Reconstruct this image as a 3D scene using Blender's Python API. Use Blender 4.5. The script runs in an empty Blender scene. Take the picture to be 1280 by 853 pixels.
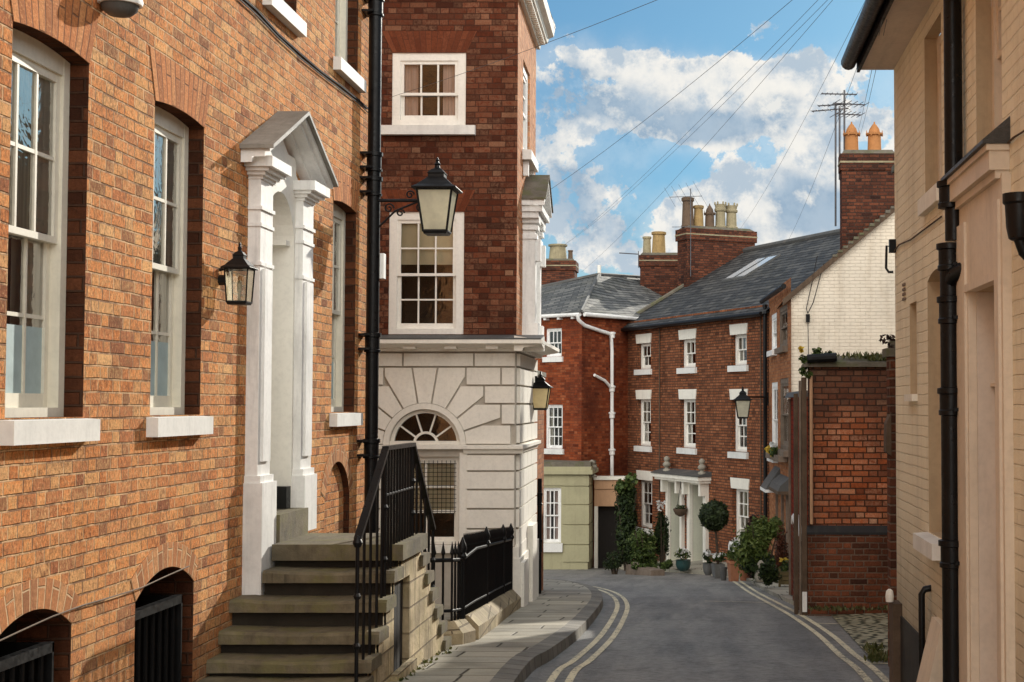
import bpy, math, random
from mathutils import Vector, Matrix
from math import sin, cos, pi, sqrt, atan2, floor
random.seed(7)
S = bpy.context.scene
COL = S.collection
# ------------------------------------------------------------------ camera
FPX = 1850.0; PXC = 875.0; PYC = 426.5; HOR = 507.0
TH = math.atan((HOR - PYC) / FPX)
cam_d = bpy.data.cameras.new('camera'); cam = bpy.data.objects.new('camera', cam_d); COL.objects.link(cam)
cam.location = (0, 0, 0); cam.rotation_euler = (pi/2 + TH, 0, 0)
cam_d.sensor_width = 36; cam_d.lens = FPX / 1280 * 36; cam_d.shift_x = (640 - PXC) / 1280.0
cam_d.clip_start = 0.05; cam_d.clip_end = 3000
S.camera = cam

def ray(px, py):
    a = (px - PXC) / FPX; b = (PYC - py) / FPX
    return Vector((a, cos(TH) - b * sin(TH), sin(TH) + b * cos(TH)))
def atY(px, py, Y):
    r = ray(px, py); return r * (Y / r.y)
def atX(px, py, X):
    r = ray(px, py); return r * (X / r.x)
GP = [(-60, -1.0), (-8, -1.45), (0, -1.62), (9.3, -1.98), (12.8, -2.20), (18.6, -2.63), (30, -3.56), (42, -4.62), (60, -6.0), (300, -12), (900, -16)]
def G(y):
    for (a, za), (b, zb) in zip(GP, GP[1:]):
        if y <= b: return za + (zb - za) * (y - a) / (b - a)
    return GP[-1][1]
def atG(px, py, up=0.0):
    r = ray(px, py); lo, hi = 1.0, 200.0
    for _ in range(50):
        m = (lo + hi) / 2
        if (r * (m / r.y)).z > G(m) + up: lo = m
        else: hi = m
    return r * (lo / r.y)

class Frame:
    """wall-local frame: u to the right seen from outside, d outward, z up"""
    def __init__(s, x, y, ux, uy):
        l = sqrt(ux*ux + uy*uy); s.o = (x, y); s.u = (ux/l, uy/l); s.n = (uy/l, -ux/l)
    def p(s, u, d, z):
        return Vector((s.o[0] + u*s.u[0] + d*s.n[0], s.o[1] + u*s.u[1] + d*s.n[1], z))
    def hit(s, px, py, d=0.0):
        r = ray(px, py); ox = s.o[0] + d*s.n[0]; oy = s.o[1] + d*s.n[1]
        t = (ox*s.n[0] + oy*s.n[1]) / (r.x*s.n[0] + r.y*s.n[1]); q = r * t
        return ((q.x - s.o[0])*s.u[0] + (q.y - s.o[1])*s.u[1], q.z)
    def hu(s, px, d=0.0): return s.hit(px, 450, d)[0]
    def hz(s, px, py, d=0.0): return s.hit(px, py, d)[1]

# ------------------------------------------------------------------ mesh builder
class MB:
    def __init__(s): s.v = []; s.f = []; s.uv = {}
    def poly(s, pts, uv=None):
        i = len(s.v); s.v += [Vector(p) for p in pts]
        if uv: s.uv[len(s.f)] = uv
        s.f.append(tuple(range(i, i + len(pts))))
        return s
    def quad(s, a, b, c, d, uv=None): return s.poly((a, b, c, d), uv)
    def hexa(s, p):   # p: 8 points, bottom ring 0-3, top ring 4-7
        for q in ((3,2,1,0), (4,5,6,7), (0,1,5,4), (1,2,6,5), (2,3,7,6), (3,0,4,7)): s.poly([p[k] for k in q])
        return s
    def box(s, F, u0, u1, d0, d1, z0, z1):
        return s.hexa([F.p(u0,d1,z0), F.p(u1,d1,z0), F.p(u1,d0,z0), F.p(u0,d0,z0), F.p(u0,d1,z1), F.p(u1,d1,z1), F.p(u1,d0,z1), F.p(u0,d0,z1)])
    def prism(s, F, prof, d0, d1):      # polygon in (u,z) between depths
        n = len(prof)
        s.poly([F.p(u, d1, z) for u, z in prof]); s.poly([F.p(u, d0, z) for u, z in reversed(prof)])
        for i in range(n):
            a = prof[i]; b = prof[(i+1) % n]
            s.quad(F.p(a[0], d0, a[1]), F.p(b[0], d0, b[1]), F.p(b[0], d1, b[1]), F.p(a[0], d1, a[1]))
        return s
    def sweep(s, F, prof, u0, u1):      # profile in (d,z) swept along u
        n = len(prof)
        s.poly([F.p(u0, d, z) for d, z in prof]); s.poly([F.p(u1, d, z) for d, z in reversed(prof)])
        for i in range(n):
            a = prof[i]; b = prof[(i+1) % n]
            s.quad(F.p(u0, *a), F.p(u0, *b), F.p(u1, *b), F.p(u1, *a))
        return s
    def tube(s, pts, r, n=8, cap=True):
        pts = [Vector(p) for p in pts]; rings = []
        rs = r if isinstance(r, (list, tuple)) else [r]*len(pts)
        up = None
        for i, p in enumerate(pts):
            t = (pts[min(i+1, len(pts)-1)] - pts[max(i-1, 0)])
            if t.length < 1e-9: t = Vector((0, 0, 1))
            t.normalize()
            if up is None:
                up = Vector((0, 0, 1)) if abs(t.z) < .9 else Vector((1, 0, 0))
            a = (up - t*up.dot(t))
            if a.length < 1e-4: a = t.orthogonal()
            a.normalize(); up = a; b = t.cross(a)
            i0 = len(s.v)
            s.v += [p + (a*cos(2*pi*k/n) + b*sin(2*pi*k/n))*rs[i] for k in range(n)]
            rings.append(i0)
        for i0, i1 in zip(rings, rings[1:]):
            for k in range(n): s.f.append((i0+k, i0+(k+1) % n, i1+(k+1) % n, i1+k))
        if cap:
            s.f.append(tuple(rings[0]+k for k in reversed(range(n)))); s.f.append(tuple(rings[-1]+k for k in range(n)))
        return s
    def lathe(s, c, prof, n=16, sq=False, rot=0.0):
        c = Vector(c); rings = []
        for r, z in prof:
            i0 = len(s.v); rings.append(i0)
            for k in range(n):
                t = rot + 2*pi*k/n
                s.v.append(c + Vector((r*cos(t), r*sin(t), z)))
        for i0, i1 in zip(rings, rings[1:]):
            for k in range(n): s.f.append((i0+k, i0+(k+1) % n, i1+(k+1) % n, i1+k))
        s.f.append(tuple(rings[0]+k for k in reversed(range(n)))); s.f.append(tuple(rings[-1]+k for k in range(n)))
        return s
    def build(s, name, mat, parent=None, bevel=0.0, smooth=None, label=None, kind=None, seg=1):
        me = bpy.data.meshes.new(name)
        off = Vector(parent_world(parent)) if parent else Vector((0, 0, 0))
        me.from_pydata([tuple(v - off) for v in s.v], [], s.f)
        ul = me.uv_layers.new(name='UVMap')
        for p in me.polygons:
            cu = s.uv.get(p.index)
            n = p.normal
            if cu is None:
                if abs(n.z) > .92: tx, ty = Vector((1, 0, 0)), Vector((0, 1, 0))
                else:
                    tx = Vector((-n.y, n.x, 0)).normalized(); ty = n.cross(tx)
            for k, li in enumerate(p.loop_indices):
                if cu is not None: ul.data[li].uv = cu[k]
                else:
                    q = s.v[me.loops[li].vertex_index]
                    ul.data[li].uv = (q.dot(tx), q.dot(ty))
        me.materials.append(mat)
        o = bpy.data.objects.new(name, me); COL.objects.link(o)
        if smooth is not None:
            for p in me.polygons: p.use_smooth = True
            me.set_sharp_from_angle(angle=math.radians(smooth))
        if bevel:
            b = o.modifiers.new('bevel', 'BEVEL'); b.width = bevel; b.segments = seg; b.limit_method = 'ANGLE'; b.angle_limit = math.radians(40)
            b.harden_normals = False
        if parent: o.parent = parent
        if label: o['label'] = label
        if kind: o['kind'] = kind
        return o
def parent_world(p):
    v = Vector(p.location)
    while p.parent: p = p.parent; v += Vector(p.location)
    return v
def thing(name, loc, label, cat, group=None):
    o = bpy.data.objects.new(name, None); COL.objects.link(o); o.location = loc; o.empty_display_size = .2
    o['label'] = label; o['category'] = cat
    if group: o['group'] = group
    return o
def tag(o, label, cat, group=None):
    o['label'] = label; o['category'] = cat
    if group: o['group'] = group
    return o
def copy_tree(o, loc=None, parent=None):
    c = o.copy(); COL.objects.link(c)
    if parent: c.parent = parent
    if loc is not None: c.location = loc
    for ch in list(o.children): copy_tree(ch, None, c)
    return c

# ------------------------------------------------------------------ walls with openings
def op(u0, u1, z0, z1, rise=0.0): return dict(u0=u0, u1=u1, z0=z0, z1=z1, rise=rise)
def op_top(o, u):
    r = o['rise']
    if r <= 1e-6: return o['z1']
    w = o['u1'] - o['u0']; R = (w*w/4 + r*r) / (2*r); c = (o['u0'] + o['u1']) / 2
    return o['z1'] + sqrt(max(R*R - (u - c)**2, 0)) - (R - r)
def op_us(o, n=14):
    if o['rise'] <= 1e-6: return [o['u0'], o['u1']]
    w = o['u1'] - o['u0']; c = (o['u0'] + o['u1']) / 2
    if o['rise'] > .45*w: return [c - w/2*cos(pi*k/n) for k in range(n+1)]
    return [o['u0'] + w*k/n for k in range(n+1)]
def wall(mb, F, u0, u1, zb, zt, ops, reveal=.1, d=0.0, rmb=None):
    zbf = zb if callable(zb) else (lambda u: zb); ztf = zt if callable(zt) else (lambda u: zt)
    br = {u0, u1}
    for o in ops: br |= set(op_us(o))
    br = sorted(x for x in br if u0 - 1e-6 <= x <= u1 + 1e-6)
    br = [x for i, x in enumerate(br) if i == 0 or x - br[i-1] > 1e-5]
    for a, b in zip(br, br[1:]):
        m = (a + b) / 2
        act = sorted([o for o in ops if o['u0'] < m < o['u1']], key=lambda o: o['z0'])
        la, lb = zbf(a), zbf(b)
        for o in act:
            if o['z0'] > max(la, lb) + 1e-5: mb.quad(F.p(a, d, la), F.p(b, d, lb), F.p(b, d, o['z0']), F.p(a, d, o['z0']))
            la, lb = op_top(o, a), op_top(o, b)
        mb.quad(F.p(a, d, la), F.p(b, d, lb), F.p(b, d, ztf(b)), F.p(a, d, ztf(a)))
    mb0 = mb
    for o in ops:
        mb = rmb(o) if rmb else mb0
        e = -(o.get('reveal') or reveal) + d
        ta, tb = op_top(o, o['u0']), op_top(o, o['u1'])
        mb.quad(F.p(o['u0'], d, o['z0']), F.p(o['u0'], d, ta), F.p(o['u0'], e, ta), F.p(o['u0'], e, o['z0']))
        mb.quad(F.p(o['u1'], e, o['z0']), F.p(o['u1'], e, tb), F.p(o['u1'], d, tb), F.p(o['u1'], d, o['z0']))
        us = op_us(o)
        for a, b in zip(us, us[1:]):
            mb.quad(F.p(a, d, op_top(o, a)), F.p(b, d, op_top(o, b)), F.p(b, e, op_top(o, b)), F.p(a, e, op_top(o, a)))
        mb.quad(F.p(o['u0'], d, o['z0']), F.p(o['u0'], e, o['z0']), F.p(o['u1'], e, o['z0']), F.p(o['u1'], d, o['z0']))
    return mb0
def arch_ring(mb, F, o, h, d, flare=0.0, straight=False, n=16, bw=.07):
    w = o['u1'] - o['u0']; c = (o['u0'] + o['u1']) / 2
    us = [o['u0'] + w*k/n for k in range(n+1)]; al = 0.0
    pts = []
    zt = o['z1'] + o['rise'] + h
    for u in us:
        f = (u - c) / (w/2); lo = (u, op_top(o, u))
        if straight: hi = (u + f*flare, zt)
        else:
            r = o['rise']
            if r > 1e-6:
                R = (w*w/4 + r*r) / (2*r); cz = o['z1'] + r - R; dx, dz = u - c, lo[1] - cz; l = sqrt(dx*dx + dz*dz)
                hi = (u + dx/l*h, lo[1] + dz/l*h)
            else: hi = (u + f*flare, lo[1] + h)
        pts.append((lo, hi))
    for (l0, h0), (l1, h1) in zip(pts, pts[1:]):
        s = sqrt((l1[0]-l0[0])**2 + (l1[1]-l0[1])**2)
        mb.quad(F.p(l0[0], d, l0[1]), F.p(l1[0], d, l1[1]), F.p(h1[0], d, h1[1]), F.p(h0[0], d, h0[1]),
                uv=[(0, al), (0, al+s), (h, al+s), (h, al)])
        # soffit and top returns
        mb.quad(F.p(l0[0], 0, l0[1]), F.p(l1[0], 0, l1[1]), F.p(l1[0], d, l1[1]), F.p(l0[0], d, l0[1]))
        mb.quad(F.p(h0[0], d, h0[1]), F.p(h1[0], d, h1[1]), F.p(h1[0], 0, h1[1]), F.p(h0[0], 0, h0[1]))
        al += s
    return mb
# ------------------------------------------------------------------ materials
class NT:
    def __init__(s, name):
        s.m = bpy.data.materials.new(name); s.m.use_nodes = True; s.t = s.m.node_tree; s.t.nodes.clear()
        s.out = s.t.nodes.new('ShaderNodeOutputMaterial')
    def n(s, typ, **kw):
        x = s.t.nodes.new(typ)
        for k, v in kw.items(): setattr(x, k, v)
        return x
    def put(s, sock, v):
        if v is None: return
        if isinstance(v, bpy.types.NodeSocket): s.t.links.new(v, sock)
        else: sock.default_value = v
    def math(s, o, a, b=None, c=None, clamp=False):
        x = s.n('ShaderNodeMath', operation=o, use_clamp=clamp)
        for i, v in enumerate((a, b, c)):
            if v is not None: s.put(x.inputs[i], v)
        return x.outputs[0]
    def sstep(s, v, a, b, lo=0.0, hi=1.0):
        x = s.n('ShaderNodeMapRange', interpolation_type='SMOOTHSTEP')
        for i, q in enumerate((v, a, b, lo, hi)): s.put(x.inputs[i], q)
        return x.outputs[0]
    def lin(s, v, a, b, lo=0.0, hi=1.0):
        x = s.n('ShaderNodeMapRange')
        for i, q in enumerate((v, a, b, lo, hi)): s.put(x.inputs[i], q)
        return x.outputs[0]
    def mix(s, f, a, b, mode='MIX'):
        x = s.n('ShaderNodeMix', data_type='RGBA', blend_type=mode); x.clamp_factor = True
        s.put(x.inputs[0], f); s.put(x.inputs[6], a); s.put(x.inputs[7], b); return x.outputs[2]
    def noise(s, vec, scale, detail=4, rough=.55, dist=0.0, dim='3D'):
        x = s.n('ShaderNodeTexNoise', noise_dimensions=dim)
        s.put(x.inputs['Vector'], vec); x.inputs['Scale'].default_value = scale; x.inputs['Detail'].default_value = detail
        x.inputs['Roughness'].default_value = rough; x.inputs['Distortion'].default_value = dist
        return x
    def ramp(s, v, stops, interp='LINEAR'):
        x = s.n('ShaderNodeValToRGB'); r = x.color_ramp; r.interpolation = interp
        while len(r.elements) > 1: r.elements.remove(r.elements[-1])
        r.elements[0].position = stops[0][0]; r.elements[0].color = c4(stops[0][1])
        for p, c in stops[1:]:
            e = r.elements.new(p); e.color = c4(c)
        s.put(x.inputs[0], v); return x.outputs[0]
    def xyz(s, v):
        x = s.n('ShaderNodeSeparateXYZ'); s.put(x.inputs[0], v); return x.outputs
    def comb(s, a, b, c=0.0):
        x = s.n('ShaderNodeCombineXYZ')
        for i, v in enumerate((a, b, c)): s.put(x.inputs[i], v)
        return x.outputs[0]
    def uv(s): return s.n('ShaderNodeUVMap', uv_map='UVMap').outputs[0]
    def pos(s): return s.n('ShaderNodeNewGeometry').outputs['Position']
    def bump(s, h, dist, strength=1.0):
        x = s.n('ShaderNodeBump'); s.put(x.inputs['Height'], h); x.inputs['Distance'].default_value = dist
        x.inputs['Strength'].default_value = strength; return x.outputs[0]
    def bsdf(s, col, rough=.7, normal=None, metal=0.0, spec=None, **kw):
        x = s.n('ShaderNodeBsdfPrincipled')
        s.put(x.inputs['Base Color'], c4(col) if isinstance(col, tuple) else col); s.put(x.inputs['Roughness'], rough)
        if normal is not None: s.put(x.inputs['Normal'], normal)
        x.inputs['Metallic'].default_value = metal
        if spec is not None: s.put(x.inputs['Specular IOR Level'], spec)
        for k, v in kw.items(): s.put(x.inputs[k.replace('_', ' ')], v)
        s.t.links.new(x.outputs[0], s.out.inputs[0]); return x
def c4(c): return (c[0], c[1], c[2], 1.0)

def brick_mat(name, pal, mortar, ch=.075, bl=.225, header=True, mj=.0045, bump=.010, dirt=.35, dirtcol=(.05, .04, .035), rough=.85,
              tone=None, wob=.005, mortar_mix=1.0, streak=.45, tilt=0.35, painted=None, moff=0.0, grime=None, foot=None, coarse=0.0):
    """pal: colour-ramp stops over a random number per brick; header=True lays Flemish bond"""
    N = NT(name); uv = N.uv(); P = N.pos()
    wn = N.noise(P, 5.0, 2, .5).outputs['Color']; w = N.xyz(wn)
    q = N.xyz(uv)
    u = N.math('ADD', q[0], N.math('MULTIPLY', N.math('SUBTRACT', w[0], .5), wob*2))
    v = N.math('ADD', q[1], N.math('MULTIPLY', N.math('SUBTRACT', w[1], .5), wob*2))
    unit = bl*1.5 if header else bl
    vr = N.math('DIVIDE', v, ch); row = N.math('FLOOR', vr); fv = N.math('SUBTRACT', vr, row)
    par = N.math('MULTIPLY', N.math('FLOORED_MODULO', row, 2.0), .5)
    rnd_row = N.n('ShaderNodeTexWhiteNoise', noise_dimensions='1D'); N.put(rnd_row.inputs['W'], row)
    s = N.math('ADD', N.math('ADD', N.math('DIVIDE', u, unit), par), N.math('MULTIPLY', rnd_row.outputs[0], .10))
    cell = N.math('FLOOR', s); f = N.math('SUBTRACT', s, cell)
    if header:
        isH = N.math('GREATER_THAN', f, 2/3.)
        lx = N.math('MULTIPLY', N.math('SUBTRACT', f, N.math('MULTIPLY', isH, 2/3.)), unit)
        ln = N.math('SUBTRACT', bl, N.math('MULTIPLY', isH, bl/2))
    else:
        isH = 0.0; lx = N.math('MULTIPLY', f, unit); ln = bl
    dx = N.math('MINIMUM', lx, N.math('SUBTRACT', ln, lx))
    dy = N.math('MULTIPLY', N.math('MINIMUM', fv, N.math('SUBTRACT', 1.0, fv)), ch)
    d = N.math('MINIMUM', dx, dy)
    fine = N.noise(P, 60.0, 4, .65).outputs[0]
    d = N.math('ADD', d, N.math('MULTIPLY', N.math('SUBTRACT', fine, .5), mj*1.3))
    face = N.sstep(d, mj*.7, mj*1.9)
    wn2 = N.n('ShaderNodeTexWhiteNoise', noise_dimensions='2D')
    N.put(wn2.inputs['Vector'], N.comb(N.math('ADD', N.math('MULTIPLY', cell, 2.0), isH), row))
    rc = N.xyz(wn2.outputs['Color'])
    pal_c = N.ramp(rc[0], pal)
    mott = N.noise(P, 26.0, 6, .78, .4).outputs[0]
    st_ = N.noise(N.comb(N.math('MULTIPLY', q[0], 5.0), q[1]), 14.0, 3, .6).outputs[0]
    big = N.noise(P, .7, 5, .6).outputs[0]
    c = N.mix(N.lin(mott, .38, .66, 0, .7), pal_c, N.ramp(rc[1], [(0, tuple(x*.55 for x in pal[0][1])), (1, tuple(min(1, x*1.25) for x in pal[-1][1]))]))
    c = N.mix(N.lin(fine, .35, .7, .0, .35), c, (pal[0][1][0]*.45, pal[0][1][1]*.4, pal[0][1][2]*.4, 1))
    c = N.mix(N.sstep(N.math('ADD', N.math('MULTIPLY', st_, .6), N.math('MULTIPLY', mott, .4)), .53, .66, .0, streak), c, (pal[0][1][0]*.6, pal[0][1][1]*.55, pal[0][1][2]*.55, 1))
    if coarse:      # burnt blotches a few centimetres across and joint shadow painted as dark mortar
        bl1 = N.noise(N.comb(N.math('MULTIPLY', q[0], 1.9), q[1]), 38.0, 3, .7, .6).outputs[0]; bl2 = N.noise(P, 3.2, 5, .65).outputs[0]
        c = N.mix(N.sstep(N.math('ADD', bl1, N.math('MULTIPLY', N.math('SUBTRACT', bl2, .5), .35)), .53, .64, 0, coarse), c, (.20, .085, .05, 1))
        c = N.mix(N.sstep(bl1, .46, .36, 0, coarse*.7), c, (.95, .58, .28, 1))
    dk = N.math('MULTIPLY', N.sstep(N.math('ADD', N.math('MULTIPLY', big, .7), N.math('MULTIPLY', mott, .3)), .47, .68), dirt)
    c = N.mix(dk, c, c4(dirtcol))
    mc = N.mix(N.lin(mott, .3, .7, 0, .6), c4(mortar), c4(tuple(x*.55 for x in mortar)))
    if coarse: mc = N.mix(N.sstep(N.noise(P, 7.0, 5, .7).outputs[0], .42, .58, 0, .8), mc, (.20, .10, .06, 1))
    mc = N.mix(dk, mc, c4(dirtcol))
    col = N.mix(N.math('SUBTRACT', 1.0, N.math('MULTIPLY', N.math('SUBTRACT', 1.0, face), mortar_mix)), mc, c)
    if painted is not None:
        stain = N.noise(N.comb(N.math('MULTIPLY', q[0], 3.0), N.math('MULTIPLY', q[1], .6)), 1.6, 5, .6).outputs[0]
        pc = N.mix(N.lin(big, .35, .65), c4(painted), c4(tuple(x*.84 for x in painted)))
        pc = N.mix(N.lin(stain, .5, .75, 0, .45), pc, c4((painted[0]*.62, painted[1]*.56, painted[2]*.48)))
        pc = N.mix(N.math('MULTIPLY', N.math('SUBTRACT', 1.0, face), .10), pc, c4((painted[0]*.5, painted[1]*.42, painted[2]*.34)))
        col = N.mix(N.lin(rc[0], 0, 1, 0, .10), pc, c4(tuple(x*.8 for x in painted)))
    if tone: col = N.mix(1.0, col, c4(tone), 'MULTIPLY')
    if foot:
        gz = N.math('ADD', N.xyz(P)[2], N.math('ADD', N.math('MULTIPLY', N.math('SUBTRACT', big, .5), 1.4), N.math('MULTIPLY', N.math('SUBTRACT', mott, .5), .3)))
        col = N.mix(N.sstep(gz, foot[0], foot[1], foot[2], 0.0), col, c4(dirtcol))
    if grime:   # darker towards a height: (z0, z1, colour, amount)
        gz = N.math('ADD', N.xyz(P)[2], N.math('MULTIPLY', N.math('SUBTRACT', big, .5), 1.2))
        col = N.mix(N.sstep(gz, grime[0], grime[1], 0.0, grime[3]), col, c4(grime[2]))
    tl = N.math('ADD', N.math('MULTIPLY', N.math('SUBTRACT', rc[1], .5), tilt), N.math('MULTIPLY', N.math('MULTIPLY', N.math('SUBTRACT', rc[2], .5), tilt*8), lx))
    h = N.math('MULTIPLY', face, N.math('ADD', 1.0, N.math('ADD', tl, N.math('MULTIPLY', N.math('SUBTRACT', mott, .5), .75))))
    h = N.math('ADD', h, N.math('MULTIPLY', fine, .14))
    run = N.noise(N.comb(N.math('MULTIPLY', q[0], 1.7), N.math('MULTIPLY', q[1], .22)), 1.0, 5, .65).outputs[0]; patch = N.noise(P, .5, 3, .5).outputs[0]
    col = N.mix(N.sstep(run, .50, .72, 0, .42 if painted is None else .22), col, N.mix(1.0, col, (.42, .38, .36, 1), 'MULTIPLY'))
    col = N.mix(N.sstep(patch, .56, .42, 0, .30), col, N.mix(1.0, col, (1.14, 1.12, 1.08, 1), 'MULTIPLY'))
    N.bsdf(col, rough, N.bump(h, bump), spec=.06)
    return N.m

def stone_mat(name, col, rough=.8, var=.18, scale=6.0, bump=.003, dirt=.3, dirtcol=(.10, .09, .06), streak=True, moss=None, blocks=None, spec=.3):
    N = NT(name); P = N.pos(); uv = N.uv(); q = N.xyz(uv)
    a = N.noise(P, scale, 6, .65).outputs[0]; f = N.noise(P, scale*9, 4, .6).outputs[0]; b = N.noise(P, 1.1, 4, .6).outputs[0]
    c = N.mix(N.lin(a, .3, .7), c4(tuple(x*(1-var) for x in col)), c4(tuple(min(.95, x*(1+var*.6)) for x in col)))
    c = N.mix(N.lin(f, .45, .75, 0, .25), c, c4(tuple(x*.6 for x in col)))
    if streak:
        st = N.noise(N.comb(N.math('MULTIPLY', q[0], 7.0), N.math('MULTIPLY', q[1], .8)), 1.5, 5, .65).outputs[0]
        c = N.mix(N.math('MULTIPLY', N.sstep(st, .48, .75), dirt), c, c4(dirtcol))
    c = N.mix(N.math('MULTIPLY', N.sstep(b, .5, .7), dirt*.8), c, c4(dirtcol))
    h = N.math('ADD', a, N.math('MULTIPLY', f, .4))
    if moss:
        g = N.noise(P, 3.5, 6, .7).outputs[0]; c = N.mix(N.sstep(g, .46, .62, 0, moss[1]), c, c4(moss[0]))
    if blocks:   # coursed masonry: (height, length)
        bt = N.n('ShaderNodeTexBrick'); N.put(bt.inputs['Vector'], uv)
        bt.inputs['Scale'].default_value = 1.0; bt.inputs['Brick Width'].default_value = blocks[1]; bt.inputs['Row Height'].default_value = blocks[0]
        bt.inputs['Mortar Size'].default_value = .008; bt.inputs['Mortar Smooth'].default_value = .4; bt.inputs['Bias'].default_value = 0.0
        bt.inputs['Color1'].default_value = (.55, .5, .45, 1); bt.inputs['Color2'].default_value = (1.1, 1.05, .95, 1); bt.inputs['Mortar'].default_value = (.35, .3, .25, 1)
        c = N.mix(.85, c, bt.outputs['Color'], 'MULTIPLY'); h = N.math('SUBTRACT', h, N.math('MULTIPLY', bt.outputs['Fac'], 4.0))
    N.bsdf(c, rough, N.bump(h, bump), spec=spec); return N.m

def paint_mat(name, col, rough=.55, dirt=.18, bump=.0015, var=.06):
    return stone_mat(name, col, rough, var, 3.0, bump, dirt, tuple(x*.45 for x in col), True, spec=.35)

def metal_mat(name, col=(.006, .006, .0065), rough=.42, bump=.001, spec=.22):
    N = NT(name); P = N.pos(); a = N.noise(P, 30, 5, .6).outputs[0]; b = N.noise(P, 3, 4, .6).outputs[0]
    c = N.mix(N.sstep(b, .5, .75, 0, .5), c4(col), c4((col[0]*2.2+.004, col[1]*1.9+.003, col[2]*1.7+.002)))
    N.bsdf(c, N.lin(a, .3, .7, rough-.1, rough+.15), N.bump(a, bump), spec=spec); return N.m

def glass_mat(name, tint=(.88, .90, .88), refl=.06, wave=.004, rough=.02):
    N = NT(name); P = N.pos(); a = N.noise(P, 5.0, 3, .6, .6).outputs[0]
    nb = N.bump(a, wave)
    fr = N.n('ShaderNodeFresnel'); fr.inputs[0].default_value = 1.52; N.put(fr.inputs['Normal'], nb)
    gl = N.n('ShaderNodeBsdfGlossy'); gl.inputs['Color'].default_value = (1, 1, 1, 1); gl.inputs['Roughness'].default_value = rough; N.put(gl.inputs['Normal'], nb)
    tr = N.n('ShaderNodeBsdfTransparent'); tr.inputs['Color'].default_value = c4(tint)
    mx = N.n('ShaderNodeMixShader'); N.put(mx.inputs[0], N.math('ADD', fr.outputs[0], refl, clamp=True))
    N.t.links.new(tr.outputs[0], mx.inputs[1]); N.t.links.new(gl.outputs[0], mx.inputs[2]); N.t.links.new(mx.outputs[0], N.out.inputs[0])
    return N.m

def curtain_mat(name, col, folds=30.0):
    N = NT(name); uv = N.xyz(N.uv())
    wv = N.noise(N.comb(N.math('MULTIPLY', uv[0], folds), N.math('MULTIPLY', uv[1], .7)), 1.0, 3, .5).outputs[0]
    c = N.mix(N.lin(wv, .35, .65), c4(tuple(x*.68 for x in col)), c4(col))
    N.bsdf(c, .9, N.bump(wv, .02)); return N.m

def flat_mat(name, col, rough=.8, spec=.3):
    N = NT(name); a = N.noise(N.pos(), 8, 4, .6).outputs[0]
    N.bsdf(N.mix(N.lin(a, .3, .7), c4(tuple(x*.8 for x in col)), c4(col)), rough, spec=spec); return N.m

def leaf_mat(name, cols, rough=.55, trans=.25):
    N = NT(name); g = N.n('ShaderNodeNewGeometry')
    c = N.ramp(g.outputs['Random Per Island'], [(i/(len(cols)-1.0), k) for i, k in enumerate(cols)])
    x = N.n('ShaderNodeBsdfPrincipled'); N.put(x.inputs['Base Color'], c); x.inputs['Roughness'].default_value = rough; x.inputs['Specular IOR Level'].default_value = .3
    t = N.n('ShaderNodeBsdfTranslucent'); N.put(t.inputs[0], c)
    mx = N.n('ShaderNodeMixShader'); mx.inputs[0].default_value = trans
    N.t.links.new(x.outputs[0], mx.inputs[1]); N.t.links.new(t.outputs[0], mx.inputs[2]); N.t.links.new(mx.outputs[0], N.out.inputs[0])
    return N.m

def slate_mat(name, ch=.2, w=.3, cols=((.035, .036, .037), (.062, .062, .061), (.105, .102, .096)), moss=.12):
    N = NT(name); uv = N.uv(); P = N.pos(); q = N.xyz(uv)
    wn = N.xyz(N.noise(P, 2.5, 3, .6).outputs['Color'])
    v = N.math('DIVIDE', N.math('ADD', q[1], N.math('MULTIPLY', wn[0], .05)), ch); row = N.math('FLOOR', v); fv = N.math('SUBTRACT', v, row)
    s = N.math('ADD', N.math('DIVIDE', N.math('ADD', q[0], N.math('MULTIPLY', wn[1], .03)), w), N.math('MULTIPLY', N.math('FLOORED_MODULO', row, 2.0), .5))
    cell = N.math('FLOOR', s); f = N.math('SUBTRACT', s, cell)
    r2 = N.n('ShaderNodeTexWhiteNoise', noise_dimensions='2D'); N.put(r2.inputs['Vector'], N.comb(cell, row)); rc = N.xyz(r2.outputs['Color'])
    n = N.noise(P, 9, 5, .65).outputs[0]; b = N.noise(P, .8, 4, .6).outputs[0]
    c = N.ramp(N.math('ADD', N.math('MULTIPLY', rc[0], .7), N.math('MULTIPLY', n, .3)), [(.1, cols[0]), (.5, cols[1]), (.9, cols[2])])
    c = N.mix(N.sstep(b, .48, .7, 0, moss), c, c4((.13, .115, .06)))
    dx = N.math('MULTIPLY', N.math('MINIMUM', f, N.math('SUBTRACT', 1.0, f)), w)
    gap = N.math('MULTIPLY', N.sstep(dx, .002, .010), N.sstep(N.math('ADD', fv, N.math('MULTIPLY', N.math('SUBTRACT', rc[1], .5), .14)), .06, .30))
    c = N.mix(gap, c4((.012, .012, .014)), c)
    h = N.math('ADD', N.math('MULTIPLY', N.math('SUBTRACT', 1.0, fv), 1.0), N.math('ADD', N.math('MULTIPLY', gap, 1.2), N.math('ADD', N.math('MULTIPLY', rc[2], .7), N.math('MULTIPLY', n, .35))))
    N.bsdf(c, N.lin(n, .3, .7, .55, .8), N.bump(h, .016), spec=.18); return N.m

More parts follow.
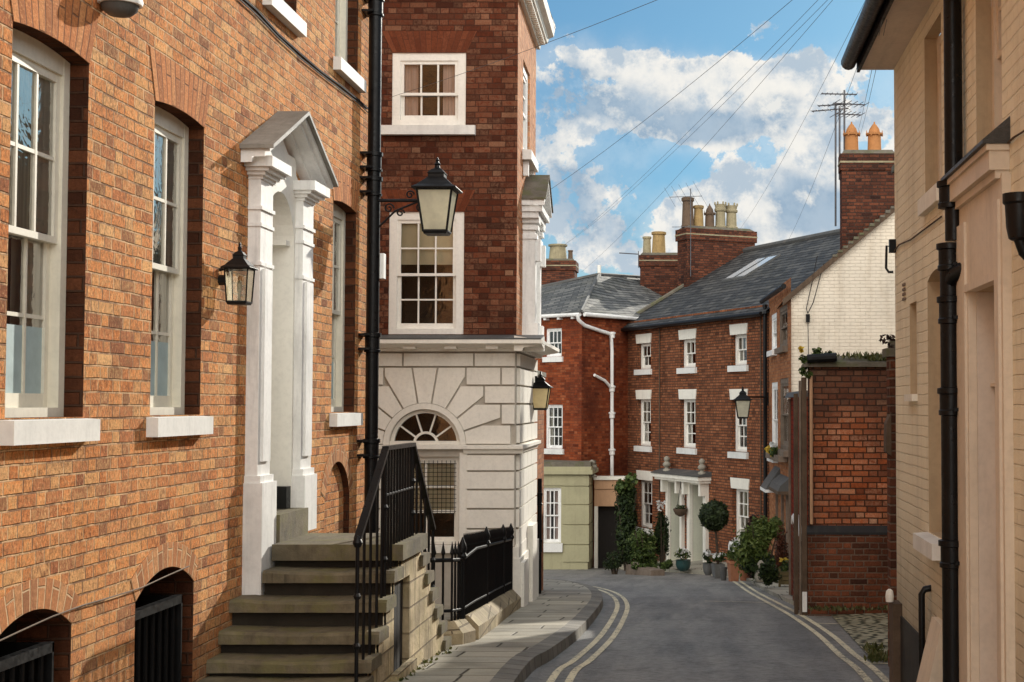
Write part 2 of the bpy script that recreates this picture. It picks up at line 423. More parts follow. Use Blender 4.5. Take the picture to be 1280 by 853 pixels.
def slab_mat(name, ch, w, cols, joint=.008, bump=.008, gapcol=(.03, .028, .02), randoff=.7, rot=False, round_=0.0):
    N = NT(name); uv = N.uv(); P = N.pos(); q = N.xyz(uv); qa, qb = (q[1], q[0]) if rot else (q[0], q[1])
    wn = N.xyz(N.noise(P, 1.8, 3, .6).outputs['Color'])
    v = N.math('DIVIDE', N.math('ADD', qb, N.math('MULTIPLY', wn[0], .05)), ch); row = N.math('FLOOR', v); fv = N.math('SUBTRACT', v, row)
    r1 = N.n('ShaderNodeTexWhiteNoise', noise_dimensions='1D'); N.put(r1.inputs['W'], row)
    s = N.math('ADD', N.math('DIVIDE', N.math('ADD', qa, N.math('MULTIPLY', wn[1], .04)), w), N.math('ADD', N.math('MULTIPLY', r1.outputs[0], randoff), N.math('MULTIPLY', row, .37)))
    cell = N.math('FLOOR', s); f = N.math('SUBTRACT', s, cell)
    r2 = N.n('ShaderNodeTexWhiteNoise', noise_dimensions='2D'); N.put(r2.inputs['Vector'], N.comb(cell, row)); rc = N.xyz(r2.outputs['Color'])
    n = N.noise(P, 7, 6, .65).outputs[0]; fn = N.noise(P, 55, 4, .6).outputs[0]; b = N.noise(P, .9, 4, .6).outputs[0]
    dd = N.math('MINIMUM', N.math('MULTIPLY', N.math('MINIMUM', f, N.math('SUBTRACT', 1.0, f)), w), N.math('MULTIPLY', N.math('MINIMUM', fv, N.math('SUBTRACT', 1.0, fv)), ch))
    dd = N.math('ADD', dd, N.math('MULTIPLY', N.math('SUBTRACT', fn, .5), joint*.8))
    face = N.sstep(dd, joint*.6, joint*1.6 + round_)
    c = N.ramp(N.math('ADD', N.math('MULTIPLY', rc[0], .7), N.math('MULTIPLY', n, .3)), [(i/(len(cols)-1.0), k) for i, k in enumerate(cols)])
    c = N.mix(N.sstep(b, .45, .7, 0, .5), c, c4(tuple(x*.5 for x in cols[0])))
    c = N.mix(N.lin(fn, .45, .75, 0, .3), c, c4(tuple(x*.5 for x in cols[0])))
    c = N.mix(face, c4(gapcol), c)
    h = N.math('ADD', N.math('MULTIPLY', face, N.math('ADD', 1.0, N.math('MULTIPLY', rc[1], .5))), N.math('ADD', N.math('MULTIPLY', n, .5), N.math('MULTIPLY', fn, .12)))
    N.bsdf(c, N.lin(n, .3, .7, .55, .85), N.bump(h, bump), spec=.35); return N.m

def asphalt_mat(name):
    N = NT(name); P = N.pos(); q = N.xyz(P)
    fn = N.noise(P, 120, 3, .7).outputs[0]; n = N.noise(P, 14, 6, .7).outputs[0]; b = N.noise(P, .55, 5, .6, .4).outputs[0]
    tr = N.noise(N.comb(N.math('MULTIPLY', q[0], 2.4), N.math('MULTIPLY', q[1], .22)), 1.0, 4, .6).outputs[0]
    c = N.mix(N.lin(b, .3, .7), (.095, .093, .087, 1), (.215, .208, .193, 1))
    c = N.mix(N.lin(tr, .42, .60, 0, .75), c, (.27, .26, .235, 1))
    c = N.mix(N.lin(n, .5, .75, 0, .5), c, (.04, .04, .042, 1))
    c = N.mix(N.lin(fn, .5, .72, 0, .8), c, (.30, .285, .26, 1))
    b2 = N.noise(P, 2.6, 6, .7, .8).outputs[0]
    c = N.mix(N.sstep(b2, .52, .68, 0, .55), c, (.065, .062, .056, 1))
    c = N.mix(N.sstep(b2, .46, .30, 0, .40), c, (.24, .23, .205, 1))
    c = N.mix(N.lin(fn, .22, .42, .6, 0), c, (.018, .018, .019, 1))
    vo = N.n('ShaderNodeTexVoronoi', feature='DISTANCE_TO_EDGE'); N.put(vo.inputs['Vector'], N.noise(P, 1.2, 4, .6).outputs['Color']); vo.inputs['Scale'].default_value = 3.0
    crack = N.math('MULTIPLY', N.sstep(vo.outputs['Distance'], .0, .012, 1.0, 0.0), N.sstep(b, .5, .62, 0.0, .55))
    c = N.mix(crack, c, (.02, .02, .02, 1))
    N.bsdf(c, N.lin(n, .3, .7, .45, .75), N.bump(N.math('ADD', N.math('MULTIPLY', fn, .6), N.math('MULTIPLY', n, .6)), .006), spec=.4); return N.m

def line_mat(name):
    N = NT(name); P = N.pos(); a = N.noise(P, 12, 6, .7).outputs[0]; f = N.noise(P, 60, 4, .7).outputs[0]; b = N.noise(P, 1.2, 4, .6).outputs[0]
    c = N.mix(N.lin(a, .3, .7), (.66, .59, .40, 1), (.80, .73, .53, 1))
    wear = N.sstep(N.math('ADD', N.math('MULTIPLY', f, .45), N.math('ADD', N.math('MULTIPLY', a, .35), N.math('MULTIPLY', b, .2))), .485, .575, 0, .9)
    c = N.mix(wear, c, (.10, .098, .09, 1))
    N.bsdf(c, .7, N.bump(f, .003), spec=.3); return N.m

M = {}
M['brick_sun'] = brick_mat('townhouse_brick', [(0, (.30, .11, .055)), (.10, (.50, .18, .08)), (.2, (.74, .265, .10)), (.42, (.86, .315, .105)), (.7, (.95, .35, .105)), (.88, (.93, .44, .165)), (1, (.94, .52, .23))],
                           (.86, .56, .31), ch=.0705, bl=.20, foot=(-2.05, -1.0, .6), bump=.022, dirt=.16, dirtcol=(.22, .14, .09), wob=.005, mj=.0040, tilt=.6, streak=.85, coarse=.55)
M['brick_reveal'] = brick_mat('shaded_reveal_brick', [(0, (.045, .018, .011)), (.5, (.10, .035, .017)), (1, (.15, .055, .026))], (.075, .04, .026), bump=.010, dirt=.6, dirtcol=(.03, .014, .010))  # shade inside the openings painted in as near-black brick
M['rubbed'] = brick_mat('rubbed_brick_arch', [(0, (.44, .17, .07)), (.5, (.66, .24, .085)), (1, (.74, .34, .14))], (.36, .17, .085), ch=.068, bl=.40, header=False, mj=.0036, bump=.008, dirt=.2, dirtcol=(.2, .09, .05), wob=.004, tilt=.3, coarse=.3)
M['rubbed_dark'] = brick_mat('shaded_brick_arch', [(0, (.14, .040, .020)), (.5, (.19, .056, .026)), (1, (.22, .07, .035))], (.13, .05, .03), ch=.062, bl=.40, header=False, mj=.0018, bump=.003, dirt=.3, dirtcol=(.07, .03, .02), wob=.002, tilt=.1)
M['ring'] = brick_mat('header_ring_brick', [(0, (.36, .16, .08)), (.5, (.62, .26, .11)), (1, (.72, .38, .18))], (.72, .50, .30), ch=.075, bl=.24, header=False, mj=.004, bump=.009, dirt=.2, dirtcol=(.14, .08, .05))
M['brick_corner'] = brick_mat('corner_house_shaded_brick', [(0, (.055, .020, .013)), (.3, (.10, .027, .014)), (.7, (.145, .036, .017)), (.9, (.18, .05, .024)), (.96, (.24, .10, .055)), (1, (.33, .18, .11))],
                              (.085, .038, .026), bump=.008, dirt=.5, dirtcol=(.075, .027, .016), mj=.0035)  # front's shade is in the colour; the side brick is a lit copy
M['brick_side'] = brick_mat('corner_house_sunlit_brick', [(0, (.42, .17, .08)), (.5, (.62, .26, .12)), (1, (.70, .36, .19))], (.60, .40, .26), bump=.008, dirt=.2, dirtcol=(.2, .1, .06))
M['brick_terrace'] = brick_mat('terrace_brick', [(0, (.13, .050, .028)), (.3, (.26, .090, .043)), (.7, (.36, .125, .056)), (1, (.44, .18, .088))],
                               (.10, .062, .045), bump=.012, dirt=.35, dirtcol=(.07, .035, .024), mj=.0075)
M['brick_red'] = brick_mat('red_house_brick', [(0, (.13, .030, .015)), (.4, (.25, .052, .019)), (.8, (.32, .066, .022)), (1, (.40, .13, .055))],
                           (.16, .065, .04), bump=.007, dirt=.75, dirtcol=(.075, .022, .014), mj=.004)
M['brick_old'] = brick_mat('weathered_wall_brick', [(0, (.20, .06, .03)), (.4, (.50, .13, .045)), (.8, (.58, .165, .058)), (.95, (.62, .25, .12)), (1, (.74, .42, .26))],
                           (.095, .048, .03), bump=.011, dirt=.75, dirtcol=(.055, .028, .02), mj=.0055, grime=(-.6, .35, (.06, .04, .032), .75))
M['brick_plinth'] = brick_mat('damp_plinth_brick', [(0, (.07, .032, .022)), (.5, (.19, .068, .036)), (1, (.30, .10, .05))], (.22, .15, .11), bump=.014, dirt=.6, dirtcol=(.03, .02, .017), mj=.006)
M['brick_chimney'] = brick_mat('sooty_chimney_brick', [(0, (.045, .022, .018)), (.5, (.135, .046, .028)), (1, (.23, .08, .042))], (.075, .05, .04), bump=.012, dirt=.6, dirtcol=(.03, .018, .015), mj=.006)
M['brick_orange'] = brick_mat('orange_brick', [(0, (.28, .10, .045)), (.5, (.44, .17, .075)), (1, (.52, .25, .12))], (.35, .2, .13), bump=.008, dirt=.3, mj=.004)
M['cream_brick'] = brick_mat('cream_painted_brick', [(0, (.5, .5, .5)), (1, (.6, .6, .6))], (.5, .5, .5), bump=.007, ch=.0705, bl=.20, painted=(.93, .84, .645), mj=.0036, tilt=.7, wob=.008, foot=(-1.75, -.5, .5))
M['white_brick'] = brick_mat('whitewashed_brick', [(0, (.5, .5, .5)), (1, (.6, .6, .6))], (.5, .5, .5), bump=.008, painted=(.84, .755, .62), mj=.0035, header=False, tilt=.4)
M['white'] = paint_mat('white_paint', (.88, .87, .84), .6, .42, .004)
M['white_sill'] = paint_mat('white_sill_paint', (.80, .79, .75), .7, .25, .003)
M['stucco'] = paint_mat('cream_white_stucco', (.90, .86, .77), .75, .13, .003)
M['sash'] = paint_mat('sash_paint', (.88, .85, .78), .45, .10, .0005)
M['sash_old'] = paint_mat('old_sash_paint', (.80, .76, .64), .5, .2, .0005)
M['lintel'] = paint_mat('lintel_paint', (.88, .84, .74), .7, .2, .002)
M['stucco_groove'] = flat_mat('stucco_joint_shadow', (.52, .47, .40))
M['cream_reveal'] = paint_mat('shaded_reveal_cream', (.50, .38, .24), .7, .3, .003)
M['cream'] = paint_mat('cream_paint', (.74, .62, .48), .55, .25, .002)
M['cream_dull'] = paint_mat('dull_cream_board', (.70, .60, .50), .6, .3, .002)
M['door_cream'] = paint_mat('door_reveal_cream', (.88, .85, .77), .5, .08, .0006)
M['door_grey'] = paint_mat('grey_door_paint', (.55, .55, .52), .5, .1, .0006)
M['olive'] = paint_mat('olive_stucco', (.41, .38, .235), .8, .25, .003)
M['peach'] = paint_mat('peach_stucco', (.52, .31, .18), .8, .25, .003)
M['teal'] = paint_mat('dark_teal_door', (.055, .085, .085), .4, .1, .0005)
M['pale_green'] = paint_mat('pale_green_reveal', (.70, .69, .56), .6, .15, .0006)
M['black'] = metal_mat('black_iron')
M['black_gloss'] = metal_mat('black_gloss_pipe', (.005, .005, .0055), .34, .0012)
M['lead'] = metal_mat('lead_grey', (.085, .085, .082), .6, .004, .35)
M['canopy_lead'] = stone_mat('weathered_canopy_lead', (.30, .285, .25), .6, .25, 9, .004, .5, (.10, .095, .08), True)
M['slate_canopy'] = slate_mat('canopy_slates', .16, .22, moss=.35, cols=((.07, .07, .065), (.13, .125, .11), (.19, .18, .155)))
M['slate'] = slate_mat('roof_slates', .20, .36)
M['slate_light'] = slate_mat('hip_roof_slates', .20, .34, cols=((.07, .073, .072), (.13, .132, .128), (.23, .225, .205)), moss=.2)
M['glass'] = glass_mat('window_glass')
M['glass_old'] = glass_mat('old_wavy_glass', (.95, .97, .94), .22, .005)
M['lamp_glass'] = None
M['steps'] = stone_mat('mossy_step_stone', (.165, .135, .085), .8, .45, 5, .009, .7, (.05, .042, .028), True, moss=((.15, .135, .05), .6))
M['step_side'] = stone_mat('coursed_step_masonry', (.70, .59, .40), .85, .45, 4, .016, .75, (.17, .145, .08), True, moss=((.34, .30, .13), .35), blocks=(.19, .38))
M['plinth_stone'] = stone_mat('railing_plinth_stone', (.44, .37, .25), .85, .3, 5, .008, .4, (.13, .11, .06), False, moss=((.2, .18, .08), .4), blocks=(.24, .42))
M['coping'] = stone_mat('grey_coping_stone', (.16, .14, .11), .85, .3, 5, .010, .5, (.05, .045, .035), False, moss=((.10, .11, .035), .6))
M['kerb'] = slab_mat('kerb_stone', .9, .30, ((.13, .12, .10), (.20, .185, .155), (.26, .24, .20)), .006, .006)
M['slabs'] = slab_mat('york_stone_slabs', .42, .95, ((.22, .205, .165), (.34, .31, .245), (.45, .41, .32), (.31, .29, .25)), .009, .007, gapcol=(.06, .05, .03))
M['cobbles'] = slab_mat('cobble_setts', .13, .17, ((.40, .37, .24), (.62, .56, .38), (.76, .70, .5)), .012, .022, gapcol=(.05, .05, .025), round_=.03)
M['riser'] = stone_mat('shaded_riser_stone', (.028, .022, .015), .85, .35, 5, .006, .6, (.03, .025, .015), True)  # shade under the treads painted as near-black stone
M['wire_far'] = metal_mat('wire_grey', (.13, .14, .15), .6)
M['asphalt'] = asphalt_mat('worn_asphalt')
M['line'] = line_mat('worn_yellow_line')
M['line_pale'] = line_mat('worn_pale_line')
M['earth'] = stone_mat('ground_earth', (.12, .11, .09), .9, .3, 2)
M['dark'] = flat_mat('dark_interior', (.018, .015, .013), .9)
M['room'] = flat_mat('dim_room', (.055, .046, .038), .9)
M['curtain'] = curtain_mat('pale_curtain', (.75, .70, .62))
M['curtain_pink'] = curtain_mat('dusky_pink_curtain', (.82, .62, .56), 24)
M['curtain_grey'] = curtain_mat('grey_green_curtain', (.84, .85, .78), 16)
M['blind'] = curtain_mat('cream_roller_blind', (.82, .72, .52), 3)
M['net'] = curtain_mat('pale_pane_reflection', (.74, .80, .70), 40)
M['frost'] = flat_mat('blue_frosted_film', (.44, .56, .57), .6)
M['terracotta'] = stone_mat('terracotta', (.42, .17, .085), .8, .2, 9, .002, .3, (.2, .12, .08), True)
M['pot_buff'] = stone_mat('buff_chimney_pot', (.36, .24, .10), .85, .25, 6, .004, .5, (.14, .10, .06), True)
M['pot_pale'] = stone_mat('pale_chimney_pot', (.34, .29, .18), .85, .25, 6, .004, .5, (.14, .12, .08), True)
M['pot_orange'] = stone_mat('orange_chimney_pot', (.46, .20, .07), .8, .2, 6, .003, .3, (.3, .15, .06), True)
M['pot_dark'] = stone_mat('dark_chimney_pot', (.13, .085, .055), .85, .25, 6, .004, .3, (.05, .04, .03), True)
M['grey_pot'] = stone_mat('grey_planter', (.13, .13, .125), .8, .2, 8, .002, .3)
M['teal_pot'] = stone_mat('teal_glazed_pot', (.022, .07, .07), .35, .2, 8, .001, .2, spec=.5)
M['blue_pot'] = stone_mat('blue_glazed_pot', (.03, .045, .10), .35, .2, 8, .001, .2, spec=.5)
M['timber'] = stone_mat('weathered_timber', (.12, .080, .052), .85, .35, 6, .006, .5, (.03, .02, .014), True)
M['timber_grey'] = stone_mat('grey_timber', (.21, .16, .12), .85, .3, 6, .005, .4, (.08, .06, .045), True)
M['planter_wood'] = stone_mat('mossy_planter_wood', (.17, .13, .06), .85, .3, 6, .004, .4, (.06, .055, .02), True)
M['red_paint'] = brick_mat('red_painted_brick', [(0, (.25, .035, .018)), (1, (.36, .05, .024))], (.16, .03, .018), bump=.008, dirt=.3, dirtcol=(.12, .03, .02))
M['black_paint'] = stone_mat('black_plinth_paint', (.022, .021, .022), .6, .2, 6, .004, .2)
M['alu'] = metal_mat('aerial_aluminium', (.10, .10, .11), .4)
M['wire'] = metal_mat('wire_black', (.02, .02, .022), .6)
M['statue'] = stone_mat('urn_stone', (.34, .31, .25), .85, .3, 9, .004, .5, (.09, .085, .06), True)
M['leaf_dark'] = leaf_mat('dark_leaves', ((.008, .014, .004), (.016, .030, .008), (.032, .055, .014), (.07, .10, .028)))
M['leaf_mid'] = leaf_mat('mid_leaves', ((.018, .030, .008), (.042, .07, .014), (.08, .125, .026), (.15, .19, .055)))
M['leaf_fern'] = leaf_mat('feathery_leaves', ((.03, .05, .010), (.075, .115, .020), (.13, .18, .038), (.20, .24, .07)))
M['leaf_ball'] = leaf_mat('clipped_leaves', ((.010, .018, .006), (.022, .036, .010), (.045, .066, .018)))
M['leaf_red'] = leaf_mat('russet_leaves', ((.05, .018, .010), (.10, .03, .014), (.16, .055, .02)))
M['leaf_purple'] = leaf_mat('purple_leaves', ((.02, .012, .010), (.045, .022, .018), (.07, .035, .025)))
M['leaf_dry'] = leaf_mat('dry_weeds', ((.05, .06, .018), (.10, .11, .03), (.17, .15, .06)))
M['flower_white'] = leaf_mat('white_petals', ((.6, .6, .55), (.8, .8, .78)))
M['flower_yellow'] = leaf_mat('yellow_petals', ((.55, .36, .04), (.75, .55, .08)))
M['bark'] = stone_mat('bark', (.07, .05, .035), .9, .3, 9, .006, .3)
def lampglass(name, warm, e):
    N = NT(name); a = N.noise(N.pos(), 9, 4, .6).outputs[0]
    c = N.mix(N.lin(a, .3, .7), c4(tuple(x*.8 for x in warm)), c4(warm))
    x = N.bsdf(c, .25, spec=.5); N.put(x.inputs['Transmission Weight'], .0)
    t = N.n('ShaderNodeBsdfTranslucent'); N.put(t.inputs[0], c); mx = N.n('ShaderNodeMixShader'); mx.inputs[0].default_value = .55
    N.t.links.new(x.outputs[0], mx.inputs[1]); N.t.links.new(t.outputs[0], mx.inputs[2]); N.t.links.new(mx.outputs[0], N.out.inputs[0])
    if e > 0:
        em = N.n('ShaderNodeEmission'); em.inputs[0].default_value = (1, .62, .22, 1); em.inputs[1].default_value = e
        ad = N.n('ShaderNodeAddShader'); N.t.links.new(mx.outputs[0], ad.inputs[0]); N.t.links.new(em.outputs[0], ad.inputs[1]); N.t.links.new(ad.outputs[0], N.out.inputs[0])
    return N.m
M['lamp_glass'] = lampglass('milky_lamp_glass', (.92, .88, .70), 0.0)
M['lamp_glass_lit'] = lampglass('lit_lamp_glass', (.8, .74, .52), .12)
M['lamp_clear'] = glass_mat('clear_lantern_glass', (.85, .82, .72), .06, .002)
M['brass'] = metal_mat('lamp_holder', (.30, .25, .15), .4)
M['lead_crumpled'] = stone_mat('crumpled_lead', (.075, .075, .072), .45, .3, 14, .03, .2, (.03, .03, .03), False, spec=.6)
def skymat():
    N = NT('rooflight_glass'); N.bsdf((.62, .66, .68), .12, spec=.9); return N.m
M['skylight'] = skymat()

def puddle():
    N = NT('wet_film'); a = N.noise(N.pos(), 30, 3, .6).outputs[0]; N.bsdf((.05, .05, .048), .06, N.bump(a, .0006), spec=.8); return N.m
M['puddle'] = puddle()
# ------------------------------------------------------------------ shared builders
W0 = Frame(0, 0, 1, 0)      # world-aligned frame: u = X, d = -Y
def sash(parent, F, o, recess=.10, cols=3, rt=2, rb=2, fw=.06, st=.04, bar=.018, mat='sash', glass='glass', curtain=None, cside='both', cw=.3,
         meet=None, sill=None, sillmat='white_sill', lintel=None, label=None, head=None, frost=None, deep=True, gridwire=0, blind=None, pane_sheets=False):
    u0, u1, z0, z1 = o['u0'] + .001, o['u1'] - .001, o['z0'], o['z1'] + o['rise']
    r = recess; hd = head or fw
    fb = MB()
    # box frame
    fb.box(F, u0, u0+fw, -r-.11, -r, z0+.001, z1); fb.box(F, u1-fw, u1, -r-.11, -r, z0+.001, z1)
    fb.box(F, u0+fw, u1-fw, -r-.11, -r-.003, z1-hd, z1); fb.box(F, u0+fw, u1-fw, -r-.11, -r+.012, z0+.001, z0+fw*.7)
    a, b = u0+fw, u1-fw; lo, hi = z0+fw*.7, z1-hd; mz = meet if meet is not None else (lo+hi)/2
    def leaf(d0, d1, za, zb, nr, sb, stp):
        fb.box(F, a, a+st, d0, d1, za, zb); fb.box(F, b-st, b, d0, d1, za, zb)
        fb.box(F, a+st, b-st, d0+.001, d1-.001, za, za+sb); fb.box(F, a+st, b-st, d0+.001, d1-.001, zb-stp, zb)
        ia, ib, ja, jb = a+st, b-st, za+sb, zb-stp
        for k in range(1, cols):
            x = ia + (ib-ia)*k/cols; fb.box(F, x-bar/2, x+bar/2, d0+.004, d1-.004, ja, jb)
        for k in range(1, nr):
            z = ja + (jb-ja)*k/nr; fb.box(F, ia, ib, d0+.006, d1-.006, z-bar/2, z+bar/2)
        return ia, ib, ja, jb
    g1 = leaf(-r-.052, -r-.018, mz-.02, hi, rt, .035, st)
    g2 = leaf(-r-.088, -r-.056, lo, mz+.018, rb, st*1.6, .035)
    w = fb.build('window', M[mat], parent, bevel=.003 if deep else 0, label=label)
    gb = MB()
    for (ia, ib, ja, jb), d in ((g1, -r-.034), (g2, -r-.072)):
        gb.quad(F.p(ia, d, ja), F.p(ib, d, ja), F.p(ib, d, jb), F.p(ia, d, jb))
    gb.build('pane', M[glass], w)
    bk = -r-(1.1 if deep else .45)
    ib_ = MB()
    x0, x1, y0, y1 = u0-.02, u1+.02, z0-.02, z1+.02; q = -r-.115
    ib_.quad(F.p(x0, bk, y0), F.p(x1, bk, y0), F.p(x1, bk, y1), F.p(x0, bk, y1))
    ib_.quad(F.p(x0, q, y0), F.p(x0, bk, y0), F.p(x0, bk, y1), F.p(x0, q, y1)); ib_.quad(F.p(x1, q, y0), F.p(x1, q, y1), F.p(x1, bk, y1), F.p(x1, bk, y0))
    ib_.quad(F.p(x0, q, y1), F.p(x0, bk, y1), F.p(x1, bk, y1), F.p(x1, q, y1)); ib_.quad(F.p(x0, q, y0), F.p(x1, q, y0), F.p(x1, bk, y0), F.p(x0, bk, y0))
    ib_.build('interior', M['room' if deep else 'dark'], w)
    if curtain:
        cd = -r-.113; cb = MB(); W = u1-u0
        spans = {'both': [(u0, u0+W*cw), (u1-W*cw, u1)], 'left': [(u0, u0+W*cw)], 'right': [(u1-W*cw, u1)], 'full': [(u0, u1)]}[cside]
        for s0, s1 in spans:
            n = 8
            for k in range(n):
                xa, xb = s0+(s1-s0)*k/n, s0+(s1-s0)*(k+1)/n
                da, db = cd - .02*(k % 2), cd - .02*((k+1) % 2)
                cb.quad(F.p(xa, da, z0), F.p(xb, db, z0), F.p(xb, db, z1), F.p(xa, da, z1))
        cb.build('curtain', M[curtain], w)
    if blind is not None:
        MB().quad(F.p(u0, -r-.105, blind), F.p(u1, -r-.105, blind), F.p(u1, -r-.105, z1), F.p(u0, -r-.105, z1)).build('roller_blind', M['blind'], w)
    if pane_sheets:
        Wd = u1-u0; ua, ub, uc_ = u0+.31*Wd, u0+.645*Wd, b-.01
        MB().quad(F.p(ua, -r-.049, mz+.03), F.p(ub, -r-.049, mz+.03), F.p(ub, -r-.049, hi-.01), F.p(ua, -r-.049, hi-.01)).build('pane_reflection', M['net'], w)  # reflection in the middle panes painted as a pale sheet
        MB().quad(F.p(ub, -r-.050, mz+.03), F.p(uc_, -r-.050, mz+.03), F.p(uc_, -r-.050, hi-.01), F.p(ub, -r-.050, hi-.01)).build('curtain', M['curtain_grey'], w)
        MB().quad(F.p(ub, -r-.0865, frost), F.p(uc_, -r-.0865, frost), F.p(uc_, -r-.0865, mz), F.p(ub, -r-.0865, mz)).build('curtain', M['curtain_grey'], w)
    if frost is not None:
        d = -r-.0705
        MB().quad(F.p(a, d, lo), F.p(b, d, lo), F.p(b, d, frost), F.p(a, d, frost)).build('frosted_film', M['frost'], w)
    if sill:
        pj, h, ex = sill
        MB().sweep(F, [(-r+.012, z0-.002), (pj, z0-.012), (pj, z0-h), (.0005, z0-h), (-r, z0-h+.03)], o['u0']-ex, o['u1']+ex).build('sill', M[sillmat], w, bevel=.006)
    if lintel:
        h, fl = lintel; c = o['z1'] + o['rise']
        MB().prism(F, [(o['u0']-.02, c-.004), (o['u1']+.02, c-.004), (o['u1']+fl, c+h), (o['u0']-fl, c+h)], -.05, .025).build('lintel', M['lintel'], w, bevel=.004)
    return w
def leaves(mb, c, rad, n, s, lumps=7, shell=.55, flat=.0, seed=1, asp=.5):
    R = random.Random(seed); c = Vector(c); cs = []
    for k in range(lumps):
        v = Vector((R.gauss(0, 1), R.gauss(0, 1), R.gauss(0, 1))).normalized() * R.uniform(.25, .72)
        cs.append((v, R.uniform(.20, .55)))
    for i in range(n):
        v, rr = R.choice(cs)
        d = Vector((R.gauss(0, 1), R.gauss(0, 1), R.gauss(0, 1))).normalized()
        q = v + d * rr * (R.random() ** (1 - shell)) * (R.uniform(1.1, 1.55) if R.random() < .10 else 1.0)
        p = c + Vector((q.x*rad[0], q.y*rad[1], q.z*rad[2]))
        nrm = (d + Vector((R.gauss(0, .6), R.gauss(0, .6), R.gauss(0, .6) + .3))).normalized()
        t = nrm.orthogonal().normalized(); t = (Matrix.Rotation(R.uniform(0, 6.28), 3, nrm) @ t); b = nrm.cross(t)
        l = s * R.uniform(.6, 1.35); w = l*asp
        mb.quad(p - t*l*.5, p + b*w*.5 + nrm*l*.06, p + t*l*.5 - nrm*l*.05, p - b*w*.5 + nrm*l*.06)
    return mb
def pot(parent, c, r, h, mat, style='roll', n=14):
    if style == 'roll': pr = [(r*1.0, 0), (r*1.05, h*.06), (r*.95, h*.1), (r*.82, h*.86), (r*1.0, h*.88), (r*1.02, h*.98), (r*.9, h), (r*.7, h), (r*.65, h*.9)]
    elif style == 'crown': pr = [(r*1.1, 0), (r*1.1, h*.12), (r*.9, h*.16), (r*.82, h*.7), (r*1.05, h*.74), (r*1.05, h*.82), (r*.92, h*.86), (r*1.0, h), (r*.75, h), (r*.7, h*.85)]
    else: pr = [(r*1.1, 0), (r*1.0, h*.06), (r*.92, h*.62), (r*1.22, h*.64), (r*1.25, h*.70), (r*.85, h*.73), (r*.72, h*.86), (r*.34, h*1.0), (r*.12, h*1.06), (r*.10, h*1.12)]
    pm = MB().lathe(c, pr, n)
    if style == 'louvre':
        for k in range(6):
            t = 2*pi*k/6; q = Vector(c) + Vector((cos(t)*r*1.1, sin(t)*r*1.1, h*.6)); pm.lathe(q, [(r*.12, 0), (r*.10, h*.12), (r*.03, h*.22)], 5)
    o = pm.build('chimney_pot', M[mat], parent, smooth=35)
    if style == 'crown':
        mb = MB(); c = Vector(c)
        for k in range(6):
            t = 2*pi*k/6; q = c + Vector((cos(t)*r*.95, sin(t)*r*.95, h))
            mb.lathe(q, [(r*.16, -.01), (r*.14, h*.09), (r*.05, h*.11)], 6)
        mb.build('pot_crown', M[mat], o)
    return o
def chimney(mb, F, u0, u1, d0, d1, z0, z1, courses=2, fl=.05):
    mb.box(F, u0, u1, d0, d1, z0, z1 - .15*courses*1.2)
    z = z1 - .15*courses*1.2
    for k in range(courses):
        f = fl*(k+1 if k < courses-1 else max(k, 1)); h = .15 if k < courses-1 else .15
        mb.box(F, u0-f, u1+f, d0-f, d1+f, z, z+h*1.2); z += h*1.2
    return mb
def aerial(parent, base, top, yagi, mat='alu', r=.014):
    MB().tube([base, top], r, 6).build('mast', M[mat], parent)
    for (z, dirx, diry, L, nel, el) in yagi:
        mb = MB(); c = Vector((top[0], top[1], z)); dv = Vector((dirx, diry, 0)).normalized(); sv = Vector((-dv.y, dv.x, 0))*el
        mb.tube([c - dv*L*.35, c + dv*L*.65], r*.7, 5)
        for k in range(nel):
            q = c + dv*(-.33 + .97*k/(nel-1.0))*L; s = 1.0 - .35*k/(nel-1.0)
            tz = Vector((0, 0, .9*el)) + dv*(.35*el) if el > .43 else Vector((0, 0, 0))
            if el > 0: mb.tube([q - (sv + tz)*s, q + (sv + tz)*s], r*.38, 4)
            else: pass
        mb.build('aerial_head', M[mat], parent)
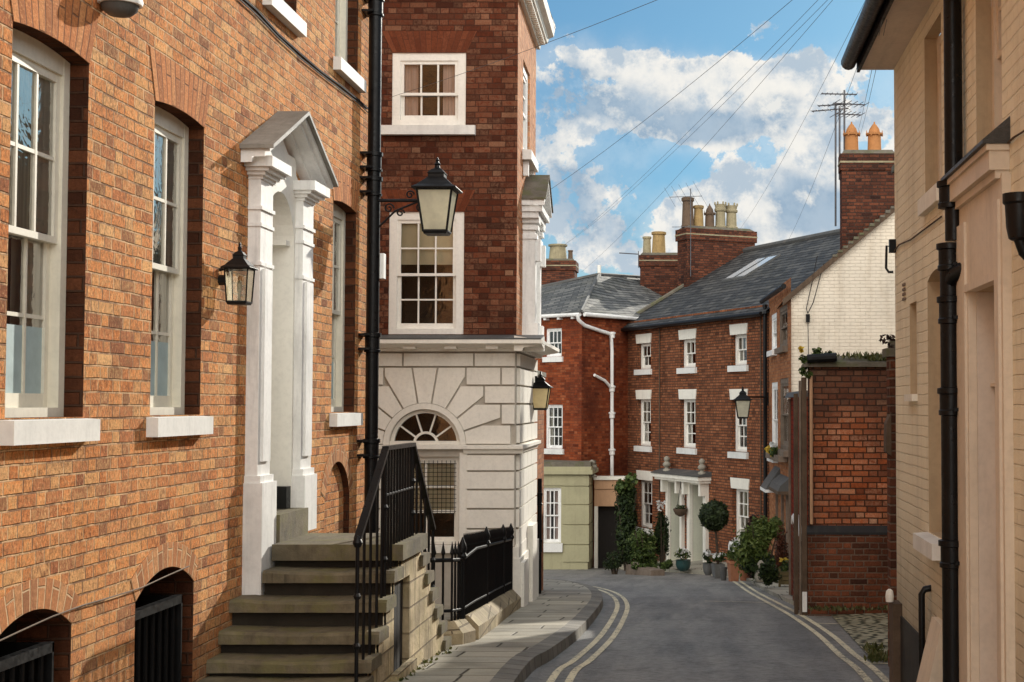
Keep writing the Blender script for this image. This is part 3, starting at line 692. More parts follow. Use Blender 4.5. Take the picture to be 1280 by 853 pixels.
def lantern(name, c, w, h, label, group=None, glass='lamp_glass', taper=.58, bracket=None, finial=True, wallside=None, mat='black', top=None):
    """tapered four-sided lantern; c = centre of the bottom of the glazed body"""
    c = Vector(c); t = thing(name, c, label, 'street lamp' if bracket else 'wall lantern', group)
    b0, b1 = w*taper/2, w/2*.86; gh = h*.56
    fr = MB(); gl = MB()
    def sq(r, z): return [c + Vector((sx*r, sy*r, z)) for sx, sy in ((-1, -1), (1, -1), (1, 1), (-1, 1))]
    lo, hi = sq(b0, 0), sq(b1, gh)
    for k in range(4):
        fr.tube([lo[k], hi[k]], w*.028, 6); fr.tube([lo[k], lo[(k+1) % 4]], w*.032, 6); fr.tube([hi[k], hi[(k+1) % 4]], w*.035, 6)
        i = .985
        L = [c + (p-c)*1 for p in (lo[k], lo[(k+1) % 4], hi[(k+1) % 4], hi[k])]
        ctr = Vector((c.x, c.y, 0)); L = [Vector((c.x + (p.x-c.x)*.985, c.y + (p.y-c.y)*.985, p.z)) for p in L]
        gl.quad(*L)
    fr.lathe(c, [(b0*1.35, -.02*h/.5), (b0*1.45, 0.005), (b0*1.2, .01)], 4, rot=pi/4)
    f = fr.build('lantern_frame', M[mat], t)
    gl.build('glass_pane', M[glass], t)
    k2 = sqrt(2)
    MB().lathe(c, [(b1*1.25*k2, gh), (b1*1.28*k2, gh+h*.02), (b1*1.0*k2, gh+h*.06), (b1*.50*k2, gh+h*.17), (b1*.46*k2, gh+h*.17), (b1*.46*k2, gh+h*.22), (b1*.52*k2, gh+h*.23), (b1*.28*k2, gh+h*.29)], 4, rot=pi/4).build('lantern_roof', M[mat], t, bevel=.004)
    if finial:
        MB().lathe(c, [(w*.10, gh+h*.27), (w*.13, gh+h*.29), (w*.07, gh+h*.31), (w*.06, gh+h*.34), (w*.085, gh+h*.36), (w*.05, gh+h*.38), (w*.035, gh+h*.40), (w*.05, gh+h*.415), (w*.03, gh+h*.43), (w*.012, gh+h*.455)], 10).build('finial', M[mat], t, smooth=40)
    MB().lathe(c, [(w*.05, 0.0), (w*.05, gh*.3), (w*.09, gh*.34), (w*.09, gh*.6), (w*.03, gh*.66)], 8).build('lamp_holder', M['brass'], t)
    if bracket:
        bm = MB()
        for pts, r in bracket: bm.tube(pts, r, 6)
        bm.build('bracket', M[mat], t, smooth=50)
    return t
def scroll(c, du, dz, r, turns=1.3, n=16):
    """flat spiral in the plane (du, z)"""
    out = []
    for k in range(n+1):
        f = k/n; a = f*turns*2*pi; rr = r*(1 - .75*f)
        out.append(Vector(c) + Vector(du)*(rr*cos(a)) + Vector((0, 0, dz*rr*sin(a))))
    return out
# ------------------------------------------------------------------ the setting: ground, road, pavements
def sheet(name, mat, xs, ys, up, ff=None):
    mb = MB()
    for y0, y1 in zip(ys, ys[1:]):
        for x0, x1 in zip(xs, xs[1:]):
            mb.quad(Vector((x0, y0, G(y0)+up)), Vector((x1, y0, G(y0)+up)), Vector((x1, y1, G(y1)+up)), Vector((x0, y1, G(y1)+up)))
    return mb.build(name, mat, kind='structure')
sheet('ground', M['earth'], [-600, -60, 0, 60, 600], [-60, -8, 0, 5, 9.3, 12.8, 18.6, 24, 30, 42, 60, 300, 900], -.02)
sheet('road', M['asphalt'], [-40, -10, -4, -2, 0, 2, 4], [-8, 0, 5, 9.3, 12.8, 15, 18.6, 24, 30, 36, 42, 50, 60], 0.0)
# left kerb line (foot of the kerb), traced on the ground
KP = [(-.86, -8), (-.95, 0), (-1.06, 5)] + [tuple(atG(*p).xy) for p in ((655, 853), (690, 825), (725, 797), (746, 772), (754, 757), (750, 746), (735, 738), (705, 732))]
last = KP[-1]; KP += [(last[0]-1.2, last[1]+1.5), (last[0]-3.0, last[1]+3.2), (last[0]-8.0, last[1]+7.0)]
def smooth_line(P, n=5):
    out = []
    for i in range(len(P)-1):
        p0 = P[max(i-1, 0)]; p1 = P[i]; p2 = P[i+1]; p3 = P[min(i+2, len(P)-1)]
        for k in range(n):
            t = k/n
            out.append(tuple(.5*((2*p1[j]) + (-p0[j]+p2[j])*t + (2*p0[j]-5*p1[j]+4*p2[j]-p3[j])*t*t + (-p0[j]+3*p1[j]-3*p2[j]+p3[j])*t**3) for j in (0, 1)))
    return out + [P[-1]]
def offset(P, w):
    out = []
    for i, p in enumerate(P):
        a = P[max(i-1, 0)]; b = P[min(i+1, len(P)-1)]
        dx, dy = b[0]-a[0], b[1]-a[1]; l = sqrt(dx*dx+dy*dy) or 1
        out.append((p[0] + dy/l*w, p[1] - dx/l*w))
    return out
KL = smooth_line(KP); KH = .115
def strip(name, mat, A, B, upA, upB, kind='structure', uvw=None):
    mb = MB(); al = 0
    for i in range(len(A)-1):
        s = sqrt((A[i+1][0]-A[i][0])**2 + (A[i+1][1]-A[i][1])**2)
        w = sqrt((A[i][0]-B[i][0])**2 + (A[i][1]-B[i][1])**2)
        mb.quad(*[Vector((p[0], p[1], G(p[1])+u)) for p, u in ((A[i], upA), (A[i+1], upA), (B[i+1], upB), (B[i], upB))], uv=[(al, 0), (al+s, 0), (al+s, w), (al, w)])
        al += s
    return mb
kin = offset(KL, -.17); kmid = offset(KL, -.012)
mb = strip('', None, KL, kmid, -.02, KH-.015); m2 = strip('', None, kmid, kin, KH-.015, KH)
i0 = len(mb.v)
for k, f in enumerate(m2.f): mb.uv[len(mb.f)+k] = m2.uv[k]
mb.v += m2.v; mb.f += [tuple(i+i0 for i in f) for f in m2.f]
mb.build('kerb', M['kerb'], kind='structure')
mb = MB(); ko = offset(KL, -.171)
for (a, b) in zip(ko, ko[1:]):
    xa = -9.0
    for x0, x1 in ((1, .75), (.75, .5), (.5, .25), (.25, 0)):
        f = lambda p, t: Vector((p[0]*(1-t) + xa*t, p[1], G(p[1])+KH-.002))
        mb.quad(f(a, x1), f(b, x1), f(b, x0), f(a, x0))
mb.build('pavement', M['slabs'], kind='structure')
def dline(name, P, offs, w, mat, up=.005):
    for o in offs:
        strip(name, None, offset(P, o), offset(P, o+w), up, up).build(name, M[mat], kind='structure')
nl = [p for p in KL if p[1] < last[1] - .1]
dline('yellow_line', nl, (.17, .31), .062, 'line')
YR = smooth_line([(1.30, -8), (1.24, 0), (1.18, 5)] + [tuple(atG(*p).xy) for p in ((1086, 853), (1050, 820), (1020, 792), (985, 768), (960, 754), (935, 740), (915, 726))])
dline('yellow_line', YR, (-.03, .11), .062, 'line', .0055)
FL = smooth_line([tuple(atG(*p).xy) for p in ((918, 725), (905, 722), (880, 719), (840, 716), (800, 714), (760, 711), (720, 709), (680, 708))] + [(-9, 46.5)])
dline('edge_line', FL, (.05,), .10, 'line_pale', .006)
# pavement on the far side, in front of the terrace
mb = MB()
fo = offset(FL, .22)
for a, b in zip(fo, fo[1:]):
    mb.quad(Vector((a[0], a[1], G(a[1])-.02)), Vector((b[0], b[1], G(b[1])-.02)), Vector((b[0], b[1], G(b[1])+.09)), Vector((a[0], a[1], G(a[1])+.09)))
    e = 6.0
    mb.quad(Vector((a[0], a[1], G(a[1])+.09)), Vector((b[0], b[1], G(b[1])+.09)), Vector((b[0]+2.5, b[1]+e, G(b[1])+.09)), Vector((a[0]+2.5, a[1]+e, G(a[1])+.09)))
mb.build('far_pavement', M['slabs'], kind='structure')
# right verge beyond the yellow lines and the cobbled yard entrance
v0 = offset(YR, .30); vv = [p for p in v0 if p[1] > 18.6]
mb = MB()
for a, b in zip(vv, vv[1:]):
    mb.quad(*[Vector((x, y, G(y)+u)) for x, y, u in ((a[0], a[1], .06), (b[0], b[1], .06), (5.0, b[1], .06), (5.0, a[1], .06))])
    mb.quad(*[Vector((x, y, G(y)+u)) for x, y, u in ((a[0], a[1], -.02), (b[0], b[1], -.02), (b[0], b[1], .06), (a[0], a[1], .06))])
mb.build('side_pavement', M['slabs'], kind='structure')
c = [atG(1036, 768), atG(1090, 826), atG(1120, 828)]
mb = MB(); n = 8
A = (c[0].x, 18.79); B = (c[1].x, c[1].y)
for k in range(n):
    for j in range(4):
        q = []
        for kk, jj in ((k, j), (k+1, j), (k+1, j+1), (k, j+1)):
            y = B[1] + (A[1]-B[1])*kk/n; x0 = B[0] + (A[0]-B[0])*kk/n; x1 = 4.2
            x = x0 + (x1-x0)*(jj/4)**1.6; q.append(Vector((x, y, G(y) + .012 + .10*(jj/4)**1.6)))
        mb.quad(*q)
mb.build('cobbled_yard', M['cobbles'], kind='structure')
# worn road-edge patches and thin cross lines
for (pa, pb) in (((880, 712+40), (962, 754)), ((1020, 780), (1062, 781)), ((1085, 830), (1128, 831))):
    a = atG(*pa); b = atG(*pb); mb = MB()
    mb.quad(*[Vector((x, y, G(y)+.0075)) for x, y in ((a.x, a.y-.03), (b.x, b.y-.03), (b.x, b.y+.03), (a.x, a.y+.03))])
    mb.build('white_line', M['line_pale'], kind='structure')
# small weeds along the wall feet
mb = MB(); R = random.Random(5)
def weed(mb, x, y, z, h, n, R):
    for k in range(n):
        t = R.uniform(0, 6.28); l = h*R.uniform(.5, 1.2); d = Vector((cos(t)*l*.6, sin(t)*l*.6, l)); s = Vector((-sin(t), cos(t), 0))*.012
        p = Vector((x + R.uniform(-.05, .05), y + R.uniform(-.05, .05), z))
        mb.quad(p-s, p+d*.5-s*1.3, p+d, p+d*.5+s*1.3)
for k in range(26):
    q = atG(R.uniform(1085, 1112), R.uniform(812, 830)); weed(mb, q.x, q.y, G(q.y), .07, 7, R)
for k in range(40):
    y = R.uniform(18.3, 18.75); weed(mb, R.uniform(1.4, 2.7), y, G(y)+.08, .06, 6, R)
for k in range(26):
    y = R.uniform(9.3, 12.8); weed(mb, -2.13, y, G(y)+KH-.01, .035, 4, R)
o = mb.build('weeds', M['leaf_dry'], kind='stuff'); o['label'] = 'small weeds growing at the wall feet and cobble edge'; o['category'] = 'weeds'

# ------------------------------------------------------------------ left townhouse
XL = -3.23
FLW = Frame(XL, 0, 0, 1)        # u = Y, d = towards the street
th = thing('brick_townhouse', (XL, 9.0, G(9)), 'sunlit orange brick townhouse with tall sash windows and a white pedimented doorcase', 'house')
WW = .87
def LW(px, py): return FLW.hit(px, py)
w1, w2, w3 = [op(a, a+WW, -.06, 1.805, .03) for a in (6.885, 8.70, 12.97)]
u1_, u2_ = op(12.97, 13.84, 3.08, 4.9), op(10.86, 11.72, 3.08, 4.9)
u3_, u4_ = op(8.70, 9.57, 3.08, 4.9), op(6.885, 7.755, 3.08, 4.9)
b1 = op(6.75, 7.66, -2.4, -1.12, .13); b2 = op(8.52, 9.50, -2.6, -1.12, .14)
for b in (b1, b2): b['reveal'] = .28
niche = op(12.78, 13.68, -1.9, -.80, .30); niche['reveal'] = .055
dr = op(10.80, 11.65, -1.02, 1.25, .40); dr['reveal'] = .16
mb = MB()
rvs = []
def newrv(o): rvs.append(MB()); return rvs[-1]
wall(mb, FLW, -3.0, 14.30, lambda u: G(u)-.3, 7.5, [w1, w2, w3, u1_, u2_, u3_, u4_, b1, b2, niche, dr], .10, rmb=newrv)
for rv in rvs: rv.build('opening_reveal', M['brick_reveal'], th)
mb.build('wall', M['brick_sun'], th)
mb = MB()
mb.quad(FLW.p(14.30, 0, -3), FLW.p(14.30, -9, -3), FLW.p(14.30, -9, 7.5), FLW.p(14.30, 0, 7.5)); mb.quad(FLW.p(-3, 0, 7.5), FLW.p(14.3, 0, 7.5), FLW.p(14.3, -9, 7.5), FLW.p(-3, -9, 7.5))
mb.quad(FLW.p(-3, -9, -3), FLW.p(14.3, -9, -3), FLW.p(14.3, -9, 7.5), FLW.p(-3, -9, 7.5))
mb.build('end_wall', M['brick_sun'], th)
MB().quad(FLW.p(niche['u0'], -.054, -1.95), FLW.p(niche['u1'], -.054, -1.95), FLW.p(niche['u1'], -.054, -.3), FLW.p(niche['u0'], -.054, -.3)).build('blind_niche', M['brick_sun'], th)
for i, w in enumerate((w1, w2, w3)):
    s = sash(th, FLW, w, .10, cols=3 if i < 2 else 3, rt=2, rb=2, fw=.07, st=.045, bar=.02, mat='sash_old', glass='glass_old', curtain='curtain_grey', cside='both', cw=.44,
             meet=.88 + (-.02), sill=(.07, .125, .055), head=.11, frost=.40, pane_sheets=True)
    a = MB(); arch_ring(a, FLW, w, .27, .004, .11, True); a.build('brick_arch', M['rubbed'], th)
for w in (u1_, u2_, u3_, u4_):
    sash(th, FLW, w, .10, cols=3, rt=2, rb=2, fw=.07, mat='sash_old', glass='glass_old', sill=(.07, .125, .055))
for b in (b1, b2, niche):
    a = MB(); arch_ring(a, FLW, b, .15, .004, 0, False, 18); a.build('brick_arch', M['ring'], th)
# basement lights: dark opening with iron grille
for b in (b1, b2):
    mb = MB(); e = -.285
    mb.quad(FLW.p(b['u0']-.02, e, b['z0']-.4), FLW.p(b['u1']+.02, e, b['z0']-.4), FLW.p(b['u1']+.02, e, -.9), FLW.p(b['u0']-.02, e, -.9))
    w = mb.build('basement_light', M['dark'], th)
    g = MB(); zt = b['z1'] - .06; ua, ub = b['u0']+.0, b['u1']-.20
    g.box(FLW, ua, ub, -.05, .0, zt-.05, zt); g.box(FLW, ua, ub, -.05, .0, -1.95, -1.90)
    n = 7
    for k in range(n+1):
        u = ua + (ub-ua)*k/n; g.tube([FLW.p(u, -.02, -2.35), FLW.p(u, -.02, zt)], .013, 6)
    g.box(FLW, ub-.02, ub, -.27, -.0, -2.3, zt-.002); g.build('window_grille', M['black'], w)
# doorcase -------------------------------------------------
dc = MB()
PZ = .09
def pil(u0, u1, zb):
    m = MB()
    m.box(FLW, u0-.03, u1+.03, 0, PZ+.045, zb, -.55)
    m.box(FLW, u0-.015, u1+.015, 0, PZ+.025, -.55, -.50)
    m.box(FLW, u0, u1, 0, PZ, -.50, 1.625)
    m.box(FLW, u0+.06, u1-.06, PZ, PZ+.022, -.40, .98)         # raised panel
    for z, e in ((1.00, .012), (1.28, .010), (1.40, .014)): m.box(FLW, u0-e, u1+e, .001, PZ+e, z, z+.026)
    return m.build('pilaster', M['white'], dcp, bevel=.008)
base = MB()
# surround board with arched opening (front face, flush with wall +2cm)
wall(base, FLW, 10.84, 11.66, -.98, 1.95, [dict(op(10.86, 11.62, -.98, 1.25, .38), reveal=.18)], .18, d=.03)
base.prism(FLW, [(10.55, 1.66), (11.95, 1.66), (11.25, 2.06)], .0, .028)
dcp = base.build('doorcase', M['door_cream'], th)
pil(10.53, 10.83, -1.40); pil(11.66, 11.97, -.99)
# entablature blocks + raking cornices
for a, b in ((10.42, 10.92), (11.58, 12.06)):
    m = MB()
    for k, (z0, z1, p) in enumerate(((1.62, 1.645, .105), (1.645, 1.67, .13), (1.67, 1.695, .165), (1.695, 1.77, .20))): m.box(FLW, a + (.1-.1*k/3 if a < 11 else .07-.07*k/3), b - (.1-.1*k/3 if a > 11 else .07-.07*k/3), .001, p, z0, z1)
    m.build('entablature_block', M['white'], dcp, bevel=.006)
m = MB(); r = MB()
for sg in (-1, 1):
    e = 11.24 + sg*.90; ap = 11.24
    for (t0, t1, p) in ((.0, .045, .205), (.045, .08, .17), (.08, .12, .08)):
        prof = [(e, 1.83-t0), (ap, 2.23-t0), (ap, 2.23-t1), (e, 1.83-t1)]
        if sg > 0: prof = prof[::-1]
        m.prism(FLW, prof, .001, p)
    A = [FLW.p(e + sg*.03, .24, 1.832), FLW.p(ap, .24, 2.25), FLW.p(ap, .0, 2.25), FLW.p(e + sg*.03, 0, 1.832)]
    B = [p - Vector((0, 0, .03)) for p in A]
    r.hexa(B + A)
m.build('raking_cornice', M['white'], dcp, bevel=.004)
r.build('canopy_roof', M['canopy_lead'], dcp, bevel=.006)
# door leaf, fanlight
m = MB(); m.box(FLW, 10.80, 11.64, -.21, -.155, -.80, 1.25); 
for z0, z1 in ((-.65, -.05), (.05, .62), (.72, 1.12)):
    for a, b in ((10.90, 11.18), (11.26, 11.54)): m.box(FLW, a, b, -.156, -.146, z0, z1)
d_ = m.build('door', M['door_grey'], dcp, bevel=.004)
m = MB(); c0 = FLW.p(11.24, -.17, 1.25)
m.poly([FLW.p(11.24 + .42*cos(pi*k/16), -.18, 1.25 + .42*sin(pi*k/16)) for k in range(17)]); m.build('fanlight', M['glass'], dcp)
m = MB(); m.lathe(FLW.p(11.52, -.15, .10), [(.02, -.02), (.035, 0), (.02, .02)], 10); m.build('door_knob', M['brass'], dcp)
m = MB(); m.box(FLW, 10.862, 11.648, -.15, .16, -1.02, -.80); m.build('threshold', M['steps'], dcp, bevel=.012)
m = MB(); m.box(FLW, 11.50, 11.615, -.12, .028, -.80, -.63); m.build('boot_scraper_block', M['black'], dcp, bevel=.01)
m = MB(); m.box(FLW, 11.50, 11.618, -.135, .001, 1.25, 1.29); m.build('impost', M['door_cream'], dcp, bevel=.006)

# wall lantern beside the door
lz = FLW.hz(297, 378, .13)
ly = FLW.hu(297, .13)
lantern('wall_lantern', (XL+.135, ly, lz), .18, .40, 'small black four-sided lantern fixed to the sunlit orange brick wall beside the white doorcase', taper=.72, glass='lamp_clear', finial=True,
        bracket=[([FLW.p(ly, 0, lz+.15), FLW.p(ly, .05, lz+.15)], .035), ([FLW.p(ly, 0, lz+.22), FLW.p(ly, .12, lz+.25)], .012)])
# dome lamp high on the wall
q = FLW.hit(150, 2, .1)
t = thing('bulkhead_lamp', FLW.p(q[0], 0, q[1]), 'white domed bulkhead lamp cut by the top edge above the first tall window', 'wall lamp')
MB().lathe(FLW.p(q[0], .10, q[1]-.03), [(.01, -.055), (.06, -.045), (.09, -.02), (.10, .01)], 18).build('lamp_globe', M['lead'], t, smooth=60)
MB().lathe(FLW.p(q[0], .10, q[1]-.02), [(.115, 0), (.12, .02), (.10, .08), (.06, .12), (.02, .13)], 18).build('lamp_hood', M['white'], t, smooth=60)
MB().tube([FLW.p(q[0], .1, q[1]+.1), FLW.p(q[0], 0, q[1]+.1)], .02, 8).build('lamp_arm', M['black'], t)
# cables
def cable(name, pts, r, label, group=None, mat='wire', cat='cable'):
    o = MB().tube(pts, r, 5).build(name, M[mat], None, smooth=60); tag(o, label, cat, group); return o
P = []
for px, py in ((290, -12), (318, 12), (345, 42), (372, 66), (400, 90), (425, 108), (447, 126), (458, 136)): P.append(FLW.p(*[(lambda h: (h[0], .012, h[1]))(FLW.hit(px, py))][0]))
cable('wall_cable', P, .011, 'black cable sagging across the sunlit brick between the upper sills and the door canopy')
P2 = [p + Vector((.004, 0, -.028 - .01*(i % 2))) for i, p in enumerate(P)]
cable('wall_cable', P2, .006, 'thin grey cable running just below the black cable over the door canopy', mat='lead')
P = [FLW.p(h[0], .02, h[1]) for h in [FLW.hit(*a) for a in ((-10, 803), (20, 789), (60, 771), (98, 757), (140, 745), (172, 735), (200, 722), (232, 708))]]
cable('basement_cable', P, .004, 'pale cable strung across the two arched basement openings', mat='timber_grey')

# rainwater pipe at the far corner
def drainpipe(name, x, y, z0, z1, r, collars, label, mat='black_gloss', brackets=True, wallx=None):
    t = thing(name, (x, y, z0), label, 'drainpipe')
    MB().tube([(x, y, z0), (x, y, z1)], r, 18).build('pipe', M[mat], t, smooth=60)
    for z in collars:
        MB().lathe((x, y, z), [(r*1.02, -.10), (r*1.28, -.095), (r*1.28, -.075), (r*1.14, -.07), (r*1.14, .045), (r*1.36, .05), (r*1.36, .085), (r*1.05, .09)], 18).build('collar', M[mat], t, smooth=35)
        if wallx is not None:
            m = MB(); s = 1 if wallx < x else -1
            for e in (-.075, .06): m.hexa([Vector((wallx, y-r*1.9, z+e)), Vector((x, y-r*1.9, z+e)), Vector((x, y+r*1.9, z+e)), Vector((wallx, y+r*1.9, z+e)), Vector((wallx, y-r*1.9, z+e+.02)), Vector((x, y-r*1.9, z+e+.02)), Vector((x, y+r*1.9, z+e+.02)), Vector((wallx, y+r*1.9, z+e+.02))])
            m.build('pipe_bracket', M[mat], t)
    return t
pp = lambda py: atX(466, py, XL+.11).z
drainpipe('drainpipe', XL+.11, 14.08, -2.3, 7.5, .062, [pp(y) for y in (4, 201, 232, 428, 560)], 'tall black drainpipe with collars at the far corner of the orange brick townhouse', wallx=XL)
# small white plate on the pipe side
q = atY(477, 333, 14.15)
t = MB().box(W0, q.x-.015, q.x+.03, -14.2, -14.1, q.z-.12, q.z+.12).build('alarm_box', M['white'], None, bevel=.01); tag(t, 'small white box fixed behind the black drainpipe beside the shaded sash window', 'alarm box')

# ------------------------------------------------------------------ stone entrance steps
XS = -2.18
FS = Frame(XS, 0, 0, 1)
st = thing('entrance_steps', (XS-.5, 11.1, G(11)+KH), 'mossy stone entrance steps with a landing in front of the white doorcase', 'steps')
gl = [G(y)+KH for y in (9.5, 12.8)]
LZ = -1.0
near = [(10.75, LZ), (10.50, -1.163), (10.25, -1.335), (10.02, -1.515), (9.79, -1.665), (9.57, -1.775)]
far = [(11.62, LZ)] + [(11.62+.21*k, LZ-.165*k) for k in range(1, 7)]
RT_ = random.Random(12)
def tread(y0, y1, d0, d1, z0, z1):
    m = MB(); n = 12; rows = []
    for k in range(n+1):
        f = k/n; d = d0 + (d1-d0)*f
        dip = -.014*max(0, sin(pi*min(1, max(0, (f-.1)/.8))))*1.0 + RT_.uniform(-.003, .003)
        j = RT_.uniform(-.007, .007)
        rows.append([FS.p(y0+j, d, z0), FS.p(y0+j+.004, d, z1-.018+dip), FS.p(y0+.022+j, d, z1+dip), FS.p(y1-.022+j, d, z1+dip*.7), FS.p(y1+j, d, z1-.018+dip*.7), FS.p(y1+j, d, z0)])
    for a, b in zip(rows, rows[1:]):
        for q in range(6): m.quad(a[q], a[(q+1) % 6], b[(q+1) % 6], b[q])
    m.poly(rows[0]); m.poly(rows[-1][::-1])
    return m.build('tread', M['steps'], st)
m = MB()
m.box(FS, 10.70, 10.87, XL-XS+.15, .045, LZ-.115, LZ); m.box(FS, 10.87, 11.66, XL-XS+.001, .045, LZ-.115, LZ); m.build('landing', M['steps'], st, bevel=.014)
for i, (y, z) in enumerate(near[1:]):
    prev = near[i][0]
    tread(y-.03, prev+.06, XL-XS+(.15 if i == 0 else .001), .03, z-.085, z)
    m = MB(); m.box(FS, prev+.035, prev+.1, XL-XS+(.15 if i < 2 else .002), .0, z-.06, near[i][1]-.06); m.build('riser', M['riser'], st)
for i, (y, z) in enumerate(far[1:]):
    prev = far[i][0]
    tread(prev-.06, y+.03, XL-XS+.001, .03, z-.085, z)
# masonry side wall with little door: outline in (u,z)
hd = op(10.62, 11.18, -2.3, -1.27); hd['reveal'] = .07
topz = {}
def zt_steps(u):
    for (a, za) in near[::-1]:
        pass
    z = -9
    for (y, zz) in near:
        if u >= y - 1e-6: z = max(z, zz)
    if u > 11.62:
        z = LZ
        for (y0, z0), (y1, z1) in zip(far, far[1:]):
            if u > y0 + 1e-6: z = z1
    return z
segs = sorted([y for y, z in near] + [y for y, z in far])
m = MB()
for a, b in zip(segs, segs[1:]):
    z = zt_steps((a+b)/2) - .08
    ops = [op(max(a, hd['u0']), min(b, hd['u1']), hd['z0'], hd['z1'])] if (a < hd['u1'] and b > hd['u0']) else []
    zb = lambda u: G(u)+KH-.15
    br = sorted({a, b} | ({max(a, hd['u0']), min(b, hd['u1'])} if ops else set()))
    for p, q in zip(br, br[1:]):
        mm = (p+q)/2
        lo = hd['z1'] if (ops and hd['u0'] < mm < hd['u1']) else None
        m.quad(FS.p(p, 0, lo if lo else zb(p)), FS.p(q, 0, lo if lo else zb(q)), FS.p(q, 0, z), FS.p(p, 0, z))
e = -.07
m.quad(FS.p(hd['u0'], 0, -2.4), FS.p(hd['u0'], 0, hd['z1']), FS.p(hd['u0'], e, hd['z1']), FS.p(hd['u0'], e, -2.4))
m.quad(FS.p(hd['u1'], 0, -2.4), FS.p(hd['u1'], 0, hd['z1']), FS.p(hd['u1'], e, hd['z1']), FS.p(hd['u1'], e, -2.4))
m.quad(FS.p(hd['u0'], 0, hd['z1']), FS.p(hd['u1'], 0, hd['z1']), FS.p(hd['u1'], e, hd['z1']), FS.p(hd['u0'], e, hd['z1']))
m.quad(FS.p(near[-1][0], 0, -2.3), FS.p(near[-1][0], XL-XS, -2.3), FS.p(near[-1][0], XL-XS, near[-1][1]-.08), FS.p(near[-1][0], 0, near[-1][1]-.08))
m.quad(FS.p(far[-1][0], 0, -2.5), FS.p(far[-1][0], XL-XS, -2.5), FS.p(far[-1][0], XL-XS, far[-1][1]-.08), FS.p(far[-1][0], 0, far[-1][1]-.08))
m.build('side_wall', M['step_side'], st)
m = MB(); m.box(FS, hd['u0']+.001, hd['u1']-.001, -.10, -.055, G(10.9)+KH-.05, hd['z1']-.001)
for k in range(5): m.box(FS, hd['u0']+.02+k*.105, hd['u0']+.115+k*.105, -.055, -.046, G(10.9)+KH, hd['z1']-.02)
m.build('cellar_door', M['black_paint'], st, bevel=.003)
m = MB(); m.box(FS, 10.52, 11.24, .0, .05, G(10.9)+KH-.06, G(10.9)+KH+.07); m.build('cellar_sill', M['step_side'], st, bevel=.01)

# handrail on the steps
hr = thing('handrail', (XS, 10.4, near[4][1]), 'black iron handrail with straight balusters climbing over the stone entrance steps', 'handrail')
RX = -.03
RT = -.30
nb = (9.60, near[4][1]+.80); fb = (12.30, -1.02)
m = MB()
for pts in ([FS.p(nb[0], RX, nb[1]), FS.p(10.42, RX, RT-.012)], [FS.p(10.42, RX, RT), FS.p(11.42, RX, RT)], [FS.p(11.42, RX, RT-.012), FS.p(fb[0], RX, fb[1])]):
    a, b = pts; dd = (b-a).normalized(); w = Vector((.024, 0, 0)); h = Vector((0, -dd.z, dd.y))*.014
    if h.z < 0: h = -h
    m.hexa([a-w-h, a+w-h, b+w-h, b-w-h, a-w+h, a+w+h, b+w+h, b-w+h])
m.build('top_rail', M['black_gloss'], hr, bevel=.005)
def rz(u): return nb[1] + (RT-nb[1])*(u-nb[0])/(10.42-nb[0]) if u < 10.42 else (RT if u <= 11.42 else RT + (fb[1]-RT)*(u-11.42)/(fb[0]-11.42))
for u in [9.79, 9.98, 10.18, 10.33] + [10.53 + .099*k for k in range(9)] + [11.58, 11.76, 11.94, 12.12]:
    m = MB(); m.tube([FS.p(u, RX, zt_steps(u)-.01), FS.p(u, RX, rz(u)-.01)], .010, 6); m.build('baluster', M['black'], hr)
for u in (nb[0], 10.42, 11.42, fb[0]):
    zb = zt_steps(u) if u > 9.58 else near[4][1]
    m = MB(); m.tube([FS.p(u, RX, zb-.02), FS.p(u, RX, rz(u)-.01)], .013, 8)
    for f in (.25, .6): m.lathe(FS.p(u, RX, zb+f*(rz(u)-zb)), [(.016, -.02), (.026, 0), (.016, .02)], 8)
    if u == nb[0]: m.lathe(FS.p(u, RX, rz(u)-.02), [(.02, -.03), (.034, 0), (.022, .03), (.006, .045)], 10)
    m.build('newel', M['black'], hr, smooth=40)
m = MB(); m.tube([FS.p(10.44, RX, (RT+LZ)/2+.02), FS.p(11.4, RX, (RT+LZ)/2+.02)], .010, 6); m.build('middle_rail', M['black'], hr)

# ------------------------------------------------------------------ area railing on its stone plinth
ar = thing('area_railing', (-2.25, 15.3, G(15)+KH), 'spiked black iron area railing on a sloping stone plinth before the white stuccoed corner house', 'railing')
RA = [(-2.70, 13.25), (-2.40, 13.22), (-2.22, 13.32), (-2.17, 13.60)]
RB = [(-2.17, 13.60), (-2.20, 14.6), (-2.24, 15.6), (-2.29, 16.6), (-2.33, 17.6), (-2.36, 18.55)]
def zr(y): return -1.62 - .0 if y < 13.6 else -1.62 + .36*(y-13.6)/(-18.55+13.6)*-1*-1
def top_of(y):   # rail follows the slope of the pavement slightly
    return G(y)+KH + (.74 if y < 13.61 else .81 + .03*(y-13.6)/5)
def pl_of(y): return G(y)+KH + (.20 if y < 13.61 else .22)
def along(P, step):
    out = []; carry = 0
    for a, b in zip(P, P[1:]):
        l = sqrt((b[0]-a[0])**2 + (b[1]-a[1])**2); s = carry
        while s < l: out.append((a[0]+(b[0]-a[0])*s/l, a[1]+(b[1]-a[1])*s/l)); s += step
        carry = s - l
    return out
for P, st_ in ((RA, .085), (RB, .085)):
    m = MB(); m.tube([(x, y, top_of(y)) for x, y in P], .018, 6); m.build('top_rail', M['black'], ar)
    m = MB(); m.tube([(x, y, pl_of(y)+.09) for x, y in P], .014, 6); m.build('bottom_rail', M['black'], ar)
    for x, y in along(P, st_):
        zb, zt = pl_of(y)-.02, top_of(y)
        m = MB(); m.tube([(x, y, zb), (x, y, zt+.05)], .011, 6); m.lathe((x, y, zt+.045), [(.012, 0), (.020, .02), (.014, .05), (.002, .12)], 6); m.build('railing_bar', M['black'], ar)
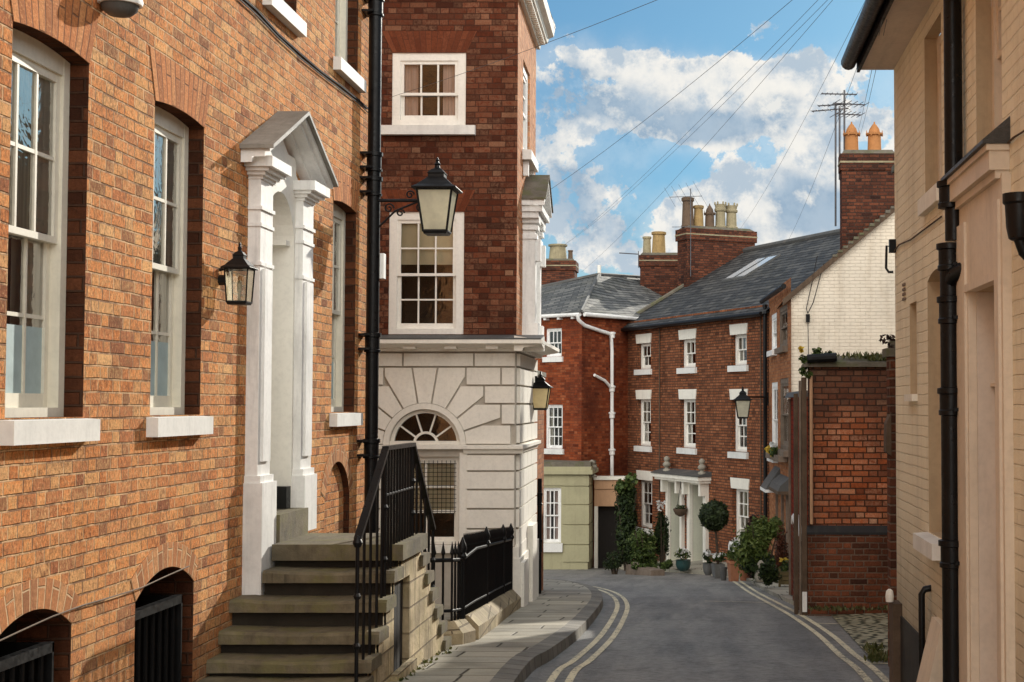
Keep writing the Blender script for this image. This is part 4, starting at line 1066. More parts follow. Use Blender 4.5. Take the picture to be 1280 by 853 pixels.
for x, y in (RA[-1], RB[2], RB[4], RB[5]):
    zb, zt = pl_of(y)-.05, top_of(y)
    m = MB(); m.tube([(x, y, zb), (x, y, zt+.02)], .026, 8); m.lathe((x, y, zt), [(.03, 0), (.045, .03), (.03, .06), (.042, .10), (.03, .14), (.006, .20)], 10); m.build('standard', M['black'], ar, smooth=40)
# solid back panel behind the long run
m = MB()
for a, b in zip(RB, RB[1:]):
    m.quad(Vector((a[0]-.05, a[1], pl_of(a[1]))), Vector((b[0]-.05, b[1], pl_of(b[1]))), Vector((b[0]-.05, b[1], top_of(b[1])-.03)), Vector((a[0]-.05, a[1], top_of(a[1])-.03)))
m.build('railing_panel', M['black'], ar)
def plinth(P, name):
    m = MB(); L = offset(P, .13); Rr = offset(P, -.13)
    pr = lambda p, q, y: None
    for i in range(len(P)-1):
        ring = []
        for j in (i, i+1):
            y = P[j][1]; g = G(y)+KH-.2; t = pl_of(y)
            ax, ay = L[j]; bx, by = Rr[j]
            mx, my = P[j]
            ring.append([Vector((ax, ay, g)), Vector((ax, ay, t-.10)), Vector((mx+(ax-mx)*.25, my+(ay-my)*.25, t)), Vector((mx+(bx-mx)*.6, my+(by-my)*.6, t)), Vector((bx, by, g))])
        A, B = ring
        for k in range(4): m.quad(A[k], B[k], B[k+1], A[k+1])
        if i == 0: m.poly(A)
        if i == len(P)-2: m.poly(B)
    return m.build(name, M['plinth_stone'], ar)
plinth(RA, 'plinth'); plinth([(-2.17, 13.75)] + RB[1:], 'plinth')
# ------------------------------------------------------------------ corner house with stuccoed ground storey
XC, YC = -2.335, 18.8
FC = Frame(XC, YC, 1, 0)             # front: u=0 at the corner, negative to the left
FD = Frame(XC, YC, -.027, 1)         # side
ch = thing('corner_house', (XC-1.5, YC+1.2, G(20)), 'dark red brick corner house with a cream white rusticated stucco ground storey', 'house')
cz = lambda py: FC.hz(600, py)
cu = lambda px: FC.hu(px)
ZS = cz(421)            # top of stucco storey
ZT = 5.25               # underside of the top cornice
SIDE = 2.75
a2 = op(cu(487), cu(580), cz(157), cz(66)); a1 = op(cu(485), cu(579), cz(418), cz(265))
m = MB(); wall(m, FC, -6.5, 0, ZS-.02, ZT+.25, [a2, a1], .06); 
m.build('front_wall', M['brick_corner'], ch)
sd_w = op(.75, 1.75, 3.40, 4.62)
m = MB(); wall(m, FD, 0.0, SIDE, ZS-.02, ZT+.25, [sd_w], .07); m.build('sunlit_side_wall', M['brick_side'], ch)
m = MB()
m.quad(FC.p(-6.5, 0, -3), FC.p(-6.5, -SIDE, -3), FC.p(-6.5, -SIDE, ZT+.3), FC.p(-6.5, 0, ZT+.3))
e0 = FD.p(SIDE, 0, -3.2); e1 = FC.p(-6.5, -SIDE, -3.2); up = Vector((0, 0, ZT+3.45))
m.quad(e0, e1, e1+up, e0+up)
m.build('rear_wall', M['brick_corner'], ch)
m = MB(); m.box(FC, -6.6, .2, -SIDE-.1, .2, ZT+.30, ZT+.36); m.build('roof', M['slate'], ch)
for w in (a2, a1):
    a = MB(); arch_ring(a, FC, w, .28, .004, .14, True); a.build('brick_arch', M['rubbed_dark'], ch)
sash(ch, FC, a2, .012, 3, 1, 1, fw=.10, st=.045, bar=.022, curtain='curtain_pink', cside='both', cw=.33, sill=(.09, .13, .13), meet=cz(117))
sash(ch, FC, a1, .012, 3, 2, 2, fw=.10, st=.045, bar=.020, curtain=None, blind=cz(330), meet=cz(343))
sash(ch, FD, sd_w, .03, 2, 2, 2, fw=.10, st=.05, bar=.02, curtain='curtain', sill=(.12, .14, .06), mat='white')
# stucco storey: backing wall with arched light
AC = cu(532); AR = .445; ZA = cz(556)
fan = op(AC-AR, AC+AR, ZA, ZA, AR); low = op(AC-AR, AC+AR, cz(681), cz(571))
m = MB(); wall(m, FC, -6.5, 0, lambda u: -3.2, ZS, [fan, low], .10); wall(m, FD, 0, SIDE, lambda u: -3.2, ZS, [], .1); m.build('stucco_wall', M['stucco_groove'], ch)
rows = [cz(y) for y in (441, 459, 482, 505, 531, 555)]
lrows = [cz(y) for y in (568, 589, 612, 636, 661, 684)]
def clip(poly, nx, nz, c):     # keep nx*u+nz*z <= c
    out = []
    for i in range(len(poly)):
        p, q = poly[i], poly[(i+1) % len(poly)]
        a = nx*p[0]+nz*p[1]-c; b = nx*q[0]+nz*q[1]-c
        if a <= 0: out.append(p)
        if a*b < 0:
            t = a/(a-b); out.append((p[0]+(q[0]-p[0])*t, p[1]+(q[1]-p[1])*t))
    return out
bl = MB(); gp = .012; D0, D1 = .0005, .045
def block(F, prof):
    if len(prof) > 2: bl.prism(F, prof, D0, D1)
def rect(F, u0, u1, z0, z1): block(F, [(u0+gp, z0+gp), (u1-gp, z0+gp), (u1-gp, z1-gp), (u0+gp, z1-gp)])
ang = [-9.5, 9.5, 31, 51, 71, 90]
R0 = AR + .085
xlim = [cu(583)-AC, cu(606)-AC, cu(627)-AC, cu(640)-AC]
def wedge(a, b, uo, zo):
    a, b = math.radians(a), math.radians(b); n = 6
    prof = [(AC+R0*sin(a+(b-a)*k/n), ZA+R0*cos(a+(b-a)*k/n)) for k in range(n+1)]
    prof += [(AC+3*sin(b), ZA+3*cos(b)), (AC+3*sin(a), ZA+3*cos(a))]
    ca, sa, cb, sb = cos(a), sin(a), cos(b), sin(b)
    prof = clip(prof, -ca, sa, -(ca*AC - sa*ZA) - gp)
    prof = clip(prof, cb, -sb, (cb*AC - sb*ZA) - gp)
    if zo is not None: prof = clip(prof, 0, 1, zo-gp)
    if uo is not None: prof = clip(prof, 1, 0, AC+uo-gp); prof = clip(prof, -1, 0, -(AC-uo)-gp)
    block(FC, prof)
wedge(-9.5, 9.5, None, rows[1]+.0)
for k in range(4):
    zt = [rows[1], rows[2], rows[3], rows[4]][k]
    wedge(ang[k+1], ang[k+2], [xlim[0], xlim[1], xlim[2], xlim[3]+.0][k], zt); wedge(-ang[k+2], -ang[k+1], [xlim[0], xlim[1], xlim[2], .95][k], zt)
E = -.002
for a, b in ((-6.4, -2.6), (-2.6, AC-.28), (AC-.28, AC+.62), (AC+.62, E)): rect(FC, a, b, rows[1], rows[0])
rect(FC, AC+xlim[0], cu(627), rows[2], rows[1]); rect(FC, cu(627), E, rows[2], rows[1])
rect(FC, AC+xlim[1], E, rows[3], rows[2]); rect(FC, AC+xlim[2], E, rows[4], rows[3])
for k in range(1, 5):
    rect(FC, -3.4, AC-[0, xlim[0], xlim[1], xlim[2], .95][k], rows[k+1] if k < 4 else rows[5], rows[k]); rect(FC, -6.4, -3.4, rows[k+1], rows[k])
for k in range(5):
    rect(FC, cu(584), E, lrows[k+1], lrows[k]); rect(FC, -2.9, cu(479), lrows[k+1], lrows[k]); rect(FC, -6.4, -2.9, lrows[k+1], lrows[k])
allr = rows[:-1] + [rows[-1]]
for k in range(5):
    w = [.42, .60][k % 2]
    for a, b in ((0.045, w), (w, w+.75), (w+.75, w+1.35), (w+1.35, SIDE)): rect(FD, a, b, rows[k+1], rows[k])
    for a, b in ((0.045, w), (w, w+.75), (w+.75, w+1.35), (w+1.35, SIDE)): rect(FD, a, b, lrows[k+1], lrows[k])
bl.build('rusticated_block', M['stucco'], ch, bevel=.008)
# plain stucco margins beside the lower light
m = MB(); m.box(FC, low['u1']-.0, cu(584)+.012, .0005, .03, -3.0, cz(566)); m.box(FC, cu(479)-.012, low['u0']+.0, .0005, .03, -3.0, cz(566)); m.build('window_margin', M['stucco'], ch, bevel=.004)
# string course, plinth, cornice
m = MB()
zs0, zs1 = cz(567), cz(557)
prof = [(0, zs0), (.05, zs0), (.06, zs0+.04), (.10, zs0+.06), (.10, zs1), (0, zs1+.01)]
m.sweep(FC, prof, -6.5, AC-AR-.05); m.sweep(FC, prof, AC+AR+.05, .10); m.sweep(FD, prof, .0, SIDE)
m.build('string_course', M['stucco'], ch, bevel=.004)
m = MB(); zp = cz(684); m.box(FC, cu(584), .075, .0, .075, -3.2, zp-.14); m.box(FC, cu(584), .055, .0, .055, zp-.14, zp)
m.box(FC, -6.5, cu(480), .0, .07, -3.2, zp)
m.box(FD, .0, SIDE, .0, .075, -3.2, zp-.14); m.box(FD, 0.0, SIDE, .0, .05, zp-.14, zp+.02)
m.box(FD, -.05, .55, .0, .12, -3.2, -1.98); m.box(FD, 1.2, 1.9, .0, .12, -3.2, -1.62)
m.build('plinth', M['stucco'], ch, bevel=.01)
m = MB(); ztop = cz(421)
cp = [(0, ztop-.19), (.10, ztop-.19), (.12, ztop-.15), (.30, ztop-.12), (.36, ztop-.10), (.36, ztop-.055), (0, ztop)]
m.sweep(FC, cp, -6.5, .36); m.sweep(FD, [(d, z-.001) for d, z in cp], -.30, SIDE)
for k in range(12): m.box(FC, -.35-.52*k, -.20-.52*k, .11, .27, ztop-.165, ztop-.125)
m.build('ground_cornice', M['stucco'], ch, bevel=.006)
m = MB(); q = [(0, ztop+.006), (.35, ztop-.05), (.35, ztop-.035), (0, ztop+.022)]
m.sweep(FC, q, -6.5, .35); m.build('cornice_lead', M['lead'], ch)
tp = [(0, ZT), (.05, ZT), (.06, ZT+.06), (.16, ZT+.09), (.18, ZT+.16), (.25, ZT+.19), (.27, ZT+.30), (0, ZT+.34)]
m = MB(); m.sweep(FC, tp, -6.5, .27); m.sweep(FD, [(d, z-.001) for d, z in tp], -.2, SIDE+.1)
for k in range(26): m.box(FD, .03+.105*k, .085+.105*k, .055, .135, ZT+.035, ZT+.088)
m.build('top_cornice', M['stucco'], ch, bevel=.003)
# arched light and the lower window
m = MB(); n = 24
def ringpts(r): return [(AC+r*cos(pi*k/n), ZA+r*sin(pi*k/n)) for k in range(n+1)]
def ring(m, F, r0, r1, d0, d1):
    A, B = ringpts(r0), ringpts(r1)
    for k in range(n):
        pr = [A[k], B[k], B[k+1], A[k+1]]; m.prism(F, pr, d0, d1)
ring(m, FC, AR+.005, AR+.08, 0.0005, .045); ring(m, FC, AR-.045, AR, -.10, -.03); ring(m, FC, .135, .165, -.09, -.045)
for a in (0, 36, 72, 108, 144, 180):
    a = math.radians(a); c, s = cos(a), sin(a)
    if 0 < c*c < .999 or True:
        if abs(s) < .01: continue
        p = [(AC+.16*c-s*.010, ZA+.16*s+c*.010), (AC+.16*c+s*.010, ZA+.16*s-c*.010), (AC+(AR-.03)*c+s*.010, ZA+(AR-.03)*s-c*.010), (AC+(AR-.03)*c-s*.010, ZA+(AR-.03)*s+c*.010)]
        m.prism(FC, p, -.085, -.05)
m.box(FC, AC-AR+.001, AC+AR-.001, -.10, .02, ZA-.001, ZA+.045); m.box(FC, AC-AR-.1, AC+AR+.1, .0005, .06, ZA-.055, ZA-.003)
fw = m.build('fanlight', M['stucco'], ch, bevel=.003, smooth=None)
MB().poly([FC.p(u, -.07, z) for u, z in ringpts(AR-.01)]).build('pane', M['glass'], fw)
MB().quad(FC.p(AC-AR, -.5, ZA-.2), FC.p(AC+AR, -.5, ZA-.2), FC.p(AC+AR, -.5, ZA+.6), FC.p(AC-AR, -.5, ZA+.6)).build('interior', M['dark'], fw)
lw = sash(ch, FC, low, .06, 2, 2, 1, fw=.055, st=.03, bar=.03, mat='stucco', sill=(.06, .10, .05), sillmat='stucco', meet=cz(640))
m = MB()
z0_, z1_ = low['z0']+.03, low['z1']-.05
k = 0
x = low['u0']+.05
while x < low['u1']-.04:
    m.tube([FC.p(x, -.045, cz(642)), FC.p(x, -.045, z1_)], .0035, 4); x += .055
z = cz(640)
while z < z1_:
    m.tube([FC.p(low['u0']+.05, -.042, z), FC.p(low['u1']-.05, -.042, z)], .0035, 4); z += .055
m.build('wire_guard', M['black'], lw)
MB().quad(FC.p(low['u0'], -.155, cz(640)), FC.p(low['u1'], -.155, cz(640)), FC.p(low['u1'], -.155, low['z1']), FC.p(low['u0'], -.155, low['z1'])).build('roller_blind', M['blind'], lw)
# pedimented surround standing on the cornice, sunlit side
u0, u1 = .78, 1.78
sp = MB(); sp.box(FD, u0+.02, u1-.02, .001, .06, ztop, 2.72)
pw = sp.build('window_surround', M['white'], ch)
for a in (u0, u1-.22):
    m = MB(); m.box(FD, a, a+.22, .001, .17, ztop, 2.46); m.box(FD, a-.03, a+.25, .0015, .21, ztop+.002, ztop+.22)
    for z, e in ((2.21, .02), (2.33, .035), (2.42, .05)): m.box(FD, a-e, a+.22+e, .001, .17+e, z, z+.06)
    m.prism(FD, [(a+.03, 1.92), (a+.19, 1.92), (a+.19, 2.21), (a+.03, 2.21)], .17, .235); m.build('pilaster', M['white'], pw, bevel=.008)
m = MB(); m.box(FD, u0-.12, u1+.12, .001, .22, 2.48, 2.56); m.box(FD, u0-.15, u1+.15, .0015, .27, 2.56, 2.64)
uc = (u0+u1)/2
for sg in (-1, 1):
    e = uc+sg*.68; pr = [(e, 2.64), (e, 2.72), (uc, 3.12), (uc, 3.04)]
    m.prism(FD, pr if sg < 0 else pr[::-1], .001, .30)
m.prism(FD, [(u0-.1, 2.64), (u1+.1, 2.64), (uc, 3.04)], .001, .16); m.build('pediment', M['white'], pw, bevel=.005)
m = MB()
for sg in (-1, 1):
    e = uc+sg*.70; A = [FD.p(e, .32, 2.722), FD.p(uc, .32, 3.132), FD.p(uc, 0, 3.132), FD.p(e, 0, 2.722)]; m.hexa([p-Vector((0, 0, .012)) for p in A] + [p + Vector((0, 0, .012)) for p in A])
m.build('pediment_roof', M['coping'], pw)
# brackets under the side window
for a in (.80, 1.62): MB().prism(FD, [(a, 3.06), (a+.1, 3.06), (a+.1, 3.255), (a, 3.255)], .001, .07).build('sill_bracket', M['white'], ch, bevel=.01)

# the low orange wall with a pipe behind the corner house
FG = Frame(XC-.085, YC+SIDE+.05, -.035, 1)
lwh = thing('garden_wall', (XC-.3, YC+SIDE+1.2, G(22.5)+KH), 'sunlit orange brick end wall just beyond the white stuccoed corner', 'wall')
m = MB(); m.box(FG, 0, 2.1, -.35, 0, -3.6, .45); m.build('brickwork', M['brick_orange'], lwh)
m = MB(); m.box(FG, -.02, 2.13, -.38, .03, .45, .52); m.build('coping', M['coping'], lwh, bevel=.01)
qx = FG.p(.75, .035, 0)
drainpipe('drainpipe', qx.x, qx.y, G(23)+KH-.02, -1.1, .032, [-1.4, -2.1], 'short black drainpipe on the orange end wall beyond the white corner house')

# ------------------------------------------------------------------ lanterns
def ironlamp(px, pyb, Y, w, h, label, attach, **k):
    c = atY(px, pyb, Y)
    return lantern('street_lamp', c, w, h, label, group='bracket street lamps', bracket=attach(c), **k)
def att1(c):
    y = c.y; x0 = XL+.10; zb = c.z + .30
    B = [([(x0, 14.06, zb), (c.x-.10, y, zb)], .016), ([(x0+.02, 14.06, zb-.30), (x0+.22, 14.06, zb-.10), (c.x-.18, y, zb-.01)], .010),
         ([(x0, 14.06, zb-.34), (x0, 14.06, zb+.06)], .022), ([(c.x-.10, y, zb), (c.x, y, zb+.01)], .012)]
    for dx, dz, r, s in ((.16, -.075, .05, 1), (.46, -.06, .048, -1), (.36, .055, .042, 1), (.27, -.12, .04, 1)):
        B.append((scroll((x0+dx, 14.06, zb+dz), (1, 0, 0), s, r), .008))
    return B
ironlamp(546, 290, 14.06, .385, .705, 'large black street lantern with milky glass on a scrolled bracket at the tall black drainpipe', att1)
def att2(c): return [([(XC+.03, c.y, c.z+.42), (c.x-.02, c.y, c.z+.45), (c.x, c.y, c.z+.40)], .014), ([(XC+.03, c.y, c.z+.2), (XC+.12, c.y, c.z+.38)], .010), ([(XC+.02, c.y, c.z+.12), (XC+.02, c.y, c.z+.46)], .018)]
ironlamp(675.5, 511, 20.9, .30, .52, 'small street lantern glowing amber on the white side of the corner house', att2, glass='lamp_glass_lit')
# ------------------------------------------------------------------ terrace at the bend
B = (1.70, 37.0); A0 = (-2.37, 45.2)
FT = Frame(A0[0], A0[1], B[0]-A0[0], B[1]-A0[1]); LT = sqrt((B[0]-A0[0])**2 + (B[1]-A0[1])**2)
tr = thing('terrace_house', (A0[0]+2, A0[1]-2, G(41)), 'brown brick terrace with white flared lintels and a long slate roof at the bend', 'house')
ZE = 2.48
cols = [(796.5, 813.5), (850, 869.5), (914, 933.5)]
tf = [(429, 461.5), (424, 459.5), (418, 456.5)]; ff = [(499, 557.5), (499, 560), (499.5, 565)]; gf = [(600, 660), None, (611, 682)]
ops = []; spec = []
for i, (a, b) in enumerate(cols):
    ua, ub = FT.hu(a), FT.hu(b); mp = (a+b)/2
    for row, r in enumerate((tf[i], ff[i], gf[i])):
        if not r: continue
        a_, b_ = (a, b) if row < 2 else (a+1, b+2)
        o = op(FT.hu(a_), FT.hu(b_), FT.hz(mp, r[1]), FT.hz(mp, r[0])); o['reveal'] = .13; ops.append(o); spec.append((o, row, i))
DO = []
for a, b in ((838.5, 853.5), (866, 882.5)):
    o = op(FT.hu(a), FT.hu(b), FT.hz(850, 706)-.2, FT.hz(850, 603)); o['reveal'] = .42; DO.append(o)
m = MB(); wall(m, FT, 0, LT, lambda u: -6.0, ZE+.05, ops + DO, .13)
m.quad(FT.p(0, 0, -6), FT.p(0, -8, -6), FT.p(0, -8, ZE), FT.p(0, 0, ZE)); m.quad(FT.p(LT, 0, -6), FT.p(LT, -8, -6), FT.p(LT, -8, ZE), FT.p(LT, 0, ZE)); m.quad(FT.p(0, -8, -6), FT.p(LT, -8, -6), FT.p(LT, -8, ZE), FT.p(0, -8, ZE))
m.build('wall', M['brick_terrace'], tr)
for o, row, i in spec:
    sash(tr, FT, o, .13, 3, [1, 2, 2][row], [1, 2, 2][row], fw=.085, st=.04, bar=.03, deep=False, curtain=[None, 'curtain', 'curtain'][(row+i) % 3], cside='both', cw=.3,
         sill=(.07, .17, .09), lintel=(.27, .07), head=.05)
RD = 4.1; SL = .585
ridge = ZE + RD*SL
m = MB(); ov = .22
e0, e1 = FT.p(-.12, ov, ZE-ov*SL), FT.p(LT+.3, ov, ZE-ov*SL); r0, r1 = FT.p(-.12, -RD, ridge), FT.p(LT+.3, -RD, ridge)
m.quad(e0, e1, r1, r0); m.quad(r0, r1, FT.p(LT+.3, -2*RD, ZE), FT.p(-.12, -2*RD, ZE))
t_ = Vector((0, 0, -.07)); m.quad(e0+t_, e1+t_, r1+t_, r0+t_); m.quad(e0, e1, e1+t_, e0+t_); m.quad(e0, r0, r0+t_, e0+t_)
rf = m.build('roof', M['slate'], tr)
m = MB(); m.tube([r0+Vector((0, 0, .02)), r1+Vector((0, 0, .02))], .10, 8); m.build('ridge_tiles', M['lead'], tr)
m = MB(); m.tube([FT.p(-.12, .25, ZE-.20), FT.p(LT+.1, .25, ZE-.20)], .06, 8); m.build('gutter', M['black'], tr)
m = MB(); m.poly([FT.p(-.01, 0, ZE), FT.p(-.01, -2*RD, ZE), FT.p(-.01, -RD, ridge-.08)]); m.build('gable', M['brick_terrace'], tr)
m = MB(); m.tube([FT.p(0.02, .26, ZE-ov*SL+.0), FT.p(.02, .0, ZE+.05), FT.p(.02, -RD, ridge+.06)], .06, 6); m.build('verge_mortar', M['coping'], tr)
# rooflights
for px in (930, 944):
    uu, zz = FT.hit(px, 338, -RD*.62)
    k = .56; d0, d1 = -RD*.48, -RD*.78
    m = MB(); w = .34; off = .05
    P_ = [FT.p(uu-w, d0, ZE-d0*SL+off), FT.p(uu+w, d0, ZE-d0*SL+off), FT.p(uu+w, d1, ZE-d1*SL+off), FT.p(uu-w, d1, ZE-d1*SL+off)]
    m.hexa([p-Vector((0, 0, .08)) for p in P_] + P_); fr_ = m.build('rooflight', M['lead'], tr)
    Q_ = [FT.p(uu-w+.08, d0-.08, ZE-(d0-.08)*SL+off+.008), FT.p(uu+w-.08, d0-.08, ZE-(d0-.08)*SL+off+.008), FT.p(uu+w-.08, d1+.08, ZE-(d1+.08)*SL+off+.008), FT.p(uu-w+.08, d1+.08, ZE-(d1+.08)*SL+off+.008)]
    MB().quad(*Q_).build('pane', M['skylight'], fr_)
# porch with paired doors
hz_ = FT.hz(858, 598)
m = MB()
ua, ub = FT.hu(831), FT.hu(889)
m.box(FT, ua, ub, .0, .40, hz_, hz_+.10); m.box(FT, ua+.04, ub-.04, 0, .34, hz_-.07, hz_)
po = m.build('porch', M['lintel'], tr, bevel=.01)
m = MB(); m.hexa([FT.p(ua-.03, .43, hz_+.10), FT.p(ub+.03, .43, hz_+.10), FT.p(ub+.03, 0, hz_+.10), FT.p(ua-.03, 0, hz_+.10), FT.p(ua-.03, .43, hz_+.13), FT.p(ub+.03, .43, hz_+.13), FT.p(ub+.03, 0, hz_+.24), FT.p(ua-.03, 0, hz_+.24)]); m.build('porch_roof', M['lead'], po)
for o, (pl, pr) in zip(DO, ((836, 856), (862.5, 886))):
    m = MB(); zb = FT.hz(855, 708)-.15
    ul, ur = FT.hu(pl), FT.hu(pr)
    m.box(FT, ul, o['u0'], .0005, .10, zb, hz_-.001); m.box(FT, o['u1'], ur, .0005, .10, zb, hz_-.001); m.box(FT, o['u0'], o['u1'], .001, .07, o['z1']-.02, hz_-.075)
    s_ = m.build('door_surround', M['lintel'], po, bevel=.008)
    for u in (ul, ur-.12): MB().prism(FT, [(u, hz_-.42), (u+.12, hz_-.42), (u+.12, hz_-.06), (u, hz_-.06)], .10, .26).build('scroll_bracket', M['lintel'], po, bevel=.04, seg=2)
    m = MB()
    for u in (o['u0'], o['u1']):
        e = .012 if u == o['u0'] else -.012
        m.quad(FT.p(u+e, .0, zb), FT.p(u+e, -.40, zb), FT.p(u+e, -.40, o['z1']), FT.p(u+e, 0, o['z1']))
    m.build('door_reveal', M['pale_green'], po)
    m = MB(); m.box(FT, o['u0'], o['u1'], -.45, -.39, zb, o['z1']-.42); 
    for z0 in (zb+.25, zb+1.15): m.box(FT, o['u0']+.12, o['u1']-.12, -.39, -.375, z0, z0+.7)
    m.build('door', M['teal'], po, bevel=.006)
    m = MB(); m.box(FT, o['u0'], o['u1'], -.46, -.38, o['z1']-.42, o['z1']-.34); m.build('transom', M['lintel'], po)
    MB().quad(FT.p(o['u0'], -.43, o['z1']-.35), FT.p(o['u1'], -.43, o['z1']-.35), FT.p(o['u1'], -.43, o['z1']), FT.p(o['u0'], -.43, o['z1'])).build('fanlight', M['dark'], po)
    m = MB(); m.box(FT, o['u0']-.05, o['u1']+.05, -.3, .28, G(42)-.3, zb+.001); m.build('door_step', M['plinth_stone'], po, bevel=.015)
# downpipe line on the terrace face
for px, z0 in ((825.5, -4.6), (952, -4)):
    u = FT.hu(px); MB().tube([FT.p(u, .03, z0), FT.p(u, .03, ZE-.2)], .016, 6).build('face_cable', M['timber'], tr)
# carved urn heads on the porch
for px, s in ((833.5, 'left'), (877.5, 'right')):
    u, z = FT.hit(px, 597, .2); base = FT.p(u, .2, hz_+.17)
    m = MB(); m.lathe(base, [(.12, 0), (.11, .05), (.06, .07), (.05, .10), (.10, .14), (.12, .19), (.085, .24), (.055, .27), (.085, .32), (.085, .37), (.03, .42)], 10)
    o = m.build('stone_bust', M['statue'], None, smooth=60, bevel=0); tag(o, 'weathered stone ornament on the %s end of the twin-door porch roof' % s, 'stone ornament', 'ornaments on the porch')
# chimney stack at the far end of the terrace
def stack(name, F, u0, u1, d0, d1, z0, z1, label, mat='brick_chimney', pots=(), flaunch=True, courses=2, fl=.05):
    c = F.p((u0+u1)/2, (d0+d1)/2, z0); t = thing(name, c, label, 'chimney')
    m = MB(); chimney(m, F, u0, u1, d0, d1, z0, z1, courses, fl); m.build('stack', M[mat], t, bevel=.012)
    zb_ = z1 - .15*courses*1.2 - .01
    m = MB(); m.box(F, u0-fl-.012, u1+fl+.012, d0-fl-.012, d1+fl+.012, zb_+.165, zb_+.205); m.build('mortar_band', M['pot_pale'], t, bevel=.01)
    if flaunch:
        m = MB(); a, b = (u1-u0)/2, (d1-d0)/2; k = .62
        uc, dc_ = (u0+u1)/2, (d0+d1)/2
        m.hexa([F.p(uc-a, dc_+b, z1), F.p(uc+a, dc_+b, z1), F.p(uc+a, dc_-b, z1), F.p(uc-a, dc_-b, z1), F.p(uc-a*.9, dc_+b*k, z1+.10), F.p(uc+a*.9, dc_+b*k, z1+.10), F.p(uc+a*.9, dc_-b*k, z1+.10), F.p(uc-a*.9, dc_-b*k, z1+.10)]); m.build('flaunching', M['coping'], t)
    for (u, d, r, h, mat_, sty) in pots: pot(t, F.p(u, d, z1+.05), r, h, mat_, sty)
    return t
FCH = Frame(*FT.p(-.05, 0, 0).xy, -FT.n[0], -FT.n[1])     # u runs back from the eaves across the ridge
zt = 5.52
def ch_u(px): return FCH.hu(px, .3)
stack('chimney_stack', FCH, 2.05, 4.45, -.35, .35, 2.6, zt, 'broad brown brick chimney stack with a row of five pots above the slate terrace roof',
      pots=[(ch_u(865), 0, .20, .95, 'pot_dark', 'roll'), (ch_u(878.5), 0, .17, .72, 'pot_buff', 'roll'), (ch_u(892.5), 0, .15, .72, 'pot_dark', 'louvre'), (ch_u(906), 0, .18, .80, 'pot_pale', 'crown'), (ch_u(920), 0, .19, .78, 'pot_pale', 'crown')])
ca = FCH.p(ch_u(861.5), .40, 0)
t = thing('tv_aerial', FCH.p(ch_u(861.5), .40, 4.2), 'rooftop television aerial on a thin mast at the left end of the five-pot chimney', 'aerial', 'rooftop aerials')
aerial(t, (ca.x, ca.y, 4.0), (ca.x, ca.y, 6.75), [(6.5, -1, .25, 1.05, 5, .45), (5.55, -1, .1, .9, 2, .03)])
# ------------------------------------------------------------------ red house with hipped roof
C0 = (-3.44, 43.0); Lf = (-6.9, 45.7); Rt = (-1.5, 45.4)
LF2 = (-4.86, 44.1)
FR1 = Frame(C0[0] - 5*(C0[0]-LF2[0]), C0[1] + 5*(LF2[1]-C0[1]), C0[0]-LF2[0], C0[1]-LF2[1]); L1 = 5*sqrt((C0[0]-LF2[0])**2 + (LF2[1]-C0[1])**2)
FR2 = Frame(C0[0], C0[1], 1.1, 1.6); L2 = 3.2
rh = thing('red_house', (-4.5, 44.5, G(44)), 'deep red brick house with hipped slate roof and white gutter behind the olive front', 'house')
ZR = FR1.hz(724, 392)
ro = []
for (a, b, y1, y0) in ((682, 702, 410.5, 446), (682, 703.5, 506, 561)):
    o = op(FR1.hu(a), FR1.hu(b), FR1.hz(692, y0), FR1.hz(692, y1)); o['reveal'] = .09; ro.append(o)
m = MB(); wall(m, FR1, 0, L1, lambda u: -6, ZR, ro, .09); wall(m, FR2, 0, L2, lambda u: -6, ZR, [], .1); m.build('wall', M['brick_red'], rh)
for i, o in enumerate(ro):
    sash(rh, FR1, o, .05, 3, 1 if i == 0 else 2, 1 if i == 0 else 2, fw=.06, st=.035, bar=.028, deep=False, curtain='curtain' if i else None, cside='both', cw=.25, sill=(.07, .16, .07), mat='white')
ap = atY(749, 344, 47.6); rd = atY(806, 347, 51.0)
p0 = lambda F, u: F.p(u, .18, ZR+.02)
cA = Vector((C0[0]+.0, C0[1]-.25, ZR+.02)); lA = FR1.p(0, .2, ZR+.02); rA = FR2.p(L2, .2, ZR+.02)
bk = Vector((lA.x+1.5, lA.y+6, ZR+.02)); bk2 = Vector((rA.x+3, rA.y+6, ZR+.02))
m = MB(); m.poly([cA, ap, lA][::-1]); m.poly([lA, ap, bk]); m.quad(cA, rA, rd, ap); m.quad(rA, bk2, rd, rd+Vector((0, .01, 0))); m.quad(ap, rd, bk2, bk)
m.build('roof', M['slate_light'], rh)
m = MB(); m.tube([cA+Vector((0, 0, .03)), ap+Vector((0, 0, .04))], .05, 6); m.tube([ap+Vector((0, 0, .02)), rd], .06, 6); m.tube([lA, ap+Vector((0, 0, .03))], .05, 6); m.build('hip_lead', M['lead'], rh)
m = MB(); m.tube([ap-Vector((0, 0, .1)), ap+Vector((0, 0, .32))], .06, 8); m.build('ridge_post', M['sash'], rh)
m = MB(); m.tube([FR1.p(0, .16, ZR-.04), FR1.p(L1+.08, .16, ZR-.04)], .06, 8); m.tube([FR2.p(-.08, .16, ZR-.04), FR2.p(L2, .16, ZR-.04)], .06, 8); m.build('gutter', M['white'], rh)
m = MB()
for k in range(8): m.box(FR1, L1-.3-k*.55, L1-.2-k*.55, .0, .15, ZR-.16, ZR-.07)
m.build('eaves_bracket', M['white'], rh)
def r2(px, py, d=.08): h = FR2.hit(px, py, d); return FR2.p(h[0], d, h[1])
dp = thing('drainpipe', r2(765, 596), 'white drainpipe running from the red house gutter down to the peach garage', 'drainpipe')
